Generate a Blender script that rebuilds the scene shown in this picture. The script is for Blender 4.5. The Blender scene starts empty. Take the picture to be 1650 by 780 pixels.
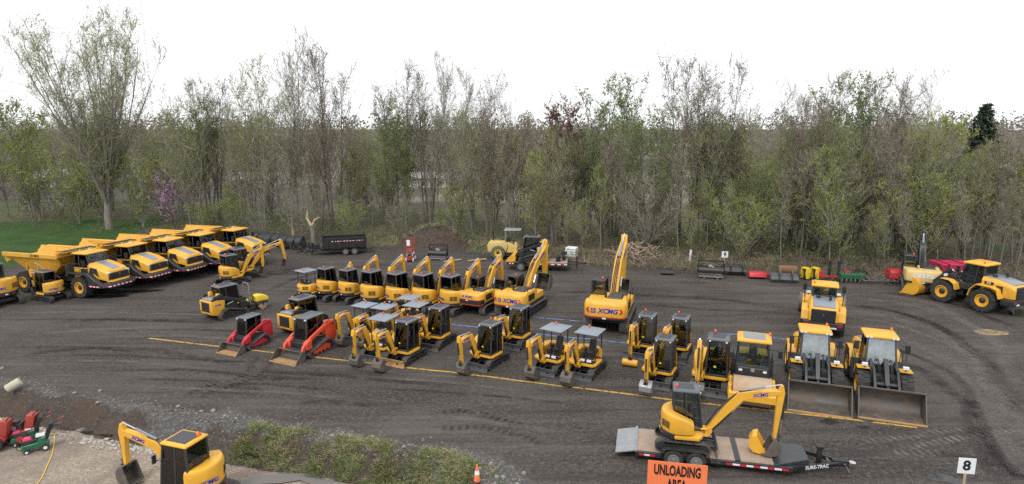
import bpy, bmesh, math, random
from mathutils import Vector, Matrix
R = math.radians
SC = bpy.context.scene
COL = SC.collection
random.seed(7)

# ------------------------------------------------------------------ camera
CAM_H, F_PX, CX, CY = 13.0, 1000.0, 825.0, 390.0
PITCH = math.atan(185.0 / F_PX)
cd = bpy.data.cameras.new('camera'); cam = bpy.data.objects.new('camera', cd); COL.objects.link(cam)
cam.location = (0, 0, CAM_H); cam.rotation_euler = (math.pi / 2 - PITCH, 0, 0)
cd.sensor_width = 36.0; cd.lens = 36.0 * F_PX / 1650.0; cd.clip_start = 0.2; cd.clip_end = 4000
SC.camera = cam

# ------------------------------------------------------------------ sky and sun (overcast)
SUN_EL, SUN_AZ = R(50), R(205)            # azimuth measured from +Y towards +X
w = bpy.data.worlds.new('World'); SC.world = w; w.use_nodes = True
nt = w.node_tree; nt.nodes.clear()
sky = nt.nodes.new('ShaderNodeTexSky'); sky.sky_type = 'NISHITA'; sky.sun_disc = False
sky.sun_elevation = SUN_EL; sky.sun_rotation = SUN_AZ; sky.air_density = 1.0; sky.dust_density = 4.0
bw = nt.nodes.new('ShaderNodeRGBToBW'); mixc = nt.nodes.new('ShaderNodeMix'); mixc.data_type = 'RGBA'
mixc.inputs['Factor'].default_value = 0.93      # cloud cover over the blue
cloud = nt.nodes.new('ShaderNodeRGB'); cloud.outputs[0].default_value = (12.6, 12.8, 13.1, 1)
bg = nt.nodes.new('ShaderNodeBackground'); bg.inputs['Strength'].default_value = 0.105
out = nt.nodes.new('ShaderNodeOutputWorld')
nt.links.new(sky.outputs[0], mixc.inputs[6]); nt.links.new(cloud.outputs[0], mixc.inputs[7])
nt.links.new(mixc.outputs[2], bg.inputs['Color']); nt.links.new(bg.outputs[0], out.inputs[0])
sd = bpy.data.lights.new('sun', 'SUN'); sd.energy = 1.5; sd.angle = R(15); sd.color = (1, .97, .93)
sun = bpy.data.objects.new('sun', sd); COL.objects.link(sun)
sun.rotation_euler = (math.pi / 2 - SUN_EL, 0, math.pi - SUN_AZ)
SC.view_settings.view_transform = 'Standard'; SC.view_settings.look = 'None'
SC.view_settings.exposure = 0.10; SC.view_settings.gamma = 1.0
SC.render.engine = 'CYCLES'
SC.cycles.max_bounces = 8; SC.cycles.transparent_max_bounces = 24
SC.cycles.diffuse_bounces = 5; SC.cycles.glossy_bounces = 3
SC.cycles.use_denoising = False

# ------------------------------------------------------------------ pixel (1650x780 photo) -> world
def at(px, py, z=0.0):
    u, v = px - CX, py - CY
    d = Vector((u, F_PX * math.cos(PITCH) - v * math.sin(PITCH), -F_PX * math.sin(PITCH) - v * math.cos(PITCH)))
    t = (z - CAM_H) / d.z
    return Vector((d.x * t, d.y * t, z))

# ------------------------------------------------------------------ materials
MATS = {}
def nodes_of(m):
    m.use_nodes = True
    return m.node_tree.nodes, m.node_tree.links, m.node_tree.nodes['Principled BSDF']
def ramp(ns, stops):
    r = ns.new('ShaderNodeValToRGB'); e = r.color_ramp.elements
    while len(e) < len(stops): e.new(0.5)
    for k, (p, c) in enumerate(stops):
        e[k].position = p; e[k].color = (c[0], c[1], c[2], 1) if not isinstance(c, float) else (c, c, c, 1)
    return r
def noise(ns, ls, co, scale, detail=4, rough=.6, dist=0.0):
    n = ns.new('ShaderNodeTexNoise'); n.inputs['Scale'].default_value = scale
    n.inputs['Detail'].default_value = detail; n.inputs['Roughness'].default_value = rough
    n.inputs['Distortion'].default_value = dist
    if co is not None: ls.new(co, n.inputs['Vector'])
    return n
def mixrgb(ns, ls, f, a, b, mode='MIX'):
    n = ns.new('ShaderNodeMix'); n.data_type = 'RGBA'; n.blend_type = mode
    for k, s in ((0, f), (6, a), (7, b)):
        if hasattr(s, 'links'): ls.new(s, n.inputs[k])
        elif isinstance(s, (int, float)): n.inputs[k].default_value = s
        else: n.inputs[k].default_value = (s[0], s[1], s[2], 1)
    return n.outputs[2]
def mathn(ns, ls, op, a, b=0.0):
    n = ns.new('ShaderNodeMath'); n.operation = op
    for k, s in ((0, a), (1, b)):
        if hasattr(s, 'links'): ls.new(s, n.inputs[k])
        else: n.inputs[k].default_value = s
    return n.outputs[0]
DUST = (.16, .135, .11)
def paint(name, col, rough=.45, metal=0.0, dirt=.25, dirtcol=DUST, scale=2.2, spec=.5, bump=0.0, bscale=40):
    m = bpy.data.materials.new(name); ns, ls, b = nodes_of(m)
    tc = ns.new('ShaderNodeTexCoord')
    oi = ns.new('ShaderNodeObjectInfo')
    off = ns.new('ShaderNodeVectorMath'); off.operation = 'ADD'
    ls.new(tc.outputs['Object'], off.inputs[0])
    sc = ns.new('ShaderNodeVectorMath'); sc.operation = 'SCALE'; sc.inputs['Scale'].default_value = 37
    cmb = ns.new('ShaderNodeCombineXYZ'); ls.new(oi.outputs['Random'], cmb.inputs[0]); ls.new(oi.outputs['Random'], cmb.inputs[1])
    ls.new(cmb.outputs[0], sc.inputs[0]); ls.new(sc.outputs[0], off.inputs[1])
    n = noise(ns, ls, off.outputs[0], scale, 6, .65)
    r = ramp(ns, [(.42, 0.0), (.72, 1.0)])
    ls.new(n.outputs['Fac'], r.inputs[0])
    n2 = noise(ns, ls, off.outputs[0], scale * .35, 2)
    v = mixrgb(ns, ls, n2.outputs['Fac'], tuple(c * .84 for c in col), tuple(min(1, c * 1.12) for c in col))
    f = mathn(ns, ls, 'MULTIPLY', r.outputs[0], dirt)
    ls.new(mixrgb(ns, ls, f, v, dirtcol), b.inputs['Base Color'])
    rr = mathn(ns, ls, 'ADD', mathn(ns, ls, 'MULTIPLY', f, .5), rough)
    ls.new(rr, b.inputs['Roughness'])
    b.inputs['Metallic'].default_value = metal
    b.inputs['Specular IOR Level'].default_value = spec
    if bump:
        bn = noise(ns, ls, tc.outputs['Object'], bscale, 4)
        bp = ns.new('ShaderNodeBump'); bp.inputs['Strength'].default_value = bump; bp.inputs['Distance'].default_value = .02
        ls.new(bn.outputs['Fac'], bp.inputs['Height']); ls.new(bp.outputs[0], b.inputs['Normal'])
    MATS[name] = m
    return m
paint('yellow', (.76, .395, .030), .40, dirt=.30)
paint('pale_yellow', (.66, .47, .17), .45, dirt=.2)
paint('bed_yellow', (.68, .36, .03), .5, dirt=.35)
paint('cream_yellow', (.68, .50, .16), .5, dirt=.3)
paint('cab_grey', (.028, .031, .036), .34, dirt=.15, spec=.45)
paint('cab_roof', (.095, .108, .125), .34, dirt=.2, spec=.5)
paint('roof_grey', (.20, .23, .27), .34, dirt=.15, spec=.6)
paint('dark', (.022, .024, .027), .42, dirt=.14)
paint('black', (.014, .015, .017), .45, dirt=.15)
paint('blade_grey', (.075, .082, .092), .42, dirt=.45)
paint('rubber', (.022, .022, .023), .75, dirt=.45, dirtcol=(.10, .092, .08), scale=3)
paint('track_rubber', (.045, .044, .042), .75, dirt=.75, dirtcol=(.15, .14, .12), scale=4)
paint('track_steel', (.10, .092, .082), .6, dirt=.75, dirtcol=(.19, .165, .135), scale=4)
paint('steel', (.30, .30, .30), .42, .5, dirt=.5)
paint('chrome', (.62, .63, .65), .22, .9, dirt=.1)
paint('worn_steel', (.095, .09, .085), .5, .2, dirt=.85, dirtcol=(.20, .14, .09), scale=2.4)
paint('rust', (.19, .095, .05), .75, dirt=.6, dirtcol=(.10, .07, .05), scale=3)
paint('rust_tan', (.42, .25, .11), .7, dirt=.6, dirtcol=(.30, .15, .06), scale=2.5)
paint('red', (.52, .02, .035), .4, dirt=.2)
paint('orange_red', (.68, .075, .03), .4, dirt=.2)
paint('toro_red', (.36, .035, .025), .42, dirt=.3)
paint('pink_red', (.60, .03, .10), .35, dirt=.1)
paint('green_paint', (.012, .12, .06), .4, dirt=.2)
paint('white', (.74, .75, .76), .55, dirt=.12)
paint('plastic_white', (.78, .80, .82), .4, dirt=.08)
paint('bright_yellow', (.80, .56, .02), .42, dirt=.2)
paint('drum_steel', (.40, .30, .21), .6, dirt=.75, dirtcol=(.42, .20, .06), scale=2)
paint('blue', (.02, .035, .42), .4, dirt=0)
paint('text_black', (.012, .012, .014), .5, dirt=0)
paint('text_red', (.55, .02, .03), .4, dirt=0)
paint('text_white', (.75, .75, .75), .5, dirt=.1)
paint('amber', (.85, .16, .02), .25, dirt=0)
paint('sign_orange', (.82, .20, .07), .55, dirt=.05)
paint('diamond_plate', (.33, .35, .36), .38, .55, dirt=.35, scale=3)
paint('wood_deck', (.36, .27, .205), .8, dirt=.7, dirtcol=(.24, .19, .15), scale=3, bump=.5)
paint('old_wood', (.44, .33, .21), .85, dirt=.6, dirtcol=(.25, .2, .15), scale=5)
paint('log_bark', (.30, .235, .18), .9, dirt=.5, dirtcol=(.3, .24, .17), scale=6)
paint('concrete', (.46, .43, .34), .85, dirt=.5, dirtcol=(.36, .32, .2), scale=3)
paint('stone', (.24, .225, .205), .9, dirt=.6, dirtcol=(.2, .18, .16), scale=1.7, bump=.5, bscale=6)
paint('seat_fabric', (.02, .021, .023), .7, dirt=.1)
paint('lime', (.62, .72, .03), .5, dirt=0)
paint('hose_yellow', (.72, .50, .06), .5, dirt=.2)
paint('building_white', (.62, .63, .63), .7, dirt=.25)
paint('building_roof', (.40, .39, .38), .7, dirt=.4)
paint('building_tan', (.33, .29, .25), .8, dirt=.3)
paint('pipe_grey', (.24, .25, .27), .5, dirt=.4)
paint('cable_grey', (.35, .35, .36), .6, dirt=.2)
def glass_mat():
    m = bpy.data.materials.new('glass'); ns, ls, b = nodes_of(m)
    o = ns['Material Output']
    tr = ns.new('ShaderNodeBsdfTransparent'); tr.inputs[0].default_value = (.74, .82, .82, 1)
    gl = ns.new('ShaderNodeBsdfGlossy'); gl.inputs['Roughness'].default_value = .04
    fr = ns.new('ShaderNodeFresnel'); fr.inputs[0].default_value = 1.95
    mx = ns.new('ShaderNodeMixShader')
    ls.new(fr.outputs[0], mx.inputs[0]); ls.new(tr.outputs[0], mx.inputs[1]); ls.new(gl.outputs[0], mx.inputs[2])
    ls.new(mx.outputs[0], o.inputs[0]); MATS['glass'] = m
glass_mat()
def sky_sheen_glass():  # loader windscreens: pale blue diffuse film painted in for the reflected sky
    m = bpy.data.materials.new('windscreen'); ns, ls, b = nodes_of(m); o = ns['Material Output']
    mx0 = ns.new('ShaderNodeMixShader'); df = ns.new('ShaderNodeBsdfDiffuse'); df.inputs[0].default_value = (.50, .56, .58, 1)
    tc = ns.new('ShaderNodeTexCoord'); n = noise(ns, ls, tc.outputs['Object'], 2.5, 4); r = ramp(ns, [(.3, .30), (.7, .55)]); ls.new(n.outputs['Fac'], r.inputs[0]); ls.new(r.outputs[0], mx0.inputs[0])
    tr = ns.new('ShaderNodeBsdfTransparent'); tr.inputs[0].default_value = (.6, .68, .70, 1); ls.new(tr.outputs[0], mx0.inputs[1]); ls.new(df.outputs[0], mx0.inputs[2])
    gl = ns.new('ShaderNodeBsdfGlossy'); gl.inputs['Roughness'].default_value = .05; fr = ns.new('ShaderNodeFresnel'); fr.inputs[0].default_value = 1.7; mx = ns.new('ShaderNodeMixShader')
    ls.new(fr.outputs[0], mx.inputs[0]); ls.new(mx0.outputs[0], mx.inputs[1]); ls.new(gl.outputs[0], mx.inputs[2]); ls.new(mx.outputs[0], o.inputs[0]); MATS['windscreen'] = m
sky_sheen_glass()
def lamp_glass(name, col):
    m = bpy.data.materials.new(name); ns, ls, b = nodes_of(m)
    b.inputs['Base Color'].default_value = (*col, 1); b.inputs['Roughness'].default_value = .12
    b.inputs['Coat Weight'].default_value = .6
    MATS[name] = m
lamp_glass('clear_lens', (.72, .74, .74)); lamp_glass('red_lens', (.5, .012, .015)); lamp_glass('amber_lens', (.82, .16, .015))

# ------------------------------------------------------------------ mesh helper
class MB:
    def __init__(s, M=None): s.v = []; s.f = []; s.M = M or Matrix()
    def add(s, vs, fs, M=None):
        T = s.M @ M if M is not None else s.M
        o = len(s.v)
        s.v.extend((T @ Vector(p))[:] for p in vs)
        s.f.extend([tuple(o + i for i in f) for f in fs]); return s
    def box(s, x0, x1, y0, y1, z0, z1, M=None):
        return s.add([(x0,y0,z0),(x1,y0,z0),(x1,y1,z0),(x0,y1,z0),(x0,y0,z1),(x1,y0,z1),(x1,y1,z1),(x0,y1,z1)],
                     [(3,2,1,0),(4,5,6,7),(0,1,5,4),(1,2,6,5),(2,3,7,6),(3,0,4,7)], M)
    def frustum(s, b, t, z0, z1, M=None):      # b, t = (x0,x1,y0,y1) of the bottom and top
        return s.add([(b[0],b[2],z0),(b[1],b[2],z0),(b[1],b[3],z0),(b[0],b[3],z0),(t[0],t[2],z1),(t[1],t[2],z1),(t[1],t[3],z1),(t[0],t[3],z1)],
                     [(3,2,1,0),(4,5,6,7),(0,1,5,4),(1,2,6,5),(2,3,7,6),(3,0,4,7)], M)
    def prism(s, pts, y0, y1, M=None):         # xz profile along y
        n = len(pts)
        return s.add([(p[0], y0, p[1]) for p in pts] + [(p[0], y1, p[1]) for p in pts],
                     [tuple(range(n)), tuple(range(2*n-1, n-1, -1))] + [(i, i+n, (i+1) % n + n, (i+1) % n) for i in range(n)], M)
    def prismx(s, pts, x0, x1, M=None):        # yz profile along x
        n = len(pts)
        return s.add([(x0, p[0], p[1]) for p in pts] + [(x1, p[0], p[1]) for p in pts],
                     [tuple(range(n)), tuple(range(2*n-1, n-1, -1))] + [(i, i+n, (i+1) % n + n, (i+1) % n) for i in range(n)], M)
    def slab(s, pts, z0, z1, top=None, M=None):   # xy outline between two heights (top: inset scale about centre)
        n = len(pts); q = pts
        if top:
            cx = sum(p[0] for p in pts)/n; cy = sum(p[1] for p in pts)/n
            q = [(cx+(p[0]-cx)*top, cy+(p[1]-cy)*top) for p in pts]
        return s.add([(p[0], p[1], z0) for p in pts] + [(p[0], p[1], z1) for p in q],
                     [tuple(range(n-1, -1, -1)), tuple(range(n, 2*n))] + [(i, (i+1) % n, (i+1) % n + n, i+n) for i in range(n)], M)
    def loft(s, rings, cap=True, M=None):
        n = len(rings[0]); vs = [p for r in rings for p in r]; fs = []
        for k in range(len(rings)-1):
            for i in range(n): fs.append((k*n+i, k*n+(i+1) % n, (k+1)*n+(i+1) % n, (k+1)*n+i))
        if cap: fs += [tuple(range(n-1, -1, -1)), tuple(range((len(rings)-1)*n, len(rings)*n))]
        return s.add(vs, fs, M)
    def tube(s, p, q, r, r2=None, n=8, M=None):
        p, q = Vector(p), Vector(q); d = q - p
        if d.length < 1e-6: return s
        r2 = r if r2 is None else r2
        a = d.orthogonal().normalized(); b = d.normalized().cross(a)
        rings = [[(c + (a*math.cos(2*math.pi*i/n) + b*math.sin(2*math.pi*i/n))*rr)[:] for i in range(n)] for c, rr in ((p, r), (q, r2))]
        return s.loft(rings, True, M)
    def path(s, pts, r, n=6, M=None):
        pts = [Vector(p) for p in pts]; rings = []; a = None
        for i, p in enumerate(pts):
            d = (pts[min(i+1, len(pts)-1)] - pts[max(i-1, 0)]).normalized()
            a = d.orthogonal().normalized() if a is None else (a - d*a.dot(d)).normalized()
            b = d.cross(a); rr = r[i] if isinstance(r, (list, tuple)) else r
            rings.append([(p + (a*math.cos(2*math.pi*k/n) + b*math.sin(2*math.pi*k/n))*rr)[:] for k in range(n)])
        return s.loft(rings, True, M)
    def lathe(s, prof, c, axis='y', n=20, M=None):   # prof: (radius, offset along axis); closed at both ends
        rings = []
        for r, o in prof:
            ring = []
            for i in range(n):
                a = 2*math.pi*i/n; u, v = r*math.cos(a), r*math.sin(a)
                ring.append((c[0]+u, c[1]+o, c[2]+v) if axis == 'y' else (c[0]+o, c[1]+u, c[2]+v) if axis == 'x' else (c[0]+u, c[1]+v, c[2]+o))
            rings.append(ring)
        return s.loft(rings, True, M)
    def beam(s, pts, hs, y0, y1, M=None):       # polyline in xz with a height at each point
        up, dn = [], []
        for i, p in enumerate(pts):
            a = Vector((pts[max(i-1,0)])); b = Vector(pts[min(i+1, len(pts)-1)])
            t = (b-a).normalized(); nrm = Vector((-t.y, t.x)); h = hs[i]/2
            up.append((p[0]+nrm.x*h, p[1]+nrm.y*h)); dn.append((p[0]-nrm.x*h, p[1]-nrm.y*h))
        for i in range(len(pts)-1):              # convex pieces share faces only inside the beam
            pass
        n = len(pts); vs = [(p[0], y0, p[1]) for p in dn] + [(p[0], y0, p[1]) for p in up] + [(p[0], y1, p[1]) for p in dn] + [(p[0], y1, p[1]) for p in up]
        fs = []
        for i in range(n-1):
            fs += [(i, i+1, n+i+1, n+i), (2*n+i+1, 2*n+i, 3*n+i, 3*n+i+1), (i+1, i, 2*n+i, 2*n+i+1), (n+i, n+i+1, 3*n+i+1, 3*n+i)]
        fs += [(0, n, 3*n, 2*n), (n-1, 2*n+n-1, 4*n-1, 2*n-1)]
        return s.add(vs, fs, M)
    def shell(s, pts, th, y0, y1, M=None):       # open xz polyline given a thickness, extruded along y
        nr = []
        for i, p in enumerate(pts):
            a = Vector(pts[max(i-1,0)]); b = Vector(pts[min(i+1, len(pts)-1)]); t = (b-a).normalized(); nr.append((p[0]-t.y*th, p[1]+t.x*th))
        n = len(pts); vs = [(p[0], y0, p[1]) for p in pts]+[(p[0], y0, p[1]) for p in nr]+[(p[0], y1, p[1]) for p in pts]+[(p[0], y1, p[1]) for p in nr]
        fs = []
        for i in range(n-1):
            fs += [(i, i+1, n+i+1, n+i), (2*n+i+1, 2*n+i, 3*n+i, 3*n+i+1), (i+1, i, 2*n+i, 2*n+i+1), (n+i, n+i+1, 3*n+i+1, 3*n+i)]
        fs += [(0, n, 3*n, 2*n), (n-1, 3*n-1, 4*n-1, 2*n-1)]
        return s.add(vs, fs, M)
    def quad(s, a, b, c, d, M=None): return s.add([a, b, c, d], [(0, 1, 2, 3)], M)
    def mesh(s, name, mat, bevel=0.0, seg=1, smooth=35, norm=True):
        me = bpy.data.meshes.new(name); me.from_pydata(s.v, [], s.f)
        if norm or bevel:
            bm = bmesh.new(); bm.from_mesh(me)
            bmesh.ops.recalc_face_normals(bm, faces=bm.faces)
            if bevel:
                es = [e for e in bm.edges if len(e.link_faces) == 2 and e.calc_face_angle(0) > .5]
                bmesh.ops.bevel(bm, geom=es, offset=bevel, segments=seg, profile=.6, affect='EDGES', clamp_overlap=True)
            bm.to_mesh(me); bm.free()
        if smooth:
            me.shade_smooth(); me.set_sharp_from_angle(angle=R(smooth))
        me.materials.append(MATS[mat] if isinstance(mat, str) else mat)
        return me
    def build(s, name, mat, parent=None, **k):
        o = bpy.data.objects.new(name, s.mesh(name, mat, **k)); COL.objects.link(o)
        if parent is not None: o.parent = parent
        return o

KIDS = {}
def tag(o, label=None, cat=None, group=None, kind=None):
    if label: o['label'] = label
    if cat: o['category'] = cat
    if group: o['group'] = group
    if kind: o['kind'] = kind
    return o
def empty(name, cat, label=None, group=None):
    o = bpy.data.objects.new(name, None); o.empty_display_size = .3; COL.objects.link(o)
    return tag(o, label, cat, group)
def copy_tree(o, parent=None):
    c = o.copy(); COL.objects.link(c)
    if parent is not None: c.parent = parent
    for ch in o.children: copy_tree(ch, c)
    return c
CACHE = {}
def cached(key, make):
    """first call builds the thing, later calls copy it with its parts"""
    if key in CACHE: return copy_tree(CACHE[key])
    o = make(); CACHE[key] = o; return o
def put(o, P, heading=0.0, local=(0, 0), label=None, group=None, z=None, pitch=0.0, roll=0.0):
    a = R(heading); c, s_ = math.cos(a), math.sin(a)
    o.location = (P.x - (local[0]*c - local[1]*s_), P.y - (local[0]*s_ + local[1]*c), z if z is not None else 0.0)
    o.rotation_euler = (R(roll), R(pitch), a)
    if label: o['label'] = label
    if group: o['group'] = group
    return o
# lettering: built-in font turned into mesh
TEXTS = {}
def text_mesh(txt, mat, bold=.012, shear=0.0, ext=.004):
    k = (txt, mat, bold, shear)
    if k in TEXTS: return TEXTS[k]
    cu = bpy.data.curves.new('lettering', 'FONT'); cu.body = txt; cu.size = 1.0; cu.offset = bold; cu.extrude = ext; cu.shear = shear
    cu.align_x = 'CENTER'; cu.align_y = 'CENTER'; cu.resolution_u = 3
    o = bpy.data.objects.new('lettering', cu); COL.objects.link(o)
    dg = bpy.context.evaluated_depsgraph_get(); me = bpy.data.meshes.new_from_object(o.evaluated_get(dg))
    bpy.data.objects.remove(o); bpy.data.curves.remove(cu)
    me.materials.clear(); me.materials.append(MATS[mat]); TEXTS[k] = me
    return me
def letters(parent, txt, mat, loc, face, size, sx=1.0, bold=.012, shear=0.0, roll=0.0, name='lettering'):
    """text centred on loc; face = outward normal; baseline horizontal"""
    o = bpy.data.objects.new(name, text_mesh(txt, mat, bold, shear)); COL.objects.link(o); o.parent = parent
    n = Vector(face).normalized(); up = Vector((0, 0, 1)); x = up.cross(n).normalized(); y = n.cross(x)
    M = Matrix((x, y, n)).transposed().to_4x4()
    o.matrix_local = Matrix.Translation(loc) @ M @ Matrix.Rotation(R(roll), 4, 'Z') @ Matrix.Diagonal((size*sx, size, 1, 1))
    return o
def maker_mark(parent, mat, loc, face, size):
    """blue hexagon-like badge with a white-gapped X beside the maker's letters"""
    m = MB(); t = .13
    for a in range(4):
        M = Matrix.Rotation(math.pi/2*a, 4, 'Y')
        m.box(-.5, .5, -.004, .004, .5-t, .5, M)
        m.box(.10, .52, -.004, .004, -.06, .06, M @ Matrix.Rotation(math.pi/4, 4, 'Y'))
    me = m.mesh('emblem', mat, smooth=0)
    o = bpy.data.objects.new('emblem', me); COL.objects.link(o); o.parent = parent
    n = Vector(face).normalized(); x = Vector((0,0,1)).cross(n).normalized(); up = n.cross(x)
    o.matrix_local = Matrix.Translation(loc) @ Matrix((x, -n, up)).transposed().to_4x4() @ Matrix.Diagonal((size, 1, size, 1))
    return o
def maker_letters(parent, loc, face, size, mat='blue', badge=True):
    n = Vector(face).normalized(); x = Vector((0,0,1)).cross(n).normalized()
    l = Vector(loc)
    o = letters(parent, 'XCMG', mat, l + x*size*(.55 if badge else 0), face, size*1.12, 1.0, .03, .25)
    if badge: maker_mark(parent, mat, l - x*size*1.85, face, size*.8)
    return o
# ------------------------------------------------------------------ terrain
CREST = [at(*p) for p in ((-900, 470), (-330, 566), (-120, 597), (0, 614), (90, 633), (230, 656), (330, 672), (400, 686), (520, 704), (640, 722), (730, 738), (790, 760), (840, 800), (860, 900))]
CREST = [Vector((p.x, p.y)) for p in CREST]
EDGE = [at(*p) for p in ((-900, 560), (-300, 470), (0, 440), (180, 398), (330, 392), (430, 398), (500, 402), (610, 398), (700, 402), (780, 408), (880, 425), (960, 428), (1060, 433), (1180, 438), (1300, 447), (1420, 452), (1560, 470), (1800, 500), (2300, 560))]
EDGE = [Vector((p.x, p.y)) for p in EDGE]
def seg_dist(p, poly):
    """signed distance: positive on the right hand of the polyline"""
    best = 1e9; sg = 1
    for a, b in zip(poly, poly[1:]):
        d = b - a; t = max(0, min(1, (p - a).dot(d) / d.length_squared)); q = a + d*t; e = p - q
        l = e.length
        if l < best - 1e-9: best = l; sg = 1 if d.x*e.y - d.y*e.x < 0 else -1
    return best * sg
def sst(a, b, x):
    t = max(0, min(1, (x-a)/(b-a))); return t*t*(3-2*t)
def hsh(x, y, s=0):
    v = math.sin(x*12.9898 + y*78.233 + s*37.7) * 43758.5453; return v - math.floor(v)
def vnoise(x, y, s=0):
    xi, yi = math.floor(x), math.floor(y); fx, fy = x-xi, y-yi; fx = fx*fx*(3-2*fx); fy = fy*fy*(3-2*fy)
    a, b, c, d = hsh(xi, yi, s), hsh(xi+1, yi, s), hsh(xi, yi+1, s), hsh(xi+1, yi+1, s)
    return a + (b-a)*fx + (c-a)*fy + (a-b-c+d)*fx*fy
MOUND = at(697, 402)
PAD_Z = -.8
def height(x, y):
    p = Vector((x, y)); z = 0.0
    if y < 50 and x < 12:
        d = seg_dist(p, CREST)                        # positive towards the camera: down the bank
        d += (vnoise(x*.9, y*.9, 2)-.5)*.7*sst(-.3, .6, d)
        fade = 1 - sst(-3.5, 1.0, x)*.35
        if d > -.6:
            z += PAD_Z*fade*sst(-.05, 1.25, d) - .16*fade*math.exp(-((d-1.45)/.35)**2)
            z += .22*(vnoise(x*2.2, y*2.2, 5)-.5)*sst(.1, .5, d)*(1-sst(1.4, 2.0, d)) + .12*math.exp(-((d+.15)/.35)**2)*vnoise(x*1.7, y*1.7, 9)
            z += .10*(vnoise(x*1.1, y*1.1, 3)-.5)*sst(1.7, 2.6, d)
    if y > 35:
        e = -seg_dist(p, EDGE)                        # positive away from the yard
        if e > 0: z += .35*sst(0, 5, e)*(.4+vnoise(x*.3, y*.3, 7)) + .25*(vnoise(x*.8, y*.8, 8)-.3)*sst(0, 1.5, e) + .9*sst(0, 30, e)*sst(40, 0, -x+20)*0
        e2 = e
        if x < -26: z += .5*sst(0, 24, e)*sst(-26, -42, x)
    if y > 30:
        dx, dy = x-MOUND.x, y-MOUND.y-2.2
        r = math.sqrt((dx/1.25)**2 + dy*dy)
        if r < 5: z += 2.05*(1-sst(0, 4.0, r + .6*(vnoise(x*1.3, y*1.3, 4)-.5)))*(.85+.3*vnoise(x*3, y*3, 11))
    if -.3 < z < .02 and y < 70: z += .05*(vnoise(x*.35, y*.35, 1)-.5) + .03*(vnoise(x*1.6, y*1.1, 6)-.5)
    return z
def zone(x, y):
    """lawn, pad, wood, bank weights"""
    p = Vector((x, y)); lawn = pad = wood = bank = crest = 0.0
    if y < 50 and x < 14:
        d = seg_dist(p, CREST) + (vnoise(x*1.2, y*1.2, 12)-.5)*.5
        if x < 12:
            bank = sst(-.05, .25, d)*(1-sst(1.3, 1.75, d)) ; pad = sst(1.4, 1.8, d)
            crest = sst(-.8, -.05, d + (vnoise(x*.7, y*.7, 14)-.5)*1.4)*(1-sst(.05, .5, d))*(.55+.6*vnoise(x*.5, y*.5, 16)) + .8*sst(1.55, 1.8, d)*(1-sst(2.0, 2.6, d))*sst(-13, -16, x)
            crest = max(crest, .9*sst(-.3, .3, d)*(1-sst(1.2, 1.7, d))*sst(-17.5, -16, x)*(1-sst(-14.5, -13, x)), .6*sst(-2.6, 0, d)*(1-sst(1.5, 2.5, d))*sst(-8, -2, x))
    if y > 30:
        e = -seg_dist(p, EDGE) + (vnoise(x*.45, y*.45, 13)-.5)*2.2
        wood = sst(-.3, 1.4, e)
        if x < -22:
            lw = sst(-42.5, -48.5, x + (vnoise(x*.3, y*.3, 15)-.5)*3)*sst(81.5, 78.5, y - (x+62)*.18)
            lawn = wood*lw; wood *= 1-lw
        dx, dy = x-MOUND.x, y-MOUND.y-2.2
        r = math.sqrt((dx/1.25)**2 + dy*dy)
        m = 1-sst(3.5, 4.4, r)
        bank = max(bank, m*.9); wood *= 1-m
    if y > 92: f = sst(94, 108, y); wood *= 1-f; pad = max(pad, f*.42*(.4+1.2*vnoise(x*.03, y*.05, 71)))
    return lawn, pad, wood, bank, crest
def axis_steps(pts):
    out = [pts[0][0]]
    for (a, b, st) in pts:
        n = max(1, round((b-a)/st)); out += [a+(b-a)*(i+1)/n for i in range(n)]
    return out
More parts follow.
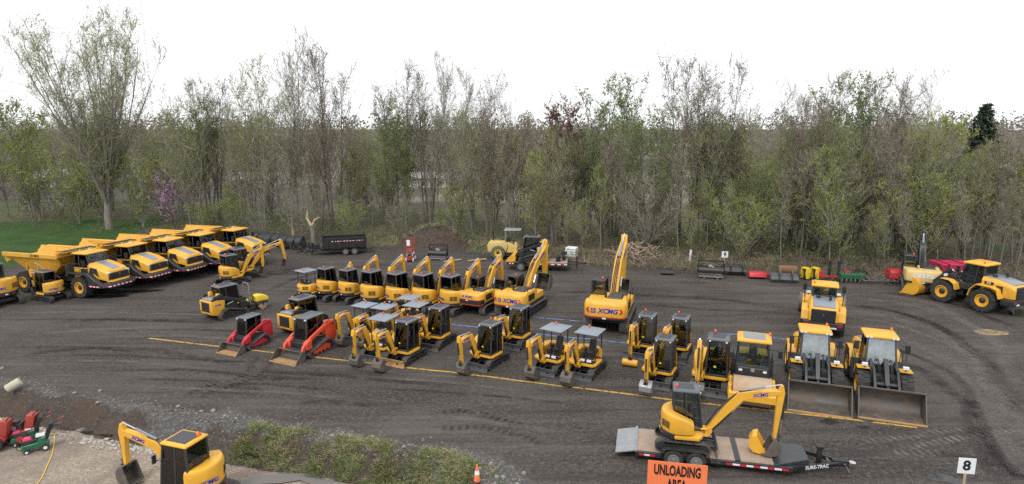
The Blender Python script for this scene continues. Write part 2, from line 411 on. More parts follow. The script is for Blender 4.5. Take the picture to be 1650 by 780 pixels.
def ground_material():
    m = bpy.data.materials.new('ground'); ns, ls, b = nodes_of(m)
    g = ns.new('ShaderNodeNewGeometry'); P = g.outputs['Position']
    def attr(n):
        a = ns.new('ShaderNodeAttribute'); a.attribute_name = n; return a.outputs['Fac']
    def stretch(sx, sy, rot):
        mp = ns.new('ShaderNodeMapping'); mp.inputs['Rotation'].default_value = (0, 0, R(rot)); mp.inputs['Scale'].default_value = (sx, sy, 1)
        ls.new(P, mp.inputs['Vector']); return mp.outputs[0]
    # ---- yard: dark asphalt millings, dusty patches, faint wheel lanes
    fine = noise(ns, ls, P, 26, 3, .7); mid = noise(ns, ls, P, 5.5, 6, .72); big = noise(ns, ls, P, .16, 5, .62, .4)
    lane = noise(ns, ls, stretch(.07, 1.1, 15), 1.0, 5, .62, .3)
    lane2 = noise(ns, ls, stretch(.11, 1.5, -12), 1.0, 5, .65, .5)
    c0 = ramp(ns, [(.30, (.013, .0100, .0086)), (.50, (.046, .0378, .0328)), (.72, (.130, .109, .095))]); ls.new(mid.outputs['Fac'], c0.inputs[0])
    sp = ramp(ns, [(.57, 0.0), (.72, 1.0)]); ls.new(fine.outputs['Fac'], sp.inputs[0])
    yard = mixrgb(ns, ls, mathn(ns, ls, 'MULTIPLY', sp.outputs[0], .9), c0.outputs[0], (.27, .255, .24))
    r1 = ramp(ns, [(.40, 0.0), (.64, 1.0)]); ls.new(big.outputs['Fac'], r1.inputs[0])
    yard = mixrgb(ns, ls, mathn(ns, ls, 'MULTIPLY', r1.outputs[0], .42), yard, (.120, .106, .094))
    r2 = ramp(ns, [(.50, 0.0), (.68, 1.0)]); ls.new(lane.outputs['Fac'], r2.inputs[0])
    yard = mixrgb(ns, ls, mathn(ns, ls, 'MULTIPLY', r2.outputs[0], .42), yard, (.130, .117, .107))
    r3 = ramp(ns, [(.53, 0.0), (.66, 1.0)]); ls.new(lane2.outputs['Fac'], r3.inputs[0])
    yard = mixrgb(ns, ls, mathn(ns, ls, 'MULTIPLY', r3.outputs[0], .5), yard, (.026, .024, .024))
    # ---- lawn
    gl = noise(ns, ls, P, .5, 5, .6); gr = ramp(ns, [(.3, (.022, .058, .008)), (.6, (.046, .088, .018)), (.8, (.065, .112, .024))]); ls.new(gl.outputs['Fac'], gr.inputs[0])
    gf = noise(ns, ls, P, 14, 3); lawn = mixrgb(ns, ls, mathn(ns, ls, 'MULTIPLY', gf.outputs['Fac'], .5), gr.outputs[0], (.014, .05, .008))
    # ---- pad of tan gravel
    pv = noise(ns, ls, P, 9, 5, .75); pr = ramp(ns, [(.3, (.14, .112, .088)), (.5, (.29, .235, .185)), (.72, (.46, .385, .305))]); ls.new(pv.outputs['Fac'], pr.inputs[0])
    pb = noise(ns, ls, P, .55, 5, .6, .4); pr2 = ramp(ns, [(.42, 0.0), (.58, 1.0)]); ls.new(pb.outputs['Fac'], pr2.inputs[0])
    pad = mixrgb(ns, ls, mathn(ns, ls, 'MULTIPLY', pr2.outputs[0], .6), pr.outputs[0], (.165, .135, .115))
    # ---- wood floor: leaf litter and moss
    wv = noise(ns, ls, P, 1.4, 6, .7); wr = ramp(ns, [(.32, (.050, .040, .030)), (.5, (.105, .085, .060)), (.68, (.15, .125, .085))]); ls.new(wv.outputs['Fac'], wr.inputs[0])
    wg = noise(ns, ls, P, .28, 4, .6); wr2 = ramp(ns, [(.45, 0.0), (.62, 1.0)]); ls.new(wg.outputs['Fac'], wr2.inputs[0])
    wood = mixrgb(ns, ls, mathn(ns, ls, 'MULTIPLY', wr2.outputs[0], .75), wr.outputs[0], (.050, .085, .022))
    # ---- bank: broken rubble and soil
    bv = noise(ns, ls, P, 7, 6, .78, .3); br = ramp(ns, [(.3, (.026, .021, .018)), (.5, (.062, .050, .041)), (.68, (.115, .095, .08)), (.8, (.26, .24, .22))]); ls.new(bv.outputs['Fac'], br.inputs[0])
    bb = noise(ns, ls, P, .6, 4); br2 = ramp(ns, [(.45, 0.0), (.6, 1.0)]); ls.new(bb.outputs['Fac'], br2.inputs[0])
    bank = mixrgb(ns, ls, mathn(ns, ls, 'MULTIPLY', br2.outputs[0], .55), br.outputs[0], (.085, .056, .040))
    cv = noise(ns, ls, P, 8, 5, .8, .2); cr = ramp(ns, [(.34, (.040, .037, .035)), (.54, (.105, .099, .094)), (.74, (.28, .265, .25))]); ls.new(cv.outputs['Fac'], cr.inputs[0])
    c = yard
    en = noise(ns, ls, P, 3.0, 4, .7)
    for nm, col in (('bank', bank), ('crest', cr.outputs[0]), ('pad', pad), ('wood', wood), ('lawn', lawn)):
        t = mathn(ns, ls, 'ADD', attr(nm), mathn(ns, ls, 'MULTIPLY', mathn(ns, ls, 'SUBTRACT', en.outputs['Fac'], .5), .9))
        e = ramp(ns, [(.38, 0.0), (.62, 1.0)]); ls.new(t, e.inputs[0])
        c = mixrgb(ns, ls, e.outputs[0], c, col)
    ls.new(c, b.inputs['Base Color'])
    b.inputs['Roughness'].default_value = .92; b.inputs['Specular IOR Level'].default_value = .25
    bh = mixrgb(ns, ls, .5, mid.outputs['Fac'], fine.outputs['Fac'])
    bp = ns.new('ShaderNodeBump'); bp.inputs['Strength'].default_value = .8; bp.inputs['Distance'].default_value = .07
    ls.new(bh, bp.inputs['Height']); ls.new(bp.outputs[0], b.inputs['Normal'])
    MATS['ground'] = m
ground_material()
def build_ground():
    xs = axis_steps([(-2400, -400, 400), (-400, -100, 60), (-100, -46, 3), (-46, -30, 1.0), (-30, 12, .32), (12, 50, 1.2), (50, 100, 5), (100, 400, 60), (400, 2400, 400)])
    ys = axis_steps([(-60, 10, 14), (10, 34, .32), (34, 56, 1.1), (56, 92, .8), (92, 140, 8), (140, 400, 52), (400, 3600, 640)])
    nx, ny = len(xs), len(ys)
    V = []; A = []
    for y in ys:
        for x in xs:
            V.append((x, y, height(x, y))); A.append(zone(x, y))
    names = {'yard': [], 'lawn': [], 'gravel_pad': [], 'woodland_floor': [], 'bank': [], 'field': []}
    for j in range(ny-1):
        for i in range(nx-1):
            f = (j*nx+i, j*nx+i+1, (j+1)*nx+i+1, (j+1)*nx+i)
            a = [sum(A[k][q] for k in f)/4 for q in range(5)]
            n = 'yard'
            if a[3] > .5: n = 'bank'
            if a[1] > .5: n = 'gravel_pad' if V[f[0]][1] < 60 else 'field'
            if a[2] > .5: n = 'woodland_floor'
            if a[0] > .5: n = 'lawn'
            names[n].append(f)
    for n, fs in names.items():
        idx = {}; vs = []; at_ = []; ff = []
        for f in fs:
            g = []
            for k in f:
                if k not in idx: idx[k] = len(vs); vs.append(V[k]); at_.append(A[k])
                g.append(idx[k])
            ff.append(tuple(g))
        me = bpy.data.meshes.new(n); me.from_pydata(vs, [], ff)
        for q, an in enumerate(('lawn', 'pad', 'wood', 'bank', 'crest')):
            a = me.attributes.new(an, 'FLOAT', 'POINT'); a.data.foreach_set('value', [t[q] for t in at_])
        me.shade_smooth(); me.materials.append(MATS['ground'])
        o = bpy.data.objects.new(n, me); COL.objects.link(o); o['kind'] = 'structure'
build_ground()

# painted lines, ruts, puddles: thin sheets that follow the ground
def strip(name, pts, w, mat, dz=.006, step=.6, wob=.0):
    P = []
    for a, b in zip(pts, pts[1:]):
        n = max(1, int((b-a).length/step)); P += [a + (b-a)*k/n for k in range(n)]
    P.append(pts[-1])
    for _ in range(6 if len(pts) > 2 and wob else 0): P = [P[0]] + [(P[i-1]+P[i]*2+P[i+1])/4 for i in range(1, len(P)-1)] + [P[-1]]
    vs = []; fs = []; ed = []; al = []; run = 0
    for i, p in enumerate(P):
        d = (P[min(i+1, len(P)-1)] - P[max(i-1, 0)]); d.z = 0; d.normalize(); nn = Vector((-d.y, d.x, 0))
        off = (vnoise(i*.15, pts[0].x, 21)-.5)*wob
        if i: run += (P[i]-P[i-1]).length
        fadeend = min(1, i/6, (len(P)-1-i)/6) if wob else 1
        for s_ in (-1, -.45, 0, .45, 1):
            q = p + nn*(s_*w/2 + off); vs.append((q.x, q.y, height(q.x, q.y) + dz)); ed.append((1-s_*s_)*fadeend); al.append(run)
        if i:
            for k in range(4): fs.append(((i-1)*5+k, (i-1)*5+k+1, i*5+k+1, i*5+k))
    me = bpy.data.meshes.new(name); me.from_pydata(vs, [], fs); me.shade_smooth(); me.materials.append(mat)
    me.attributes.new('edge', 'FLOAT', 'POINT').data.foreach_set('value', ed); me.attributes.new('along', 'FLOAT', 'POINT').data.foreach_set('value', al)
    o = bpy.data.objects.new(name, me); COL.objects.link(o); o['kind'] = 'structure'; return o
def worn(name, col, lo, hi, scale, rough=.8):
    m = bpy.data.materials.new(name); ns, ls, b = nodes_of(m); g = ns.new('ShaderNodeNewGeometry')
    n = noise(ns, ls, g.outputs['Position'], scale, 6, .7); r = ramp(ns, [(lo, 0.0), (hi, 1.0)]); ls.new(n.outputs['Fac'], r.inputs[0])
    b.inputs['Base Color'].default_value = (*col, 1); b.inputs['Roughness'].default_value = rough
    ls.new(r.outputs[0], b.inputs['Alpha']); MATS[name] = m; return m
def rutmat(name, col, amount, tread=0.0, rough=.85):
    m = bpy.data.materials.new(name); ns, ls, b = nodes_of(m); g = ns.new('ShaderNodeNewGeometry')
    e = ns.new('ShaderNodeAttribute'); e.attribute_name = 'edge'; l = ns.new('ShaderNodeAttribute'); l.attribute_name = 'along'
    n = noise(ns, ls, g.outputs['Position'], 1.1, 6, .7); r = ramp(ns, [(.34, 0.0), (.62, 1.0)]); ls.new(n.outputs['Fac'], r.inputs[0])
    f = noise(ns, ls, g.outputs['Position'], 14, 3, .7); fr = ramp(ns, [(.35, .35), (.6, 1.0)]); ls.new(f.outputs['Fac'], fr.inputs[0])
    a = mathn(ns, ls, 'MULTIPLY', mathn(ns, ls, 'MULTIPLY', e.outputs['Fac'], r.outputs[0]), mathn(ns, ls, 'MULTIPLY', fr.outputs[0], amount))
    if tread:
        sn = mathn(ns, ls, 'SINE', mathn(ns, ls, 'MULTIPLY', l.outputs['Fac'], 6.283/.34)); a = mathn(ns, ls, 'MULTIPLY', a, mathn(ns, ls, 'ADD', mathn(ns, ls, 'MULTIPLY', sn, tread), 1-tread))
    b.inputs['Base Color'].default_value = (*col, 1); b.inputs['Roughness'].default_value = rough; b.inputs['Specular IOR Level'].default_value = .2
    ls.new(a, b.inputs['Alpha']); MATS[name] = m
rutmat('rut_dark', (.022, .019, .018), .72); rutmat('rut_pale', (.185, .168, .152), .66); rutmat('tread_dark', (.020, .018, .017), 1.0, .45); rutmat('tread_pale', (.25, .23, .21), .9, .5)
worn('line_yellow', (.50, .30, .045), .36, .50, 5); worn('line_blue', (.12, .22, .42), .38, .52, 3)
worn('wet_dark', (.018, .017, .016), .36, .46, .8, .28); worn('oil_dark', (.03, .024, .018), .3, .5, 1.2, .4)
strip('painted_line', [at(240, 545), at(420, 566), at(700, 597), at(930, 625), at(1100, 646), at(1300, 668), at(1478, 688.5)], .15, MATS['line_yellow'])
strip('painted_line', [at(504, 479.5), at(897, 514.7), at(1007, 524.5)], .17, MATS['line_blue'])
strip('painted_line', [at(1160, 537), at(1250, 545), at(1450, 566)], .17, MATS['line_blue'])
strip('painted_line', [at(724, 523), at(860, 537), at(1010, 553)], .17, MATS['line_blue'])
RUTN = []
def rut(pts, w, mat, wob=.25): strip('tyre_track', [at(*p) for p in pts], w*1.5, MATS[mat], .008 + .0006*(RUTN.append(1) or len(RUTN)), .12 if 'tread' in mat else .3, wob)
rut([(300, 640), (330, 622), (370, 614), (400, 600), (415, 572)], .4, 'tread_dark')
rut([(320, 646), (350, 626), (390, 616), (425, 600), (440, 575)], .4, 'tread_dark')
rut([(330, 618), (370, 622), (410, 628), (440, 636)], .6, 'rut_dark')
rut([(300, 636), (350, 632), (400, 634), (430, 642)], .45, 'rut_dark')
rut([(380, 610), (450, 612), (520, 606)], .4, 'rut_dark')
rut([(690, 668), (740, 660), (790, 672), (850, 690)], .4, 'tread_dark')
rut([(700, 690), (770, 688), (830, 700), (880, 720)], .4, 'tread_dark')
rut([(1360, 480), (1440, 487), (1520, 503), (1580, 530), (1620, 570)], .7, 'rut_pale')
rut([(1365, 490), (1430, 499), (1500, 520), (1550, 550), (1590, 600)], .5, 'rut_dark')
rut([(1370, 470), (1470, 476), (1560, 496), (1640, 530)], .6, 'rut_dark')
rut([(1380, 712), (1430, 710), (1490, 700), (1560, 690), (1600, 683)], .42, 'tread_pale')
rut([(1440, 722), (1500, 716), (1560, 706), (1640, 690)], .4, 'tread_pale')
rut([(1430, 732), (1490, 730), (1540, 734)], .4, 'tread_pale')
rut([(1490, 748), (1560, 758), (1660, 788)], .45, 'rut_pale')
rut([(1590, 752), (1630, 762), (1680, 780)], .4, 'tread_dark')
rut([(1460, 730), (1560, 735), (1660, 765)], .5, 'rut_dark')
rut([(1040, 450), (1120, 452), (1220, 462), (1290, 470)], .7, 'rut_pale')
rut([(900, 470), (1010, 474), (1130, 480), (1250, 492)], .7, 'rut_dark')
rut([(1030, 490), (1150, 500), (1280, 505)], .5, 'rut_dark')
rut([(80, 520), (200, 514), (320, 516)], .6, 'rut_dark')
rut([(40, 540), (180, 530), (300, 533)], .6, 'rut_pale')
rut([(20, 575), (150, 560), (260, 565), (400, 590)], .5, 'rut_dark')
rut([(430, 470), (470, 450), (530, 435), (640, 425)], .6, 'rut_dark')
rut([(500, 425), (600, 420), (700, 428)], .8, 'rut_pale')
rut([(450, 650), (560, 648), (660, 655)], .5, 'rut_dark')
rut([(1270, 600), (1275, 640), (1280, 690)], .5, 'rut_pale')
def patch(name, px, py, rx, ry, mat, dz=.010, ang=0, z0=0):
    c = at(px, py, z0); n = 28; vs = [(c.x, c.y, height(c.x, c.y)+dz)]; fs = []
    ca, sa = math.cos(R(ang)), math.sin(R(ang))
    for i in range(n):
        a = 2*math.pi*i/n; k = .65+.7*vnoise(math.cos(a)*1.7+px, math.sin(a)*1.7+py, 31)
        u, v = rx*k*math.cos(a), ry*k*math.sin(a); x, y = c.x+u*ca-v*sa, c.y+u*sa+v*ca
        vs.append((x, y, (height(c.x, c.y) if mat == 'puddle_water' else height(x, y)) + dz))
    for i in range(n): fs.append((0, 1+i, 1+(i+1) % n))
    me = bpy.data.meshes.new(name); me.from_pydata(vs, [], fs); me.materials.append(MATS[mat])
    o = bpy.data.objects.new(name, me); COL.objects.link(o); o['kind'] = 'structure'; return o
def water_mat():
    m = bpy.data.materials.new('puddle_water'); ns, ls, b = nodes_of(m)
    b.inputs['Base Color'].default_value = (.022, .020, .017, 1); b.inputs['Roughness'].default_value = .08
    g = ns.new('ShaderNodeNewGeometry'); n = noise(ns, ls, g.outputs['Position'], 5, 3); bp = ns.new('ShaderNodeBump')
    bp.inputs['Strength'].default_value = .06; ls.new(n.outputs['Fac'], bp.inputs['Height']); ls.new(bp.outputs[0], b.inputs['Normal']); MATS['puddle_water'] = m
water_mat()
worn('dirt_tan', (.33, .23, .12), .36, .55, 1.5); patch('dirt_patch', 1597, 536, 1.0, .55, 'dirt_tan', .02)
patch('puddle', 1648, 505, 1.3, .9, 'puddle_water', .02, 30)
patch('puddle', 205, 471, 2.6, .55, 'wet_dark', .012, 8); patch('puddle', 170, 478, 2.2, .5, 'wet_dark', .014, 8)
patch('puddle', 440, 440, 2.5, .8, 'wet_dark', .012); patch('puddle', 1336, 680, .38, .3, 'oil_dark'); patch('puddle', 1390, 689, .35, .15, 'oil_dark')
patch('puddle', 1520, 772, .9, .32, 'wet_dark', .012, -20)
patch('puddle', 420, 738, 1.0, .28, 'puddle_water', .04, -16, -.9); patch('puddle', 150, 698, 1.1, .16, 'puddle_water', .03, -16, -.9)
strip('driveway', [at(350, 800, PAD_Z), at(420, 774, PAD_Z), at(490, 768, PAD_Z), at(560, 790, PAD_Z)], .75, paint('drive_asphalt', (.15, .14, .13), .85, dirt=.5, scale=.6), .05)
rnd = random.Random(3)
for k in range(7):      # arcs swept by the loaders turning on the right
    o = k*15 + rnd.uniform(-8, 8)
    rut([(1365-o*.5, 474+o*.8), (1430-o*.2, 478+o*.95), (1500-o*.1, 494+o*1.1), (1560-o*.1, 522+o*1.3), (1605-o*.2, 565+o*1.6), (1650, 640+o*2.0)], rnd.uniform(.3, 1.1), rnd.choice(['rut_dark', 'rut_pale']), .7)
for k in range(10):      # lanes across the left half
    y = 505+k*13+rnd.uniform(-4, 4); x = rnd.uniform(-20, 200)
    rut([(x, y), (x+140, y-3+k*.6), (x+rnd.uniform(220, 420), y+2+k*2.0)], rnd.uniform(.2, .4), 'rut_dark' if k % 3 else 'rut_pale')
for k in range(9):
    y = 585+k*14+rnd.uniform(-4, 4); x = rnd.uniform(380, 650)
    if y > 640+(x-400)*.15: continue
    rut([(x, y), (x+120, y+6), (x+rnd.uniform(200, 360), y+26)], rnd.uniform(.2, .4), 'rut_dark' if k % 2 else 'rut_pale')
# ------------------------------------------------------------------ shared machine parts
def track(root, L, H, W, y, mat, lug=.022, rollers=4, wheelmat='dark', z0=0.0, flat=1.0):
    """rubber or steel crawler track whose outer side faces away from the centre line"""
    r = H/2; n = 9; prof = []
    a, b = -L/2 + r, L/2 - r
    per = []
    k = max(8, int((b-a)/(H*.28)))
    for i in range(k): per.append((a+(b-a)*i/k, 0.0, (0, -1)))
    for i in range(n): t = -math.pi/2+math.pi*i/n; per.append((b+r*math.cos(t), r+r*math.sin(t), (math.cos(t), math.sin(t))))
    for i in range(k): per.append((b-(b-a)*i/k, H, (0, 1)))
    for i in range(n): t = math.pi/2+math.pi*i/n; per.append((a+r*math.cos(t), r+r*math.sin(t), (math.cos(t), math.sin(t))))
    outer, inner = [], []
    th = max(.045, H*.10)
    for i, (x, z, nn) in enumerate(per):
        j = (i+1) % len(per); x2, z2, n2 = per[j]
        for t, hi in ((0, 1), (.48, 1), (.52, 0), (.96, 0)):
            xx, zz = x+(x2-x)*t, z+(z2-z)*t; m = (nn[0]+(n2[0]-nn[0])*t, nn[1]+(n2[1]-nn[1])*t)
            o = 0 if hi else -lug
            outer.append((xx+m[0]*o, zz+m[1]*o)); inner.append((xx-m[0]*th, zz-m[1]*th))
    N = len(outer); m = MB(Matrix.Translation((0, 0, z0)))
    y0, y1 = y-W/2, y+W/2
    vs = [(p[0], yy, p[1]) for yy, src in ((y0, outer), (y1, outer), (y0, inner), (y1, inner)) for p in src]
    fs = []
    for i in range(N):
        j = (i+1) % N
        fs += [(i, j, N+j, N+i), (2*N+j, 2*N+i, 3*N+i, 3*N+j), (j, i, 2*N+i, 2*N+j), (N+i, N+j, 3*N+j, 3*N+i)]
    m.add(vs, fs); t = m.build('track', mat, root, smooth=0)
    s = 1 if y > 0 else -1
    f = MB(Matrix.Translation((0, 0, z0)))
    f.box(a, b, y-W*.32, y+W*.32, H*.26, H*.68)
    yo = y + s*W*.30
    for xx, rr in ((a, r*.78), (b, r*.78)): f.lathe([(rr, -.06), (rr, .06)], (xx, yo, r), n=14); f.lathe([(rr*.45, -.09), (rr*.45, .09)], (xx, yo, r), n=10)
    for i in range(rollers):
        xx = a + (b-a)*(i+.5)/rollers; f.lathe([(H*.17, -.05), (H*.17, .05)], (xx, yo, H*.27), n=10)
    f.build('track_frame', wheelmat, t, smooth=30)
    return t

def cab_box(root, b, t, z0, z1, base=.0, post=.06, mat='cab_grey', roofmat='cab_roof', roofth=.09, over=.05, mid=None, hatch=True, front_base=None, name='cab', seatx=None, roof_bevel=.03, screen='glass'):
    """glazed cab: b and t = (x0,x1,y0,y1) of floor and roof; returns the cab part"""
    m = MB(); zr = z1-roofth
    def P(ix, iy, z):
        k = (z-z0)/(zr-z0); return (b[ix]+(t[ix]-b[ix])*k, b[2+iy]+(t[2+iy]-b[2+iy])*k, z)
    def lerp(p, q, k): return tuple(p[i]+(q[i]-p[i])*k for i in range(3))
    h = post/2
    for ix in (0, 1):
        for iy in (0, 1):
            p, q = P(ix, iy, z0), P(ix, iy, zr)
            sx = h if ix == 0 else -h; sy = h if iy == 0 else -h
            m.add([(p[0]+sx+dx, p[1]+sy+dy, p[2]) for dx, dy in ((-h,-h),(h,-h),(h,h),(-h,h))] + [(q[0]+sx+dx, q[1]+sy+dy, q[2]) for dx, dy in ((-h,-h),(h,-h),(h,h),(-h,h))],
                  [(3,2,1,0),(4,5,6,7),(0,1,5,4),(1,2,6,5),(2,3,7,6),(3,0,4,7)])
    zb = z0+base
    if base > 0:
        q = [P(0,0,zb), P(1,0,zb), P(1,1,zb), P(0,1,zb)]
        p = [P(0,0,z0), P(1,0,z0), P(1,1,z0), P(0,1,z0)]
        i = .004
        m.add([(v[0]+(i if k in (0,3) else -i), v[1]+(i if k in (0,1) else -i), v[2]) for k, v in enumerate(p)] + [(v[0]+(i if k in (0,3) else -i), v[1]+(i if k in (0,1) else -i), v[2]) for k, v in enumerate(q)],
              [(3,2,1,0),(4,5,6,7),(0,1,5,4),(1,2,6,5),(2,3,7,6),(3,0,4,7)])
    else: m.box(b[0]+.01, b[1]-.01, b[2]+.01, b[3]-.01, z0-.02, z0+.03)
    if mid is not None:
        for iy in (0, 1):
            p = lerp(P(0,iy,z0), P(1,iy,z0), mid); q = lerp(P(0,iy,zr), P(1,iy,zr), mid); sy = h if iy == 0 else -h
            m.add([(p[0]+dx, p[1]+sy+dy, p[2]) for dx, dy in ((-h,-h),(h,-h),(h,h),(-h,h))] + [(q[0]+dx, q[1]+sy+dy, q[2]) for dx, dy in ((-h,-h),(h,-h),(h,h),(-h,h))],
                  [(3,2,1,0),(4,5,6,7),(0,1,5,4),(1,2,6,5),(2,3,7,6),(3,0,4,7)])
    cab = m.build(name, mat, root, bevel=.012)
    r = MB(); o = over
    r.loft([[(t[0]-o, t[2]-o, zr), (t[1]+o, t[2]-o, zr), (t[1]+o, t[3]+o, zr), (t[0]-o, t[3]+o, zr)],
            [(t[0]-o, t[2]-o, zr+roofth*.6), (t[1]+o, t[2]-o, zr+roofth*.6), (t[1]+o, t[3]+o, zr+roofth*.6), (t[0]-o, t[3]+o, zr+roofth*.6)],
            [(t[0]+.05, t[2]+.05, z1), (t[1]-.05, t[2]+.05, z1), (t[1]-.05, t[3]-.05, z1), (t[0]+.05, t[3]-.05, z1)]])
    ro = r.build('roof', roofmat, cab, bevel=roof_bevel, seg=2)
    if hatch:
        hm = MB(); cx, cy = (t[0]+t[1])/2, (t[2]+t[3])/2; wx, wy = (t[1]-t[0])*(.30 if roofmat != 'yellow' else .39), (t[3]-t[2])*(.30 if roofmat != 'yellow' else .39)
        hm.box(cx-wx, cx+wx, cy-wy, cy+wy, z1-.01, z1+.02); hm.build('roof_hatch', 'cab_grey', cab, bevel=.01)
    g = .018
    def pane(c, nrm, gl='glass'):
        v = [Vector(p) for p in c]; n = Vector(nrm)
        gm = MB(); q = [(p - n*g)[:] for p in v]; q2 = [(p - n*(g+.012))[:] for p in v]
        gm.add(q+q2, [(0,1,2,3),(7,6,5,4),(0,4,5,1),(1,5,6,2),(2,6,7,3),(3,7,4,0)]); gm.build('window', gl, cab, smooth=0)
    zt = zr-.01; fb = z0 + (front_base if front_base is not None else base) + .01; zb += .01
    def inset(i, j, z): return P(i, j, z)
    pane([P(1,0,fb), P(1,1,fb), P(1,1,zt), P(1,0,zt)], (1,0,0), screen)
    pane([P(0,1,zb), P(0,0,zb), P(0,0,zt), P(0,1,zt)], (-1,0,0))
    pane([P(0,0,zb), P(1,0,zb), P(1,0,zt), P(0,0,zt)], (0,-1,0))
    pane([P(1,1,zb), P(0,1,zb), P(0,1,zt), P(1,1,zt)], (0,1,0))
    return cab
def seat(root, x, y, z, s=1.0):
    m = MB(Matrix.Translation((x, y, z)) @ Matrix.Scale(s, 4))
    m.box(-.24, .24, -.24, .24, 0, .14); m.frustum((-.30,-.16,-.23,.23), (-.42,-.32,-.19,.19), .10, .72); m.box(-.18, .18, -.18, .18, -.35, 0)
    m.box(-.2,.2,.27,.37,.05,.28); m.box(-.2,.2,-.37,-.27,.05,.28)
    return m.build('seat', 'seat_fabric', root, bevel=.03)
def beacon(root, x, y, z, s=1.0, mat='amber_lens'):
    m = MB(); m.lathe([(.05*s, 0), (.05*s, .03*s)], (x, y, z), 'z', 10)
    b = m.build('beacon', mat, root); m = MB(); m.lathe([(.048*s, .03*s), (.048*s, .10*s), (.028*s, .13*s)], (x, y, z), 'z', 10)
    bpy.data.objects.remove(b)
    m.lathe([(.03*s, -.02), (.05*s, .03*s)], (x, y, z), 'z', 8)
    return m.build('beacon', mat, root)
def cyl(root, p, q, y, r, f=.55, name='hydraulic_cylinder', bm='dark'):
    """barrel and chrome rod in the machine's xz plane"""
    a, b = Vector((p[0], y, p[1])), Vector((q[0], y, q[1])); c = a + (b-a)*f
    o = MB().tube(a, c, r, n=10).build(name, bm, root); MB().tube(c, b, r*.55, n=8).build('rod', 'chrome', o); return o
def wheel(root, x, y, r, wd, z=None, rim='yellow', lugs=18, rimr=.5, name='wheel', tread='chevron', mat='rubber'):
    z = r if z is None else z; s = 1 if y > 0 else -1; m = MB(); w2 = wd/2; c = (x, y, z)
    m.lathe([(r*.40, -w2*.25), (r*.53, -w2*.3), (r*.55, -w2*.88), (r*.80, -w2), (r*.93, -w2*.92), (r*.955, -w2*.6), (r*.955, w2*.6), (r*.93, w2*.92), (r*.80, w2), (r*.55, w2*.88), (r*.53, w2*.3), (r*.40, w2*.25)], c, n=28)
    for i in range(lugs):
        for side in (-1, 1):
            a = 2*math.pi*(i + (.5 if side > 0 else 0))/lugs; da = math.pi/lugs*.62
            T = Matrix.Translation(c) @ Matrix.Rotation(a, 4, 'Y')
            k = da*r
            yo, yi = side*w2*1.0, side*w2*.05
            lo, hi = r*.90, r*1.0; sh = k*.9
            m.add([(-k/2, yo, lo*.93), (k/2, yo, lo*.93), (k/2+sh, yi, lo), (-k/2+sh, yi, lo), (-k/2, yo, hi*.975), (k/2, yo, hi*.975), (k/2+sh, yi, hi), (-k/2+sh, yi, hi)],
                  [(3,2,1,0),(4,5,6,7),(0,1,5,4),(1,2,6,5),(2,3,7,6),(3,0,4,7)], T)
    t = m.build(name, mat, root, smooth=28)
    q = MB(); q.lathe([(r*.54, s*w2*.55), (r*.54, s*w2*.92), (r*.49, s*w2*.94), (r*.45, s*w2*.40), (r*.36, s*w2*.38), (r*.30, s*w2*.46), (r*.05, s*w2*.46)], c, n=20)
    q.build('rim', rim, t, smooth=30)
    q = MB(); q.lathe([(r*.30, s*w2*.46), (r*.30, s*w2*.50), (r*.10, s*w2*.80), (r*.02, s*w2*.82)], c, n=16); q.build('hub', 'dark', t); return t
def bucket_part(root, M, prof, wdt, th, mat, name='bucket', teeth=5, toothlen=.12, toothmat=None):
    m = MB(M); m.shell(prof, th, -wdt/2, wdt/2)
    for s in (-1, 1): m.prism(prof, s*wdt/2-th*.45+s*.004, s*wdt/2+th*.45+s*.004)
    o = m.build(name, mat, root, smooth=30)
    if teeth:
        t = MB(M); a, b = Vector(prof[-2]), Vector(prof[-1]); d = (b-a).normalized(); n = Vector((-d.y, d.x))
        for i in range(teeth):
            y = -wdt/2 + wdt*(i+.5)/teeth; w2 = wdt/teeth*.28
            p = b - d*.03; q = b + d*toothlen
            t.add([(p.x+n.x*.03, y-w2, p.y+n.y*.03), (p.x-n.x*.03, y-w2, p.y-n.y*.03), (p.x-n.x*.03, y+w2, p.y-n.y*.03), (p.x+n.x*.03, y+w2, p.y+n.y*.03), (q.x, y-w2*.6, q.y), (q.x, y+w2*.6, q.y)],
                  [(0,1,2,3),(0,4,1),(3,2,5),(0,3,5,4),(1,4,5,2)])
        t.build('teeth', toothmat or 'worn_steel', o, smooth=0)
    return o
BKT = [(-.10, .06), (.06, .02), (.20, -.16), (.22, -.38), (.10, -.56), (-.10, -.62), (-.36, -.60)]

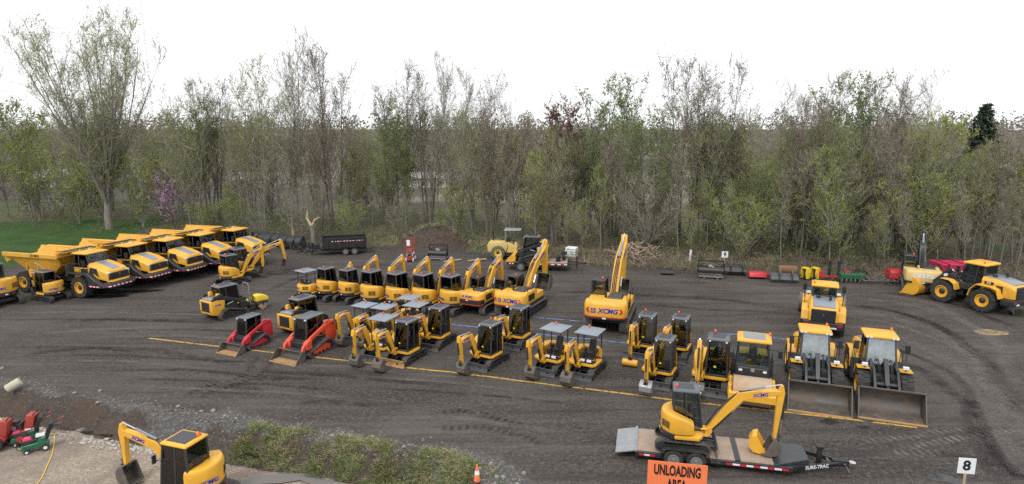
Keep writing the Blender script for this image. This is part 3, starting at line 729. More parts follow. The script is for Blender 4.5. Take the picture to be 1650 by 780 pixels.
def front_gear(root, pose, s, y, bw, hw, bucketmat='worn_steel', yellow='yellow', bucket=True, curl=0, tool=None, name_on=True, stickmat=None):
    """boom, stick, bucket and their cylinders. pose = foot, knee, tip, stick end in xz"""
    foot, knee, tip, end = [Vector(p) for p in pose]
    mid2 = knee + (tip-knee)*.25; pre = knee + (foot-knee)*.25
    kk = knee + (Vector(((foot.x+tip.x)/2, (foot.y+tip.y)/2))-knee)*.06
    bo = MB(); bo.beam([foot[:], (foot+(pre-foot)*.6)[:], pre[:], kk[:], mid2[:], tip[:]], [.18*s, .27*s, .34*s, .36*s, .32*s, .18*s], y-bw/2, y+bw/2)
    boom = bo.build('boom', yellow, root, bevel=.012*s)
    # mounting ears, hoses and light on the boom
    h = MB(); off = .20*s
    for dy in (-.05*s, 0.0, .05*s):
        h.path([(foot.x-.12*s, y+dy, foot.y+.10*s), (foot.x-.10*s+(pre.x-foot.x)*.4, y+dy, foot.y+.30*s+(pre.y-foot.y)*.4), (pre.x-.10*s, y+dy, pre.y+off), (kk.x, y+dy, kk.y+off+.02*s), (mid2.x, y+dy, mid2.y+off*.9)], .016*s, 5)
    h.build('hose', 'black', boom)
    d = (end-tip); L = d.length; d = d/L; nrm = Vector((-d.y, d.x))
    back = tip - d*.30*s + nrm*.0
    st = MB(); st.beam([back[:], tip[:], (tip+d*L*.35)[:], end[:]], [.10*s, .27*s, .22*s, .12*s], y-bw*.42, y+bw*.42)
    stick = st.build('stick', stickmat or yellow, root, bevel=.010*s)
    cb = foot + Vector((.12*s, .02*s)); cyl(root, (foot.x+.16*s, foot.y-.05*s), (kk + (tip-kk)*.06 - Vector((-.05, .20))*s)[:], y-bw*.0, .052*s, .6, 'boom_cylinder')
    cyl(root, (kk + Vector((-.02, .22))*s)[:], (back + Vector((0, .03))*s)[:], y, .045*s, .6, 'stick_cylinder', 'roof_grey')
    outw = nrm if nrm.x > 0 else -nrm
    lk = end - d*.20*s; l2 = lk + outw*.20*s
    cyl(root, (tip + outw*.17*s)[:], l2[:], y, .038*s, .62, 'bucket_cylinder')
    lm = MB(); be = end + outw*.16*s + d*.03*s
    lm.tube((lk.x, y-bw*.3, lk.y), (l2.x, y-bw*.3, l2.y), .022*s); lm.tube((lk.x, y+bw*.3, lk.y), (l2.x, y+bw*.3, l2.y), .022*s)
    lm.tube((l2.x, y, l2.y), (be.x, y, be.y), .03*s); lm.build('linkage', 'dark', root)
    if bucket:
        a = math.atan2(d.x, -d.y)
        qc = MB(Matrix.Translation((end.x, y, end.y))); qc.box(-.10*s, .18*s, -bw*.5, bw*.5, -.07*s, .07*s, Matrix.Rotation(-a-R(curl), 4, 'Y')); qc.build('coupler', 'dark', root, bevel=.01)
        M = Matrix.Translation((end.x, y, end.y)) @ Matrix.Rotation(-a*.5-R(curl), 4, 'Y') @ Matrix.Scale(s, 4)
        bucket_part(root, M, BKT, hw/s, .03, bucketmat)
    if name_on:
        p = kk + (tip-kk)*.48; fx = (tip-kk).normalized()
        for sd in (-1, 1):
            o = letters(boom, 'XCMG', 'blue', (p.x, y+sd*(bw/2+.006), p.y), (0, sd, 0), .19*s, 1.0, .03, .2, roll=-math.degrees(math.atan2(fx.y, fx.x))*sd)
    return boom

def excavator(kind='mini', cab=True, s=1.0, yaw=0.0, pose=None, curl=0, yb=-.12, blade_up=.02, bladeon=True, cabroof=None, tool='bucket', bladecol='blade_grey', hood=True, seat_on=True, bucketmat='worn_steel', warm=False, roofband=None, swing=0.0):
    root = empty('mini_excavator', 'excavator'); cabroof = cabroof or ('cab_roof' if cab else 'roof_grey')
    S = Matrix.Scale(s, 4)
    L, H, W, tw = 2.15*s, .50*s, 1.62*s, .32*s
    for sd in (-1, 1): track(root, L, H, tw, sd*(W/2-tw/2), 'track_rubber', .024*s)
    u = MB(S); u.box(-.55, .55, -.52, .52, .20, .42); u.lathe([(.42, 0), (.42, .14)], (0, 0, .42), 'z', 20)
    u.build('undercarriage', 'dark', root, bevel=.02)
    if bladeon:
        m = MB(S); z = blade_up
        m.shell([(1.36, z+.40), (1.30, z+.26), (1.29, z+.14), (1.36, z)], -.035, -.82, .82)
        bl = m.build('dozer_blade', bladecol, root)
        m = MB(S); m.box(.5, 1.30, -.42, -.30, .16, .26); m.box(.5, 1.30, .30, .42, .16, .26); m.tube((.52, 0, .36), (1.28, 0, z+.26), .05); m.build('blade_arm', 'dark', bl)
    hr = root
    tmp = []
    n0 = len(bpy.data.objects)
    Y = Matrix.Rotation(R(yaw), 4, 'Z')
    before = set(root.children)
    # upper structure
    rr = .86
    def arc(r, a0, a1, n): return [(r*math.cos(R(a0+(a1-a0)*i/n)), r*math.sin(R(a0+(a1-a0)*i/n))) for i in range(n+1)]
    rear = arc(rr, 108, 252, 12)
    skirt = rear + [(.62, -.80), (.78, -.55), (.78, .62), (.62, .80)]
    m = MB(S); m.slab(skirt, .60, .74); m.build('house_deck', 'yellow' if not warm else 'yellow', root, bevel=.03, seg=2)
    cw = arc(rr+.02, 112, 248, 12)
    m = MB(S); m.slab(cw + [(-.28, -.6), (-.28, .6)], .575, .80); c = m.build('counterweight', 'dark', root, bevel=.025)
    for sy in (-1, 1):
        l = MB(S); a = R(180+sy*26); l.box(-.02, .02, -.06, .06, .66, .71, Matrix.Translation(((rr+.02)*math.cos(a), (rr+.02)*math.sin(a), 0)) @ Matrix.Rotation(a, 4, 'Z')); l.build('tail_light', 'red_lens', c)
    l = MB(S); l.box(-rr-.035, -rr-.01, -.07, .07, .65, .72); l.build('work_lamp', 'clear_lens', c)
    if cab:
        hd = arc(rr, 110, 250, 12) + [(.10, -.80), (.42, -.72), (.42, -.36), (-.38, -.30), (-.40, .66)]
        m = MB(S); n = len(hd); cx = -.25
        hz = lambda x: 1.56 if x < -.05 else 1.56-.62*(x+.05)
        m.loft([[(p[0], p[1], .80) for p in hd], [(p[0]*1.0, p[1], hz(p[0])-.16) for p in hd], [(p[0]*.97-.004, p[1]*.97, hz(p[0])-.05) for p in hd], [(p[0]*.90-.02, p[1]*.90, hz(p[0])) for p in hd]])
    else:
        hd = arc(rr, 116, 244, 12) + [(-.20, -.74), (.36, -.70), (.36, -.34), (-.36, -.30), (-.36, .66)]
        m = MB(S); m.loft([[(p[0], p[1], .80) for p in hd], [(p[0], p[1], 1.18) for p in hd], [(p[0]*.95, p[1]*.94, 1.30) for p in hd]])
    eh = m.build('engine_hood', 'yellow', root, bevel=.03, seg=2)
    g = MB(S)
    for k in range(5):
        a = R(218); T = Matrix.Translation((math.cos(a)*rr, math.sin(a)*rr, .98+.06*k)) @ Matrix.Rotation(a, 4, 'Z'); g.box(-.005, .012, -.22, .22, 0, .028, T)
    g.build('vent', 'black', eh)
    a = R(158)
    letters(eh, 'XCMG', 'blue', ((rr+.012)*math.cos(a)*s, (rr+.012)*math.sin(a)*s, 1.04*s), (math.cos(a), math.sin(a), 0), .20*s, 1.1, .03, .2)
    if cab:
        cb = cab_box(root, (-.42*s, .80*s, -.24*s, .74*s), (-.40*s, .60*s, -.20*s, .70*s), .80*s, 2.44*s, base=.05*s, post=.075*s, mid=.46, roofmat=cabroof, roofth=.10*s, over=.03*s, front_base=.16*s)
        lm = MB(S); lm.box(.60, .66, -.14, -.06, 2.30, 2.36); lm.box(.60, .66, .56, .64, 2.30, 2.36); lm.build('work_lamp', 'clear_lens', cb)
        lb = MB(S); lb.box(.775, .785, .12, .22, 1.16, 1.24, Matrix.Translation((-.035, 0, 0))); lb.build('label_sticker', 'lime', cb)
        mm = MB(S); mm.tube((.62, .72, 1.75), (.78, .84, 1.85), .012); mm.box(.76, .80, .78, .92, 1.72, 2.0); mm.build('mirror', 'black', cb)
    else:
        for x, yy in ((-.42, -.30), (-.42, .70), (.48, -.30), (.48, .70)): MB(S).tube((x, yy, .78), (x*.97+.02, yy, 2.33), .032, n=6).build('canopy_post', 'cab_grey', root)
        m = MB(S); m.loft([[(-.62+dx, -.44+e, 2.30+dz), (.70-dx, -.44+e, 2.30+dz), (.70-dx, .84-e, 2.30+dz), (-.62+dx, .84-e, 2.30+dz)] for dx, e, dz in ((0, 0, 0), (-.02, -.02, .05), (.06, .06, .09), (.3, .22, .125))])
        m.build('canopy_roof', cabroof, root, bevel=.015, seg=2)
        m = MB(S); m.box(.30, .70, -.20, .66, .74, .80); m.box(.55, .62, -.1, .55, .8, 1.0); m.build('floor_plate', 'dark', root)
        for yy in (.05, .42):
            m = MB(S); m.box(.63, .72, yy-.12, yy+.12, .84, .95); m.build('label_plate', 'plastic_white', root)
    seat(root, -.05*s, .25*s, 1.06*s, s*.95)
    m = MB(S)
    for yy in (.02, .48): m.tube((.25, yy, .95), (.25, yy, 1.42), .03); m.tube((.25, yy, 1.40), (.30, yy, 1.56), .022)
    for yy in (.14, .34): m.tube((.52, yy, .80), (.46, yy, 1.36), .014)
    m.box(.15, .42, -.12, .06, .80, 1.22); m.build('control_lever', 'black', root)
    beacon(root, -.28*s, .05*s, (2.44 if cab else 2.42)*s, 1.15*s, 'amber_lens' if warm else 'beacon_red')
    # swing post, boom, stick, bucket
    m = MB(S); m.box(.70, 1.0, yb-.15, yb+.15, .56, .66); m.box(.70, 1.0, yb-.15, yb+.15, .84, .92); m.prism([(.86, .60), (1.06, .60), (1.16, .80), (1.10, .98), (.92, .98)], yb-.13, yb+.13)
    m.build('swing_post', 'yellow', root, bevel=.015)
    pose = pose or [(1.02, .90), (1.55, 2.06), (2.72, 2.36), (2.50, .80)]
    P = [(p[0]*s, p[1]*s) for p in pose]
    front_gear(root, P, s, yb*s, .21*s, .58*s, bucketmat, curl=curl, bucket=(tool == 'bucket'))
    if tool == 'drum':
        e = P[3]; m = MB(); m.lathe([(.19*s, -.42*s), (.19*s, .42*s)], (e[0], yb*s, e[1]-.28*s), n=14); m.build('drum_tool', 'yellow', root, bevel=.015)
        m = MB(); m.box(e[0]-.08*s, e[0]+.08*s, yb*s-.1*s, yb*s+.1*s, e[1]-.16*s, e[1]+.06*s); m.build('coupler', 'dark', root)
    if yaw:
        for ch in root.children:
            if ch.name.split('.')[0] not in ('track', 'undercarriage', 'dozer_blade'): ch.matrix_local = Y @ ch.matrix_local
    return root
lamp_glass('beacon_red', (.72, .06, .02))

def big_excavator(s=1.0, pose=None, dark_tail=False, tail_text=1.0, vents=True, curl=0, yb=-.10):
    root = empty('excavator', 'excavator'); S = Matrix.Scale(s, 4)
    L, H, W, tw = 4.25*s, .95*s, 2.95*s, .60*s
    for sd in (-1, 1): track(root, L, H, tw, sd*(W/2-tw/2), 'track_steel', .05*s, rollers=7)
    m = MB(S); m.box(-1.1, 1.1, -.9, .9, .35, .75); m.lathe([(.75, 0), (.75, .32)], (0, 0, .75), 'z', 24); m.build('undercarriage', 'dark', root, bevel=.03)
    m = MB(S); m.box(-1.9, 1.55, -1.34, 1.34, 1.02, 1.22); m.build('house_deck', 'dark', root, bevel=.02)
    # tail: counterweight with rounded rear corners
    def outline(x0, x1, w_, r): return [(x1, w_), (x0+r, w_), (x0+r*.3, w_-r*.3), (x0, w_-r), (x0, -w_+r), (x0+r*.3, -w_+r*.3), (x0+r, -w_), (x1, -w_)]
    o = outline(-2.70, -1.72, 1.36, .45)
    m = MB(S); m.loft([[(p[0]*.985, p[1]*.97, 1.04) for p in o], [(p[0], p[1], 1.22) for p in o], [(p[0], p[1], 1.95) for p in o], [(p[0]*.97, p[1]*.96, 2.13) for p in o]])
    cw = m.build('counterweight', 'yellow', root, bevel=.04, seg=2)
    o2 = outline(-2.73, -1.9, 1.385, .45)
    hb = 1.62 if dark_tail else 1.24
    m = MB(S); m.slab(o2, 1.06 if not dark_tail else 1.12, hb); m.build('bumper_band', 'dark', cw, bevel=.02)
    m = MB(S)
    o3 = outline(-2.742, -1.95, 1.395, .45); m.slab(o3, hb-.05, hb-.01)
    if dark_tail: m.slab(o3, 1.14, 1.18)
    m.build('red_stripe', 'text_red', cw)
    m = MB(S); m.box(-2.76, -2.72, -.12, .12, hb-.13, hb-.04); m.build('work_lamp', 'clear_lens', cw)
    maker_letters(cw, (-2.715*s, -.0, (1.62 if not dark_tail else 1.86)*s), (-1, 0, 0), (.38 if not dark_tail else .24)*s*tail_text)
    if not dark_tail:
        for sy in (-1, 1):
            m = MB(S); y0 = sy*.92
            m.prismx([(y0, 1.50), (y0+sy*.12, 1.64), (y0+sy*.05, 1.82), (y0+sy*.16, 1.82), (y0+sy*.25, 1.66), (y0+sy*.12, 1.50)], -2.715, -2.705); m.build('red_flash', 'text_red', cw)
    m = MB(S); m.frustum((-1.75, .10, -1.33, .34), (-1.75, .05, -1.27, .30), 1.22, 2.14); eh = m.build('engine_hood', 'yellow', root, bevel=.05, seg=2)
    m = MB(S); m.box(-1.75, -.05, .34, 1.33, 1.22, 1.95); m.build('side_tank', 'yellow', root, bevel=.05, seg=2)
    m = MB(S); m.box(.12, 1.40, -1.33, -.50, 1.22, 1.75); m.build('tool_box', 'yellow', root, bevel=.04)
    m = MB(S)
    for k in range(6): m.box(-1.55+.2*k, -1.42+.2*k, -1.345, -1.325, 1.4, 1.95)
    m.build('vent', 'black', eh)
    m = MB(S)
    m.frustum((-1.55, -.45, -.95, .05), (-1.45, -.6, -.85, -.05), 2.14, 2.30); m.lathe([(.09, 0), (.09, .45)], (-1.3, .15, 2.1), 'z', 10); m.frustum((-.5, 0, -1.1, -.2), (-.45, -.1, -1.0, -.3), 2.12, 2.26)
    m.build('exhaust_cover', 'dark', root, bevel=.03)
    rl = MB(S)
    for p, q in (((-1.6, -1.25, 2.12), (-1.6, -1.25, 2.45)), ((-.1, -1.25, 2.12), (-.1, -1.25, 2.45)), ((-1.6, -1.25, 2.45), (-.1, -1.25, 2.45)), ((.2, -1.25, 1.7), (.2, -1.25, 2.3)), ((1.3, -1.25, 1.7), (1.3, -1.25, 2.3)), ((.2, -1.25, 2.3), (1.3, -1.25, 2.3))): rl.tube(p, q, .022, n=6)
    rl.build('handrail', 'dark', root)
    cb = cab_box(root, (-.05*s, 1.72*s, .42*s, 1.36*s), (.0*s, 1.35*s, .45*s, 1.33*s), 1.22*s, 2.98*s, base=.35*s, post=.09*s, mid=.42, roofmat='cab_grey', roofth=.13*s, over=.02*s, front_base=.2*s, hatch=True)
    seat(root, .65*s, .88*s, 1.65*s, 1.1*s); beacon(root, .2*s, .62*s, 2.98*s, 1.3*s, 'beacon_red')
    m = MB(S); m.tube((1.3, 1.36, 2.3), (1.45, 1.5, 2.3), .02); m.box(1.42, 1.47, 1.42, 1.62, 2.05, 2.4); m.build('mirror', 'black', cb)
    pose = pose or [(.35, 1.75), (2.3, 4.1), (4.9, 4.75), (4.2, 1.9)]
    P = [(p[0]*s, p[1]*s) for p in pose]
    front_gear(root, P, s*2.05, yb*s, .50*s, 1.15*s, 'worn_steel', curl=curl)
    for sy in (-1, 1): cyl(root, (P[0][0]+.55*s, P[0][1]-.25*s), ((P[0][0]+P[1][0])/2+.5*s, (P[0][1]+P[1][1])/2+.1*s), (yb+sy*.30)*s, .085*s, .55, 'boom_cylinder')
    return root

# ------------------------------------------------------------------ articulated dump truck (origin under the front axle)
def dump_truck():
    root = empty('articulated_dump_truck', 'dump truck')
    for sy in (-1, 1):
        for x in (0, -4.2, -5.95): wheel(root, x, sy*1.14, .84, .62, lugs=16)
    m = MB(); m.box(-.9, 2.4, -.62, .62, .75, 1.35); m.box(-6.9, -1.5, -.42, .42, .95, 1.35); m.box(-1.7, -.8, -.4, .4, .8, 1.5)
    for x in (0, -4.2, -5.95): m.tube((x, -1, .84), (x, 1, .84), .2)
    m.build('chassis', 'dark', root, bevel=.03)
    # dark lower skirts and bumper
    m = MB()
    for sy in (-1, 1):
        y0, y1 = (1.05, 1.44) if sy > 0 else (-1.44, -1.05)
        m.prism([(-1.05, 1.62), (-.85, 1.86), (.72, 1.86), (1.0, 1.55), (1.02, 1.25), (2.35, 1.0), (2.35, 1.18), (1.5, 1.65), (1.05, 2.02), (-1.1, 2.02), (-1.35, 1.7)], y0, y1)
    m.frustum((1.0, 2.55, -1.42, 1.42), (1.0, 2.45, -1.42, 1.42), .98, 1.22); m.build('fender', 'dark', root, bevel=.03)
    m = MB(); m.loft([[(2.2, -1.42, 1.0), (2.75, -.95, 1.0), (2.75, .95, 1.0), (2.2, 1.42, 1.0)], [(2.2, -1.42, 1.32), (2.70, -.95, 1.32), (2.70, .95, 1.32), (2.2, 1.42, 1.32)]])
    bp = m.build('front_bumper', 'dark', root, bevel=.03)
    pts = [(1.05, -1.45), (2.22, -1.45), (2.78, -.96), (2.78, .96), (2.22, 1.45), (1.05, 1.45)]
    for wcol, ph in (('text_red', 0), ('white', 1)):
        m = MB()
        for a, b in zip(pts, pts[1:]):
            a, b = Vector(a), Vector(b); n = max(2, round((b-a).length/.17)); d = (b-a)/n; nn = Vector((d.y, -d.x)).normalized()
            for i in range(n):
                if i % 2 != ph: continue
                p, q = a+d*i+nn*.004, a+d*(i+1)+nn*.004; m.add([(p.x, p.y, 1.01), (q.x, q.y, 1.01), (q.x, q.y, 1.10), (p.x, p.y, 1.10), (p.x-nn.x*.02, p.y-nn.y*.02, 1.01), (q.x-nn.x*.02, q.y-nn.y*.02, 1.01), (q.x-nn.x*.02, q.y-nn.y*.02, 1.10), (p.x-nn.x*.02, p.y-nn.y*.02, 1.10)], [(0,1,2,3),(7,6,5,4),(0,4,5,1),(1,5,6,2),(2,6,7,3),(3,7,4,0)])
        m.build('reflective_strip', wcol, bp, smooth=0)
    # sloping hood
    def ring(x, w_, zt, zb, sh=.22): return [(x, -w_, zb), (x, w_, zb), (x, w_, zt-sh), (x, w_*.82, zt-.03), (x, 0, zt), (x, -w_*.82, zt-.03), (x, -w_, zt-sh)]
    m = MB(); m.loft([ring(.62, 1.02, 2.72, 1.6), ring(1.3, 1.04, 2.58, 1.6), ring(2.1, 1.02, 2.36, 1.5), ring(2.42, .98, 2.22, 1.45), ring(2.5, .92, 2.08, 1.45)])
    hd = m.build('hood', 'yellow', root, bevel=.03, seg=2)
    m = MB(); m.loft([[(x, -.33, z+.004), (x, .33, z+.004), (x, .33, z+.022), (x, -.33, z+.022)] for x, z in ((.70, 2.685), (1.3, 2.57), (2.05, 2.36), (2.30, 2.26))]); m.build('hood_stripe', 'roof_grey', hd)
    m = MB(); m.frustum((2.45, 2.60, -.86, .86), (2.45, 2.545, -.84, .84), 1.52, 2.03); g = m.build('grille', 'black', root, bevel=.03)
    m = MB()
    for k in range(4): m.box(2.56, 2.60, -.78, .78, 1.58+.1*k, 1.61+.1*k)
    m.build('grille_bar', 'cab_grey', g)
    m = MB(); m.lathe([(.07, 0), (.07, .025)], (2.585, 0, 1.86), 'x', 12); m.build('emblem', 'chrome', g)
    m = MB(); m.loft([[(2.40, -1.0, 1.33), (2.66, -.7, 1.33), (2.66, .7, 1.33), (2.40, 1.0, 1.33)], [(2.40, -1.02, 1.52), (2.64, -.7, 1.46), (2.64, .7, 1.46), (2.40, 1.02, 1.52)]]); m.build('lower_grille_frame', 'yellow', root, bevel=.03)
    for sy in (-1, 1):
        m = MB(); m.box(2.40, 2.53, sy*.80-.13, sy*.80+.13, 1.98, 2.10); m.build('headlight', 'clear_lens', root, bevel=.02)
        m = MB(); m.prism([(.75, 1.95), (1.3, 1.95), (1.75, 1.72), (1.55, 2.35), (.95, 2.42)], sy*1.04-.025, sy*1.04+.025); m.build('side_vent', 'black', root)
    # cab
    m = MB(); m.box(-.95, .66, -.93, .93, 1.5, 2.32); cbase = m.build('cab_base', 'yellow', root, bevel=.05, seg=2)
    m = MB(); m.box(-.2, .60, -.955, -.90, 1.62, 2.25); m.box(-.2, .60, .90, .955, 1.62, 2.25); m.build('door_panel', 'dark', cbase)
    cab_box(root, (-.95, .72, -.90, .90), (-.85, .40, -.84, .84), 2.30, 3.50, base=.06, post=.09, mid=.34, roofmat='yellow', roofth=.15, over=.13, hatch=False, roof_bevel=.05)
    m = MB(); m.box(-.5, 0, -.3, .3, 3.49, 3.55); m.lathe([(.07, 0), (.07, .14)], (-.6, -.5, 3.48), 'z', 10); m.box(-.95, -.8, .4, .65, 3.49, 3.58); m.build('roof_vent', 'pale_yellow', root, bevel=.02)
    seat(root, -.3, 0, 2.3, 1.0)
    m = MB()
    for sy in (-1, 1):
        m.tube((.55, sy*.9, 2.25), (.65, sy*1.35, 2.35), .025); m.tube((.65, sy*1.35, 2.35), (.65, sy*1.35, 3.0), .025); m.box(.62, .70, sy*1.35-.14, sy*1.35+.14, 2.55, 3.0)
        for k in range(3): m.tube((-.9+.55*k, sy*1.36, 2.02), (-.9+.55*k, sy*1.36, 2.75), .02, n=6)
        m.tube((-.9, sy*1.36, 2.75), (.2, sy*1.36, 2.75), .02, n=6); m.tube((-.9, sy*1.36, 2.4), (.2, sy*1.36, 2.4), .016, n=6)
    m.build('mirror_rail', 'black', root)
    m = MB(); m.box(-1.45, -.98, -1.25, 1.25, 1.5, 2.5); m.lathe([(.10, 0), (.10, .8)], (-1.2, .9, 2.4), 'z', 10); m.build('engine_rear_box', 'dark', root, bevel=.04)
    # dump bed
    x0, x1 = -7.55, -1.75; wt, wb = 1.48, 1.05
    m = MB()
    zt = lambda x: 2.98 - (x - x1)*(-.0)
    side_low = [(x0+.05, 2.72), (x0+1.9, 1.82), (-3.0, 1.6), (-2.05, 2.45)]
    for sy in (-1, 1):
        low = [(p[0], sy*wb, p[1]) for p in side_low]; lowo = [(p[0], sy*(wb+.06), p[1]-.02) for p in side_low]
        top = [(x0, sy*wt, 3.22), (x0+1.9, sy*wt, 3.24), (-3.0, sy*wt, 3.26), (x1, sy*wt, 3.28)]; topo = [(p[0], sy*(wt+.06), p[2]) for p in top]
        m.loft([[low[i], top[i], topo[i], lowo[i]] for i in range(4)])
    fl = MB()
    m.loft([[(p[0], -wb-.03, p[1]), (p[0], wb+.03, p[1]), (p[0], wb+.03, p[1]-.07), (p[0], -wb-.03, p[1]-.07)] for p in side_low])
    m.add([(-3.0, -wb, 1.6), (-3.0, wb, 1.6), (x1, wt, 3.28), (x1, -wt, 3.28), (-3.07, -wb, 1.58), (-3.07, wb, 1.58), (x1-.08, wt, 3.28), (x1-.08, -wt, 3.28)], [(0,1,2,3),(7,6,5,4),(0,4,5,1),(1,5,6,2),(2,6,7,3),(3,7,4,0)])
    bed = m.build('dump_bed', 'bed_yellow', root, smooth=20)
    m = MB()
    for sy in (-1, 1):
        y0, y1 = (wt-.02, wt+.13) if sy > 0 else (-wt-.13, -wt+.02)
        m.add([(x0-.05, y0, 2.92), (x1+.05, y0, 2.98), (x1+.05, y1, 2.98), (x0-.05, y1, 2.92), (x0-.05, y0, 3.26), (x1+.05, y0, 3.33), (x1+.05, y1, 3.33), (x0-.05, y1, 3.26)], [(3,2,1,0),(4,5,6,7),(0,1,5,4),(1,2,6,5),(2,3,7,6),(3,0,4,7)])
        for x in (-3.1, -4.3, -5.5):
            m.prism([(x-.07, 2.95), (x+.07, 2.95), (x+.05, 1.85), (x-.05, 1.85)], sy*1.22-.08, sy*1.22+.08)
    m.build('top_rail', 'bed_yellow', bed, bevel=.025)
    m = MB(); m.box(x1-.04, x1+.10, -wt-.12, wt+.12, 3.08, 3.46); m.box(x1-.10, x1+.60, -1.4, 1.4, 3.46, 3.52); m.prism([(x1, 3.0), (x1+.06, 3.0), (x1+.55, 3.46), (x1+.45, 3.46)], -1.1, -1.04); m.prism([(x1, 3.0), (x1+.06, 3.0), (x1+.55, 3.46), (x1+.45, 3.46)], 1.04, 1.1)
    m.build('spill_guard', 'bed_yellow', bed, bevel=.02)
    m = MB()
    for k in range(11): m.box(x1-.08, x1+.58, -1.36+.25*k, -1.18+.25*k, 3.522, 3.56)
    m.build('guard_slat', 'cab_grey', bed)
    m = MB()
    for sy in (-1, 1):
        m.prism([(x0-.1, 2.95), (x0+.35, 2.97), (x0+.5, 2.60), (x0+.02, 2.40), (x0-.15, 2.6)], sy*1.30-.05, sy*1.30+.05)
    m.build('tail_flap', 'bed_yellow', bed)
    for sy in (-1, 1):
        letters(bed, 'XCMG', 'text_black', ((-4.0 if sy < 0 else -4.0), sy*(wt+.136), 3.13), (0, sy, 0), .28, 1.15, .03, .1)
        o = MB().tube((-2.4, sy*.95, 1.35), (-3.6, sy*1.22, 1.95), .09).build('tipping_cylinder', 'dark', root); MB().tube((-3.6, sy*1.22, 1.95), (-4.4, sy*1.36, 2.55), .05).build('rod', 'chrome', o)
    return root

# ------------------------------------------------------------------ wheel loader (origin between the axles)
def wheel_loader(s=1.0, wb=1.35, ty=.95, armmat='dark', bucketmat='worn_steel', roof='yellow', badge=None, rust=True, bucket_w=2.55, hoodtop='roof_grey', lift=0.0):
    root = empty('wheel_loader', 'wheel loader'); S = Matrix.Scale(s, 4)
    for x in (wb, -wb):
        for sy in (-1, 1): wheel(root, x*s, sy*ty*s, .68*s, .50*s, lugs=16)
    m = MB(S); m.box(.25, 1.75, -.55, .55, .55, 1.0); m.box(-2.3, -.1, -.5, .5, .5, .95); m.lathe([(.2, 0), (.2, .6)], (.08, 0, .5), 'z', 12)
    for x in (wb, -wb): m.tube((x, -.8, .68), (x, .8, .68), .16)
    m.build('chassis', 'dark', root, bevel=.03)
    m = MB(S); m.prism([(.55, .9), (1.55, .9), (1.45, 1.25), (1.15, 1.72), (.85, 1.75), (.6, 1.3)], -.56, -.44); m.prism([(.55, .9), (1.55, .9), (1.45, 1.25), (1.15, 1.72), (.85, 1.75), (.6, 1.3)], .44, .56); m.build('loader_tower', armmat, root, bevel=.02)
    # fenders
    for sy in (-1, 1):
        y0, y1 = sorted((sy*(ty-.25), sy*(ty+.24)))
        m = MB(S); m.shell([(wb-.72, .95), (wb-.62, 1.28), (wb-.35, 1.44), (wb+.12, 1.46)], .035, y0, y1); m.build('front_fender', 'yellow', root)
        m = MB(S); m.shell([(-wb-.80, .95), (-wb-.65, 1.42), (-wb-.35, 1.52), (-wb+.40, 1.52), (-wb+.68, 1.2), (-wb+.76, .8)], .045, y0, y1); m.build('rear_fender', 'yellow', root)
        m = MB(S); m.prism([(-.55, .35), (-.15, .35), (-.15, .42), (-.45, 1.25), (-.55, 1.25)], *sorted((sy*.72, sy*1.05))); m.build('step', 'dark', root)
        m = MB(S); m.box(wb+.0, wb+.12, sy*.80-.12, sy*.80+.12, 1.58, 1.72); m.build('headlight', 'clear_lens', root, bevel=.02)
        m = MB(S); m.tube((wb+.05, sy*.80, 1.45), (wb+.05, sy*.80, 1.6), .03); m.tube((.2, sy*.72, 2.3), (.42, sy*1.02, 2.3), .02); m.tube((.42, sy*1.02, 2.3), (.42, sy*1.02, 1.6), .015); m.box(.38, .46, sy*1.02-.10, sy*1.02+.10, 2.0, 2.38); m.build('mirror', 'black', root)
        m = MB(S)
        for x in (-.5, -.1): m.tube((x, sy*.98, 1.2), (x, sy*.98, 1.95), .018, n=6)
        m.tube((-.5, sy*.98, 1.95), (-.1, sy*.98, 1.95), .018, n=6); m.build('handrail', 'dark', root)
    # rear engine hood
    def ring(x, w_, zt, zb): return [(x, -w_, zb), (x, w_, zb), (x, w_, zt-.18), (x, w_*.85, zt), (x, -w_*.85, zt), (x, -w_, zt-.18)]
    m = MB(S); m.loft([ring(-.78, .78, 1.98, 1.0), ring(-1.6, .78, 1.92, 1.0), ring(-2.35, .74, 1.76, 1.0), ring(-2.5, .70, 1.62, 1.0)]); hd = m.build('engine_hood', 'yellow', root, bevel=.03, seg=2)
    m = MB(S); m.loft([[(x, -.56, z+.004), (x, .56, z+.004), (x, .54, z+.05), (x, -.54, z+.05)] for x, z in ((-.85, 1.972), (-1.6, 1.918), (-2.36, 1.755))]); m.build('hood_top', hoodtop, hd, bevel=.01)
    m = MB(S); m.box(-2.56, -2.44, -.60, .60, .98, 1.66); gr = m.build('grille', 'black', hd, bevel=.02)
    m = MB(S)
    for k in range(7): m.box(-2.58, -2.55, -.55, .55, 1.03+.085*k, 1.06+.085*k)
    m.build('grille_bar', 'cab_grey', gr)
    m = MB(S); m.lathe([(.06, 0), (.06, .02)], (-2.60, 0, 1.40), 'x', 12); m.build('emblem', 'chrome', gr)
    m = MB(S); m.box(-2.62, -1.95, -1.0, 1.0, .62, .98); cw = m.build('counterweight', 'dark', root, bevel=.05, seg=2)
    for sy in (-1, 1):
        m = MB(S); m.box(-2.64, -2.60, sy*.82-.11, sy*.82+.11, .80, .90); m.build('tail_light', 'red_lens', cw)
        m = MB(S); m.box(-2.635, -2.61, sy*.55-.13, sy*.55+.13, .68, .76); m.build('reflector', 'white', cw)
        m = MB(S); m.box(-1.9, -1.55, sy*.785-.01, sy*.785+.01, 1.2, 1.62); m.build('side_vent', 'black', hd)
    m = MB(S); m.lathe([(.07, 0), (.07, .35)], (-1.5, -.3, 1.9), 'z', 10); m.lathe([(.12, 0), (.12, .2), (.05, .24)], (-1.2, .3, 1.92), 'z', 12); m.build('exhaust_pipe', 'dark', root)
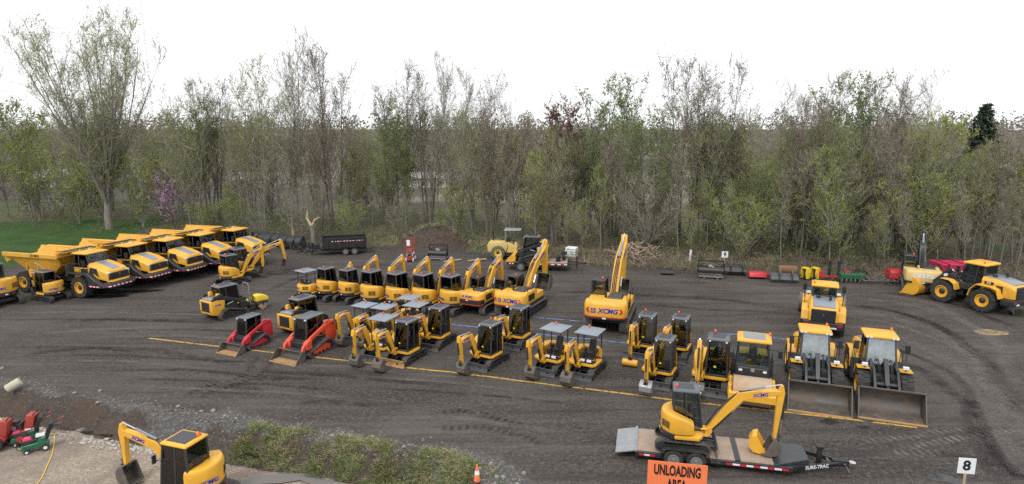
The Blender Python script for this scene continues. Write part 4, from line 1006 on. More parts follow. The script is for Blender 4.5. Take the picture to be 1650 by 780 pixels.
    # cab
    m = MB(S); m.box(-.85, .56, -.70, .70, 1.0, 1.38); m.build('cab_base', 'dark', root, bevel=.03)
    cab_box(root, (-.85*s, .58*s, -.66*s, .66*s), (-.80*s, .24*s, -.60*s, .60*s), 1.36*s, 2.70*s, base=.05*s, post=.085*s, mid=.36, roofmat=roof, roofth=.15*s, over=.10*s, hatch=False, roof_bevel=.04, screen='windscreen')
    m = MB(S)
    for y in (-.6, -.45, .45, .6): m.box(.28, .36, y-.05, y+.05, 2.56, 2.64)
    m.build('work_lamp', 'clear_lens', root)
    seat(root, -.35*s, 0, 1.5*s, s*.9); beacon(root, -.7*s, .55*s, 2.69*s, s*1.1)
    m = MB(S); m.tube((.12, 0, 1.4), (.02, 0, 1.85), .03); m.lathe([(.17, 0), (.17, .03)], (.0, 0, 1.86), 'z', 14); m.build('steering_wheel', 'black', root)
    # arms and bucket
    h = lift
    for sy in (-1, 1):
        m = MB(S); m.beam([(.95, 1.55), (1.55, 1.42+h*.3), (2.15, .80+h*.8), (2.40, .42+h)], [.20, .32, .30, .18], sy*.46-.055, sy*.46+.055); m.build('lift_arm', armmat, root, bevel=.012)
        cyl(root, (.75*s, .95*s), (1.75*s, (1.12+h*.6)*s), sy*.34*s, .06*s, .6, 'lift_cylinder')
    m = MB(S); m.tube((1.95, -.46, .98+h*.6), (1.95, .46, .98+h*.6), .11, n=12); m.box(1.45, 1.8, -.42, -.16, 1.0, 1.3); m.box(1.45, 1.8, .16, .42, 1.0, 1.3); m.build('cross_tube', armmat, root)
    m = MB(S); m.beam([(1.35, 1.95), (1.72, 1.50+h*.4), (2.15, 1.0+h)], [.14, .24, .14], -.09, .09); m.tube((2.13, 0, 1.0+h), (2.5, 0, .95+h), .06); m.build('bell_crank', armmat, root, bevel=.01)
    cyl(root, (.85*s, 1.45*s), (1.36*s, 1.92*s), 0, .065*s, .6, 'tilt_cylinder')
    m = MB(S)
    for y in (-.3, -.24, .24, .3): m.path([(.7, y, 1.6), (1.1, y, 1.85), (1.5, y*.9, 1.62), (1.9, y*.8, 1.2)], .018, 5)
    m.build('hose', 'black', root)
    W = bucket_w/s
    prof = [(2.98, 1.18+h), (2.72, 1.08+h), (2.52, .84+h), (2.46, .52+h), (2.54, .22+h), (2.74, .06+h), (3.55, .03+h)]
    M = S.copy()
    m = MB(M); m.shell(prof, -.03, -W/2, W/2); bk = m.build('bucket', bucketmat, root, smooth=40)
    for sy in (-1, 1): MB(M).prism(prof, sy*(W/2+.004)-.022, sy*(W/2+.004)+.022).build('side_plate', bucketmat, bk)
    m = MB(M); m.box(3.50, 3.62, -W/2-.03, W/2+.03, .0+h, .045+h); m.build('cutting_edge', 'rust_tan' if rust else bucketmat, bk)
    m = MB(M); m.box(2.98, 3.03, -W/2-.03, W/2+.03, 1.15+h, 1.21+h); m.build('top_lip', bucketmat, bk)
    m = MB(M)
    for y in (-.5, -.36, .36, .5): m.prism([(2.28, .35+h), (2.44, .25+h), (2.46, .70+h), (2.34, .6+h)], y-.03, y+.03)
    m.prism([(2.40, .85+h), (2.50, .92+h), (2.62, 1.06+h), (2.48, 1.02+h)], -.08, .08); m.build('bucket_ear', armmat, bk)
    if badge:
        for sy in (-1, 1):
            m = MB(S); m.box(-1.42, -.95, sy*.80-.012, sy*.80+.012, 1.60, 1.76); pl = m.build('badge_plate', 'text_black', hd); letters(pl, badge, 'text_white', (-1.18*s, sy*.814*s, 1.68*s), (0, sy, 0), .15*s, 1, .02)
            m = MB(S); m.box(1.6, 1.62, -.01, .01, 1, 1.01)
    return root

# ------------------------------------------------------------------ compact track loader (origin mid-track)
def track_loader(col='yellow', s=1.0, rear_dark=True, bucket=True, bucketmat='worn_steel', cabroof='cab_roof', arm=None, bucket_up=0.0):
    root = empty('compact_track_loader', 'track loader'); S = Matrix.Scale(s, 4); arm = arm or col
    for sy in (-1, 1):
        y = sy*.72*s; m = MB(Matrix.Translation((0, y, 0)) @ S)
        out = [(-.85, 0), (.75, 0), (.95, .10), (1.0, .22), (.92, .34), (-.45, .72), (-.60, .74), (-.75, .66), (-1.05, .25), (-1.0, .08)]
        P = []
        for i, p in enumerate(out):
            q = out[(i+1) % len(out)]; n = max(1, round((Vector(q)-Vector(p)).length/.11))
            for k in range(n): P += [(p[0]+(q[0]-p[0])*(k+t)/n, p[1]+(q[1]-p[1])*(k+t)/n, hi) for t, hi in ((0, 1), (.5, 1), (.55, 0), (.95, 0))]
        cx, cz = 0, .3; pr = [((x-cx)*(1 if h_ else .975)+cx, (z-cz)*(1 if h_ else .955)+cz) for x, z, h_ in P]; inn = [((x-cx)*.88+cx, (z-cz)*.78+cz) for x, z, _ in P]
        N = len(pr); vs = [(p[0], yy, p[1]) for yy, src in ((-.19, pr), (.19, pr), (-.19, inn), (.19, inn)) for p in src]; fs = []
        for i in range(N):
            j = (i+1) % N; fs += [(i, j, N+j, N+i), (2*N+j, 2*N+i, 3*N+i, 3*N+j), (j, i, 2*N+i, 2*N+j), (N+i, N+j, 3*N+j, 3*N+i)]
        m.add(vs, fs); t = m.build('track', 'track_rubber', root, smooth=0)
        f = MB(Matrix.Translation((0, y, 0)) @ S); f.prism([(-.8, .12), (.75, .12), (.75, .28), (-.35, .5), (-.6, .5)], -.13, .13)
        f.build('track_frame', col if col != 'yellow' else 'dark', t)
        f = MB(Matrix.Translation((0, y, 0)) @ S)
        for x, z, r in ((-.82, .24, .17), (.8, .22, .16), (-.55, .56, .13)): f.lathe([(r, -.17), (r, .17)], (x, 0, z), n=12)
        for x in (-.4, -.1, .2, .5): f.lathe([(.09, -.16), (.09, .16)], (x, 0, .11), n=10)
        f.build('track_roller', 'dark', t)
    m = MB(S); m.box(-1.0, .85, -.52, .52, .22, .75); m.build('frame', 'dark', root, bevel=.02)
    m = MB(S); m.prism([(-1.42, .42), (-.95, .30), (-.55, .75), (-.5, 1.28), (-1.18, 1.32), (-1.42, 1.24)], -.68, .68); tail = m.build('engine_tail', col, root, bevel=.05, seg=2)
    m = MB(S); m.box(-1.455, -1.415, -.42, .42, .56, 1.18); g = m.build('grille', 'dark', tail, bevel=.015)
    m = MB(S)
    for k in range(9): m.box(-1.475, -1.455, -.38, .38, .60+.062*k, .625+.062*k)
    m.build('grille_bar', 'cab_grey', g)
    m = MB(S); m.prism([(-1.35, 1.32), (-.55, 1.30), (-.6, 1.42), (-1.3, 1.40)], -.48, .48); m.build('engine_cover', 'roof_grey', tail, bevel=.02)
    for sy in (-1, 1):
        m = MB(S); m.box(-1.44, -1.41, sy*.55-.05, sy*.55+.05, .5, .6); m.build('tail_light', 'red_lens', tail)
        m = MB(S); m.prism([(-1.38, 1.28), (-1.2, 1.30), (-.55, 1.55), (-.7, 1.68), (-1.25, 1.52)], sy*.60-.08, sy*.60+.08); m.build('arm_tower', 'black' if col == 'yellow' else col, root, bevel=.03)
        up = arm
        m = MB(S); m.beam([(-1.22, 1.50), (-.4, 1.32), (.55, .98), (1.12, .62), (1.22, .30)], [.16, .22, .20, .22, .14], sy*.63-.075, sy*.63+.075); m.build('lift_arm', up, root, bevel=.015)
        cyl(root, (-1.0*s, .75*s), (.1*s, 1.02*s), sy*.63*s, .05*s, .6, 'lift_cylinder')
        m = MB(S); m.prism([(.55, .45), (.98, .45), (.98, .85), (.75, .95), (.55, .95)], sy*.60-.14, sy*.60+.14); m.build('front_panel', col if col != 'yellow' else 'dark', root, bevel=.03)
    cab_box(root, (-.62*s, .72*s, -.47*s, .47*s), (-.72*s, .56*s, -.43*s, .43*s), .72*s, 2.08*s, base=.16*s, post=.08*s, roofmat=cabroof, roofth=.09*s, over=.04*s, mid=.35, hatch=(col == 'yellow'))
    seat(root, -.2*s, 0, 1.0*s, s*.85)
    for sy in (-1, 1):
        m = MB(S); m.box(.56, .62, sy*.36-.06, sy*.36+.06, 1.93, 2.0); m.build('headlight', 'clear_lens', root)
    if col == 'yellow':
        for sy in (-1, 1):
            m = MB(S); m.frustum((-.95, -.65, sy*.42-.12, sy*.42+.12), (-.92, -.7, sy*.42-.09, sy*.42+.09), 1.42, 1.68); m.build('fuel_filler', 'yellow', root, bevel=.03)
        maker_letters(tail, (-1.0*s, -.685*s, 1.0*s), (0, -1, 0), .13*s, 'blue', False); beacon(root, -.6*s, .2*s, 2.08*s, s)
    m = MB(S); m.box(1.05, 1.22, -.5, .5, .22, .55); m.build('coupler_plate', 'dark', root, bevel=.02)
    if bucket:
        h = bucket_up
        prof = [(1.52, .56+h), (1.30, .50+h), (1.22, .30+h), (1.28, .08+h), (1.42, .03+h), (2.0, .02+h)]
        m = MB(S); m.shell(prof, -.025, -.86, .86); bk = m.build('bucket', bucketmat, root)
        for sy in (-1, 1): MB(S).prism(prof, sy*.865-.018, sy*.865+.018).build('side_plate', bucketmat, bk)
        m = MB(S); m.box(1.95, 2.06, -.88, .88, .0+h, .035+h); m.box(1.45, 1.9, -.8, .8, .03+h, .045+h); m.build('floor_edge', 'rust_tan', bk)
    return root
# ------------------------------------------------------------------ rollers
def drum_roller():
    """single drum soil roller, origin between drum and rear axle"""
    root = empty('drum_roller', 'road roller')
    m = MB(); m.lathe([(.60, -.86), (.68, -.85), (.68, .85), (.60, .86)], (1.45, 0, .68), n=36); dr = m.build('drum', 'drum_steel', root)
    m = MB()
    for sy in (-1, 1): m.box(.45, 2.25, sy*.98-.07, sy*.98+.07, .55, .92); m.box(1.3, 1.6, sy*.98-.1, sy*.98+.1, .4, .95)
    m.box(2.15, 2.38, -1.05, 1.05, .50, .88); m.box(.42, .66, -1.05, 1.05, .55, .98); m.build('drum_frame', 'yellow', root, bevel=.03)
    m = MB(); m.box(.62, .74, -.9, .9, 1.02, 1.16); m.build('scraper', 'dark', dr)
    for sy in (-1, 1): wheel(root, -1.45, sy*.78, .68, .48, lugs=14)
    m = MB(); m.box(-2.2, .3, -.7, .7, .6, 1.15); m.build('chassis', 'dark', root, bevel=.04)
    m = MB(); m.prism([(-2.5, .9), (-.75, .9), (-.75, 1.75), (-2.2, 1.6), (-2.45, 1.4)], -.72, .72); m.build('engine_hood', 'yellow', root, bevel=.05, seg=2)
    m = MB(); m.box(-.75, .62, -.80, .80, 1.10, 1.62); m.box(.55, .72, -.72, .72, 1.0, 1.55); m.build('cab_base', 'dark', root, bevel=.04)
    cb = cab_box(root, (-.78, .62, -.78, .78), (-.72, .48, -.70, .70), 1.60, 2.92, base=.05, post=.07, roofmat='yellow', roofth=.16, over=.09, mid=.4, hatch=False, roof_bevel=.04)
    m = MB(); m.box(-.5, .40, -.5, .5, 2.90, 2.945); m.build('roof_hatch', 'roof_grey', cb, bevel=.01)
    seat(root, -.2, 0, 1.7, .9); beacon(root, -.45, .72, 2.9, 1.2, 'amber_lens')
    m = MB(); m.lathe([(.17, 0), (.17, .03)], (.25, 0, 2.05), 'z', 14); m.tube((.35, 0, 1.6), (.25, 0, 2.05), .03); m.build('steering_wheel', 'black', root)
    for sy in (-1, 1):
        m = MB(); m.tube((.5, sy*.75, 2.5), (.62, sy*1.18, 2.5), .018); m.box(.58, .66, sy*1.18-.10, sy*1.18+.10, 2.15, 2.52); m.build('mirror', 'black', root)
        m = MB(); m.tube((.6, sy*.9, 1.2), (.6, sy*.9, 2.0), .018); m.tube((-.6, sy*.9, 1.2), (-.6, sy*.9, 2.0), .018); m.tube((-.6, sy*.9, 2.0), (.6, sy*.9, 2.0), .018); m.build('handrail', 'black', root)
        m = MB(); m.box(.66, .73, sy*.55-.08, sy*.55+.08, 1.36, 1.46); m.build('headlight', 'clear_lens', root)
    m = MB(); m.lathe([(.10, 0), (.10, .02)], (.722, 0, 1.44), 'x', 12); m.build('emblem', 'chrome', root)
    return root
def tandem_roller():
    root = empty('tandem_roller', 'road roller')
    for x, n in ((.75, 'drum'), (-.75, 'drum')):
        m = MB(); m.lathe([(.24, -.45), (.29, -.44), (.29, .44), (.24, .45)], (x, 0, .29), n=24); m.lathe([(.14, -.47), (.14, .47)], (x, 0, .29), n=12); m.build(n, 'drum_steel', root)
    m = MB()
    m.prism([(.30, .45), (1.15, .45), (1.15, .62), (.35, .62)], -.50, .50); m.prism([(-1.15, .45), (-.30, .45), (-.3, .62), (-1.15, .62)], -.50, .50); m.box(-.35, .35, -.3, .3, .28, .5); m.box(-.80, -.70, -.52, .52, .3, .5); m.box(.70, .80, -.52, .52, .3, .5); m.build('frame', 'dark', root, bevel=.03)
    m = MB(); m.loft([[(x, -.40, zb), (x, .40, zb), (x, .36, zt), (x, -.36, zt)] for x, zb, zt in ((.28, .62, 1.02), (.7, .62, 1.05), (1.15, .62, .92), (1.25, .66, .8))]); h = m.build('hood', 'bright_yellow', root, bevel=.05, seg=2)
    m = MB(); m.box(1.2, 1.262, -.22, .22, .68, .80); m.build('vent', 'black', h)
    m = MB(); m.box(-1.1, -.45, -.42, .42, .62, .88); m.box(-.40, -.28, -.42, .42, .62, .95); m.build('water_tank', 'bright_yellow', root, bevel=.05, seg=2)
    seat(root, -.55, 0, .92, .85)
    m = MB(); m.path([(-.2, -.42, .6), (-.22, -.42, 1.95), (-.22, -.32, 2.08), (-.22, .32, 2.08), (-.22, .42, 1.95), (-.2, .42, .6)], .03, 7); m.build('roll_bar', 'pipe_grey', root)
    m = MB(); m.tube((.28, 0, .7), (.12, 0, 1.08), .03); m.lathe([(.16, 0), (.16, .03)], (.1, 0, 1.09), 'z', 12); m.box(-.02, .02, -.05, .05, .6, .9); m.build('steering_wheel', 'black', root)
    return root
def old_roller():
    root = empty('old_padfoot_roller', 'road roller')
    for sy in (-1, 1): wheel(root, -1.3, sy*.72, .70, .5, rim='bright_yellow', lugs=12, mat='track_steel')
    m = MB(); m.lathe([(.55, -.8), (.62, -.8), (.62, .8), (.55, .8)], (1.45, 0, .62), n=24); m.build('drum', 'drum_steel', root)
    m = MB(); m.box(.5, 2.2, -.98, -.84, .5, .85); m.box(.5, 2.2, .84, .98, .5, .85); m.box(2.1, 2.3, -.95, .95, .5, .8); m.box(.4, .6, -.95, .95, .5, .9); m.build('drum_frame', 'cream_yellow', root, bevel=.03)
    m = MB(); m.prism([(-2.35, .75), (-.5, .75), (-.3, 1.7), (-2.2, 1.75), (-2.4, 1.5)], -.7, .7); m.build('engine_hood', 'cream_yellow', root, bevel=.05, seg=2)
    m = MB(); m.prism([(-.4, .7), (.5, .7), (.6, 1.35), (.2, 1.4), (-.3, 1.75)], -.68, .68); m.box(.3, .5, -.3, .3, 1.3, 1.65); m.build('operator_deck', 'cream_yellow', root, bevel=.03)
    seat(root, -.35, 0, 1.75, .9)
    m = MB()
    for y in (-.6, .6): m.path([(-.55, y, 1.6), (-.6, y, 2.75), (-.35, y, 2.95)], .05, 7)
    m.build('canopy_post', 'pipe_grey', root)
    m = MB(); m.loft([[(-.75, -.75, 2.90), (.95, -.75, 2.94), (.95, .75, 2.94), (-.75, .75, 2.90)], [(-.7, -.7, 3.02), (.9, -.7, 3.0), (.9, .7, 3.0), (-.7, .7, 3.02)]]); m.build('canopy_roof', 'pipe_grey', root, bevel=.03)
    m = MB(); m.tube((-1.9, .2, 1.7), (-1.9, .2, 2.7), .06); m.build('exhaust_pipe', 'black', root)
    m = MB(); m.lathe([(.18, 0), (.18, .03)], (.1, 0, 1.85), 'z', 12); m.tube((.2, 0, 1.4), (.1, 0, 1.85), .03); m.build('steering_wheel', 'black', root)
    return root
# ------------------------------------------------------------------ trailers
def stripe_row(parent, x0, x1, y, z, n, h=.07, face=-1):
    for ci, col in enumerate(('text_red', 'white')):
        m = MB(); d = (x1-x0)/n
        for i in range(n):
            if i % 2 == ci: m.box(x0+d*i, x0+d*(i+1), min(y, y+face*.012), max(y, y+face*.012), z, z+h)
        m.build('reflective_strip', col, parent, smooth=0)
def trailer_wheels(root, xs, ys, r=.37, w_=.24):
    for x in xs:
        for y in ys:
            s = 1 if y > 0 else -1; m = MB(); m.lathe([(r*.35, -w_*.1), (r*.58, -w_*.12), (r*.61, -w_*.42), (r*.9, -w_/2), (r, -w_/2*.7), (r, w_/2*.7), (r*.9, w_/2), (r*.61, w_*.42), (r*.58, w_*.12), (r*.35, w_*.1)], (x, y, r), n=24); t = m.build('wheel', 'rubber', root)
            m = MB(); m.lathe([(r*.60, s*w_*.30), (r*.60, s*w_*.44), (r*.5, s*w_*.46), (r*.42, s*w_*.22), (r*.2, s*w_*.25), (r*.16, s*w_*.55)], (x, y, r), n=16)
            for k in range(8): a = k*math.pi/4; m.tube((x+r*.32*math.cos(a), y+s*w_*.20, r+r*.32*math.sin(a)), (x+r*.32*math.cos(a), y+s*w_*.34, r+r*.32*math.sin(a)), r*.06, n=6)
            m.build('rim', 'steel', t)
T_L0 = -2.9
DZ = .46       # deck height of the tilt trailer
def tilt_trailer():
    root = empty('tilt_deck_trailer', 'trailer'); L0, L1, hw = T_L0, 2.8, .98
    m = MB()
    for sy in (-1, 1): m.box(L0, L1+.1, sy*hw-.05, sy*hw+.05, DZ-.20, DZ-.02)
    for k in range(6): m.box(L0+.9*k+.1, L0+.9*k+.2, -hw, hw, DZ-.18, DZ-.08)
    m.build('frame', 'black', root, bevel=.01)
    m = MB()
    for k in range(12):
        y0 = -hw+.06+k*(2*hw-.12)/12; m.box(L0+.05, L1-.55, y0+.006, y0+(2*hw-.12)/12-.006, DZ-.05, DZ)
    m.build('deck_boards', 'wood_deck', root)
    m = MB(); m.box(.85, 1.05, -hw+.05, hw-.05, DZ-.03, DZ+.02); m.build('cross_strap', 'dark', root)
    m = MB(); m.add([(L0, -hw, DZ+.01), (L0, hw, DZ+.01), (L0-.78, hw, DZ-.16), (L0-.78, -hw, DZ-.16), (L0, -hw, DZ-.03), (L0, hw, DZ-.03), (L0-.78, hw, DZ-.20), (L0-.78, -hw, DZ-.20)], [(0,1,2,3),(7,6,5,4),(0,4,5,1),(1,5,6,2),(2,6,7,3),(3,7,4,0)])
    m.box(L0-.02, L0+.06, -hw-.06, hw+.06, DZ-.02, DZ+.035); m.build('tail_ramp', 'diamond_plate', root)
    m = MB(); m.add([(L1-.55, -hw, DZ+.02), (L1-.5, hw, DZ+.02), (L1+.75, .55, DZ+.16), (L1+.75, -.55, DZ+.16), (L1-.55, -hw, DZ-.1), (L1-.5, hw, DZ-.1), (L1+.75, .55, DZ-.05), (L1+.75, -.55, DZ-.05)], [(0,1,2,3),(7,6,5,4),(0,4,5,1),(1,5,6,2),(2,6,7,3),(3,7,4,0)]); m.build('tool_tray', 'cab_grey', root, bevel=.02)
    m = MB()
    for sy in (-1, 1): m.add([(L1-.1, sy*hw, DZ-.2), (L1-.1, sy*(hw-.1), DZ-.2), (L1+2.1, sy*.02, DZ-.2), (L1+2.1, sy*.12, DZ-.2), (L1-.1, sy*hw, DZ-.02), (L1-.1, sy*(hw-.1), DZ-.02), (L1+2.1, sy*.02, DZ-.04), (L1+2.1, sy*.12, DZ-.04)], [(3,2,1,0),(4,5,6,7),(0,1,5,4),(1,2,6,5),(2,3,7,6),(3,0,4,7)])
    m.box(L1+1.7, L1+2.3, -.1, .1, DZ-.24, DZ); m.build('tongue', 'black', root, bevel=.01)
    m = MB(); m.lathe([(.10, 0), (.13, .04)], (L1+2.42, 0, DZ-.1), 'z', 12); m.box(L1+2.25, L1+2.40, -.06, .06, DZ-.14, DZ-.04); m.build('coupler', 'chrome', root)
    m = MB(); m.box(L1+1.15, L1+1.32, -.08, .08, .15, DZ+.45); m.box(L1+1.1, L1+1.37, -.12, .12, DZ+.4, DZ+.5); m.build('jack', 'black', root, bevel=.01)
    m = MB(); m.path([(L1+1.5, .05, DZ+.0), (L1+1.8, .12, DZ-.22), (L1+2.1, .1, DZ-.1), (L1+2.35, .1, DZ-.32)], .02, 5); m.path([(L1+1.5, -.05, DZ), (L1+1.75, -.16, DZ-.3), (L1+2.15, -.1, DZ-.1), (L1+2.3, -.16, DZ-.42)], .02, 5); m.build('safety_chain', 'steel', root)
    trailer_wheels(root, (-1.45, -.6), (-1.14, 1.14))
    for sy in (-1, 1):
        y0, y1 = sorted((sy*1.01, sy*1.27)); m = MB(); m.shell([(-1.96, .42), (-1.88, .68), (-1.7, .77), (-.35, .77), (-.17, .68), (-.08, .42)], .02, y0, y1); m.build('fender', 'black', root)
        m = MB(); m.box(-.07, .3, *sorted((sy*1.04, sy*1.2)), .36, .41); m.build('step', 'black', root)
        stripe_row(root, L0+.15, L0+.75, sy*(hw+.05), DZ-.15, 3, .07, sy)
        stripe_row(root, .5, 2.75, sy*(hw+.05), DZ-.15, 9, .07, sy)
    d = Vector((2.2, .90)).normalized()
    letters(root, 'SURE-TRAC', 'text_white', (L1+1.05, -.56, DZ-.115), (d.y, -d.x, 0), .19, 1.0, .02)
    return root
def far_trailer():
    root = empty('flatbed_trailer', 'trailer'); L0, L1, hw, z = -2.9, 2.7, 1.0, .8
    m = MB()
    for sy in (-1, 1): m.box(L0, L1, sy*hw-.05, sy*hw+.05, z-.2, z-.02)
    m.box(L0, L0+.1, -hw, hw, z-.2, z-.02); m.box(L1-.1, L1, -hw, hw, z-.2, z-.02); m.build('frame', 'black', root)
    m = MB()
    for k in range(10): y0 = -hw+.05+k*.19; m.box(L0+.1, L1-.1, y0+.005, y0+.185, z-.05, z)
    m.build('deck_boards', 'wood_deck', root)
    trailer_wheels(root, (-1.65,), (-1.14, 1.14), .44)
    for sy in (-1, 1):
        y0, y1 = sorted((sy*1.01, sy*1.27)); m = MB(); m.shell([(-2.2, .6), (-2.1, .92), (-1.2, .92), (-1.1, .6)], .02, y0, y1); m.build('fender', 'black', root)
        stripe_row(root, L0+.1, -2.2, sy*(hw+.05), z-.15, 5, .1, sy); stripe_row(root, -.9, 2.6, sy*(hw+.05), z-.15, 12, .1, sy)
    m = MB(); m.tube((L1, -.6, z-.12), (L1+1.5, 0, z-.15), .06); m.tube((L1, .6, z-.12), (L1+1.5, 0, z-.15), .06); m.box(L1+1.4, L1+1.7, -.07, .07, z-.2, z-.05); m.build('tongue', 'black', root)
    m = MB(); m.box(L1+.7, L1+.82, -.06, .06, .1, z+.5); m.build('jack', 'black', root)
    return root
def dump_trailer():
    root = empty('dump_trailer', 'trailer'); L0, L1, hw = -2.2, 2.2, 1.0
    trailer_wheels(root, (-.95, -.05), (-1.14, 1.14), .38)
    m = MB(); m.box(L0, L1+.2, -.6, .6, .45, .68); m.build('frame', 'black', root)
    m = MB(); m.box(L0, L1, -hw, hw, .68, .76)
    for sy in (-1, 1): m.box(L0, L1, sy*hw-.03, sy*hw+.03, .70, 1.75); m.box(L0, L1, sy*hw-.06, sy*hw+.06, 1.70, 1.80)
    m.box(L1-.06, L1, -hw, hw, .70, 1.9); m.box(L0, L0+.05, -hw, hw, .70, 1.75); bx = m.build('dump_box', 'black', root, bevel=.01)
    m = MB()
    for k in range(6):
        for sy in (-1, 1): m.box(L0+.35+.7*k, L0+.42+.7*k, sy*(hw+.07)-.04, sy*(hw+.07)+.04, .7, 1.75)
    m.build('side_rib', 'dark', bx)
    for sy in (-1, 1):
        m = MB(); m.shell([(-1.45, .5), (-1.35, .84), (.35, .84), (.45, .5)], .03, *sorted((sy*1.03, sy*1.28))); m.build('fender', 'black', root)
        stripe_row(bx, L0+.2, L1-.9, sy*(hw+.06), 1.45, 22, .07, sy)
    m = MB(); m.tube((L1+.2, -.5, .55), (L1+1.6, 0, .55), .06); m.tube((L1+.2, .5, .55), (L1+1.6, 0, .55), .06); m.box(L1+.3, L1+.9, -.35, .35, .6, 1.1); m.build('tongue', 'black', root)
    m = MB(); m.box(L1+1.0, L1+1.12, -.06, .06, .1, 1.2); m.build('jack', 'black', root)
    m = MB(); m.box(L1-.1, L1+.05, -.1, .1, 1.8, 2.15); m.box(L0, L0+.1, -.98, -.88, 1.75, 2.1); m.build('tarp_mount', 'black', root)
    return root
# ------------------------------------------------------------------ attachments and yard clutter
def loader_bucket(w_=2.9, mat='dark', h=1.3):
    root = empty('loader_bucket', 'bucket')
    prof = [(.9, h), (.55, h-.05), (.15, h*.78), (0, h*.45), (.12, h*.15), (.4, .03), (1.25, .02)]
    m = MB(); m.shell(prof, -.05, -w_/2, w_/2); b = m.build('bucket_shell', mat, root, smooth=40)
    for sy in (-1, 1):
        m = MB(); m.prism(prof, sy*(w_/2+.004)-.03, sy*(w_/2+.004)+.03); m.build('side_plate', mat, root)
    m = MB(); m.box(1.18, 1.3, -w_/2-.04, w_/2+.04, 0, .05); m.build('cutting_edge', 'worn_steel', root)
    for y in (-.55, .45):
        m = MB(); m.prism([(.12, .3), (-.22, .4), (-.25, .9), (.1, 1.15), (.45, h+.02)], y-.05, y+.05); m.build('bucket_ear', mat, root)
    return root
def fork_frame():
    root = empty('pallet_fork_frame', 'fork attachment'); m = MB()
    for y in (-.75, -.25, .25, .75): m.box(-.05, .05, y-.05, y+.05, 0, 1.0)
    for z in (.05, .5, .95): m.box(-.06, .06, -.8, .8, z-.05, z+.05)
    m.build('back_frame', 'black', root, bevel=.01)
    for y in (-.45, .45):
        m = MB(); m.box(.07, 1.1, y-.06, y+.06, .03, .08); m.box(.065, .12, y-.06, y+.06, .03, .7); m.build('fork', 'black', root)
    return root
def brush_frame(w_=1.8):
    """sweeper-like attachment: roller under a cage"""
    root = empty('sweeper_attachment', 'attachment'); m = MB()
    for y in (-w_/2, w_/2): m.box(-.05, .05, y-.05, y+.05, .3, 1.45); m.box(-.05, .8, y-.04, y+.04, .3, .4)
    m.box(-.05, .05, -w_/2, w_/2, 1.35, 1.45); m.box(-.04, .04, -w_/2, w_/2, .85, .95); m.tube((0, -w_/2+.1, .95), (0, 0, 1.35), .035); m.tube((0, w_/2-.1, .95), (0, .2, 1.35), .035); m.build('frame', 'black', root, bevel=.01)
    m = MB(); m.lathe([(.26, -w_/2), (.26, w_/2)], (.45, 0, .62), n=18); m.build('roller', 'dark', root)
    m = MB(); m.box(.1, .35, -.2, .1, .9, 1.05); m.box(.3, .5, .1, .25, .88, .98); m.build('motor', 'building_tan', root)
    m = MB(); m.box(-.3, 1.0, -w_/2, w_/2, .12, .18); m.box(-.3, 1.0, -.6, -.5, 0, .12); m.box(-.3, 1.0, .5, .6, 0, .12); m.build('skid', 'steel', root)
    return root
def scissor_lift():
    root = empty('scissor_lift', 'lift')
    for x in (-.5, .5):
        for y in (-.32, .32): MB().lathe([(.2, -.07), (.2, .07)], (x, y, .2), n=14).build('wheel', 'white', root)
    m = MB(); m.box(-.75, .75, -.3, .3, .18, .55); m.build('base', 'toro_red', root, bevel=.03)
    m = MB()
    for k in range(3):
        z = .6+.14*k
        for y in (-.26, .26): m.tube((-.6, y, z), (.6, y, z+.12), .035, n=6); m.tube((.6, y, z), (-.6, y, z+.12), .035, n=6)
    m.build('scissor_arm', 'white', root)
    m = MB(); m.box(-.78, .78, -.36, .36, 1.02, 1.10); pf = m.build('platform', 'toro_red', root)
    m = MB()
    for x in (-.75, 0, .75):
        for y in (-.34, .34): m.tube((x, y, 1.1), (x, y, 2.15), .03, n=6)
    for z in (1.6, 2.15):
        for y in (-.34, .34): m.tube((-.75, y, z), (.75, y, z), .03, n=6)
        for x in (-.75, .75): m.tube((x, -.34, z), (x, .34, z), .03, n=6)
    m.build('guard_rail', 'toro_red', root)
    m = MB(); m.box(-.80, -.72, -.12, .20, 1.65, 2.2); m.build('control_box', 'plastic_white', root)
    return root
def number_sign(n):
    root = empty('number_sign', 'sign')
    m = MB(); m.box(-.04, .04, -.02, .02, 0, 1.0); m.build('post', 'old_wood', root)
    m = MB(); m.box(-.29, .29, -.035, -.022, .82, 1.42); b = m.build('board', 'white', root)
    letters(b, n, 'text_black', (0, -.039, 1.12), (0, -1, 0), .52, 1.0, .03)
    return root
def banner_sign():
    root = empty('unloading_sign', 'sign'); w_, h = 1.86, 1.22
    for x in (-.7, .7): MB().box(x-.05, x+.05, .02, .10, 0, 2.35).build('post', 'old_wood', root)
    m = MB(); m.box(-w_/2, w_/2, -.012, .012, 2.42-h, 2.42); b = m.build('board', 'sign_orange', root)
    letters(b, 'UNLOADING', 'text_black', (0, -.018, 2.42-.30), (0, -1, 0), .49, .50, .036); letters(b, 'AREA', 'text_black', (0, -.018, 2.42-.78), (0, -1, 0), .49, .50, .036)
    return root
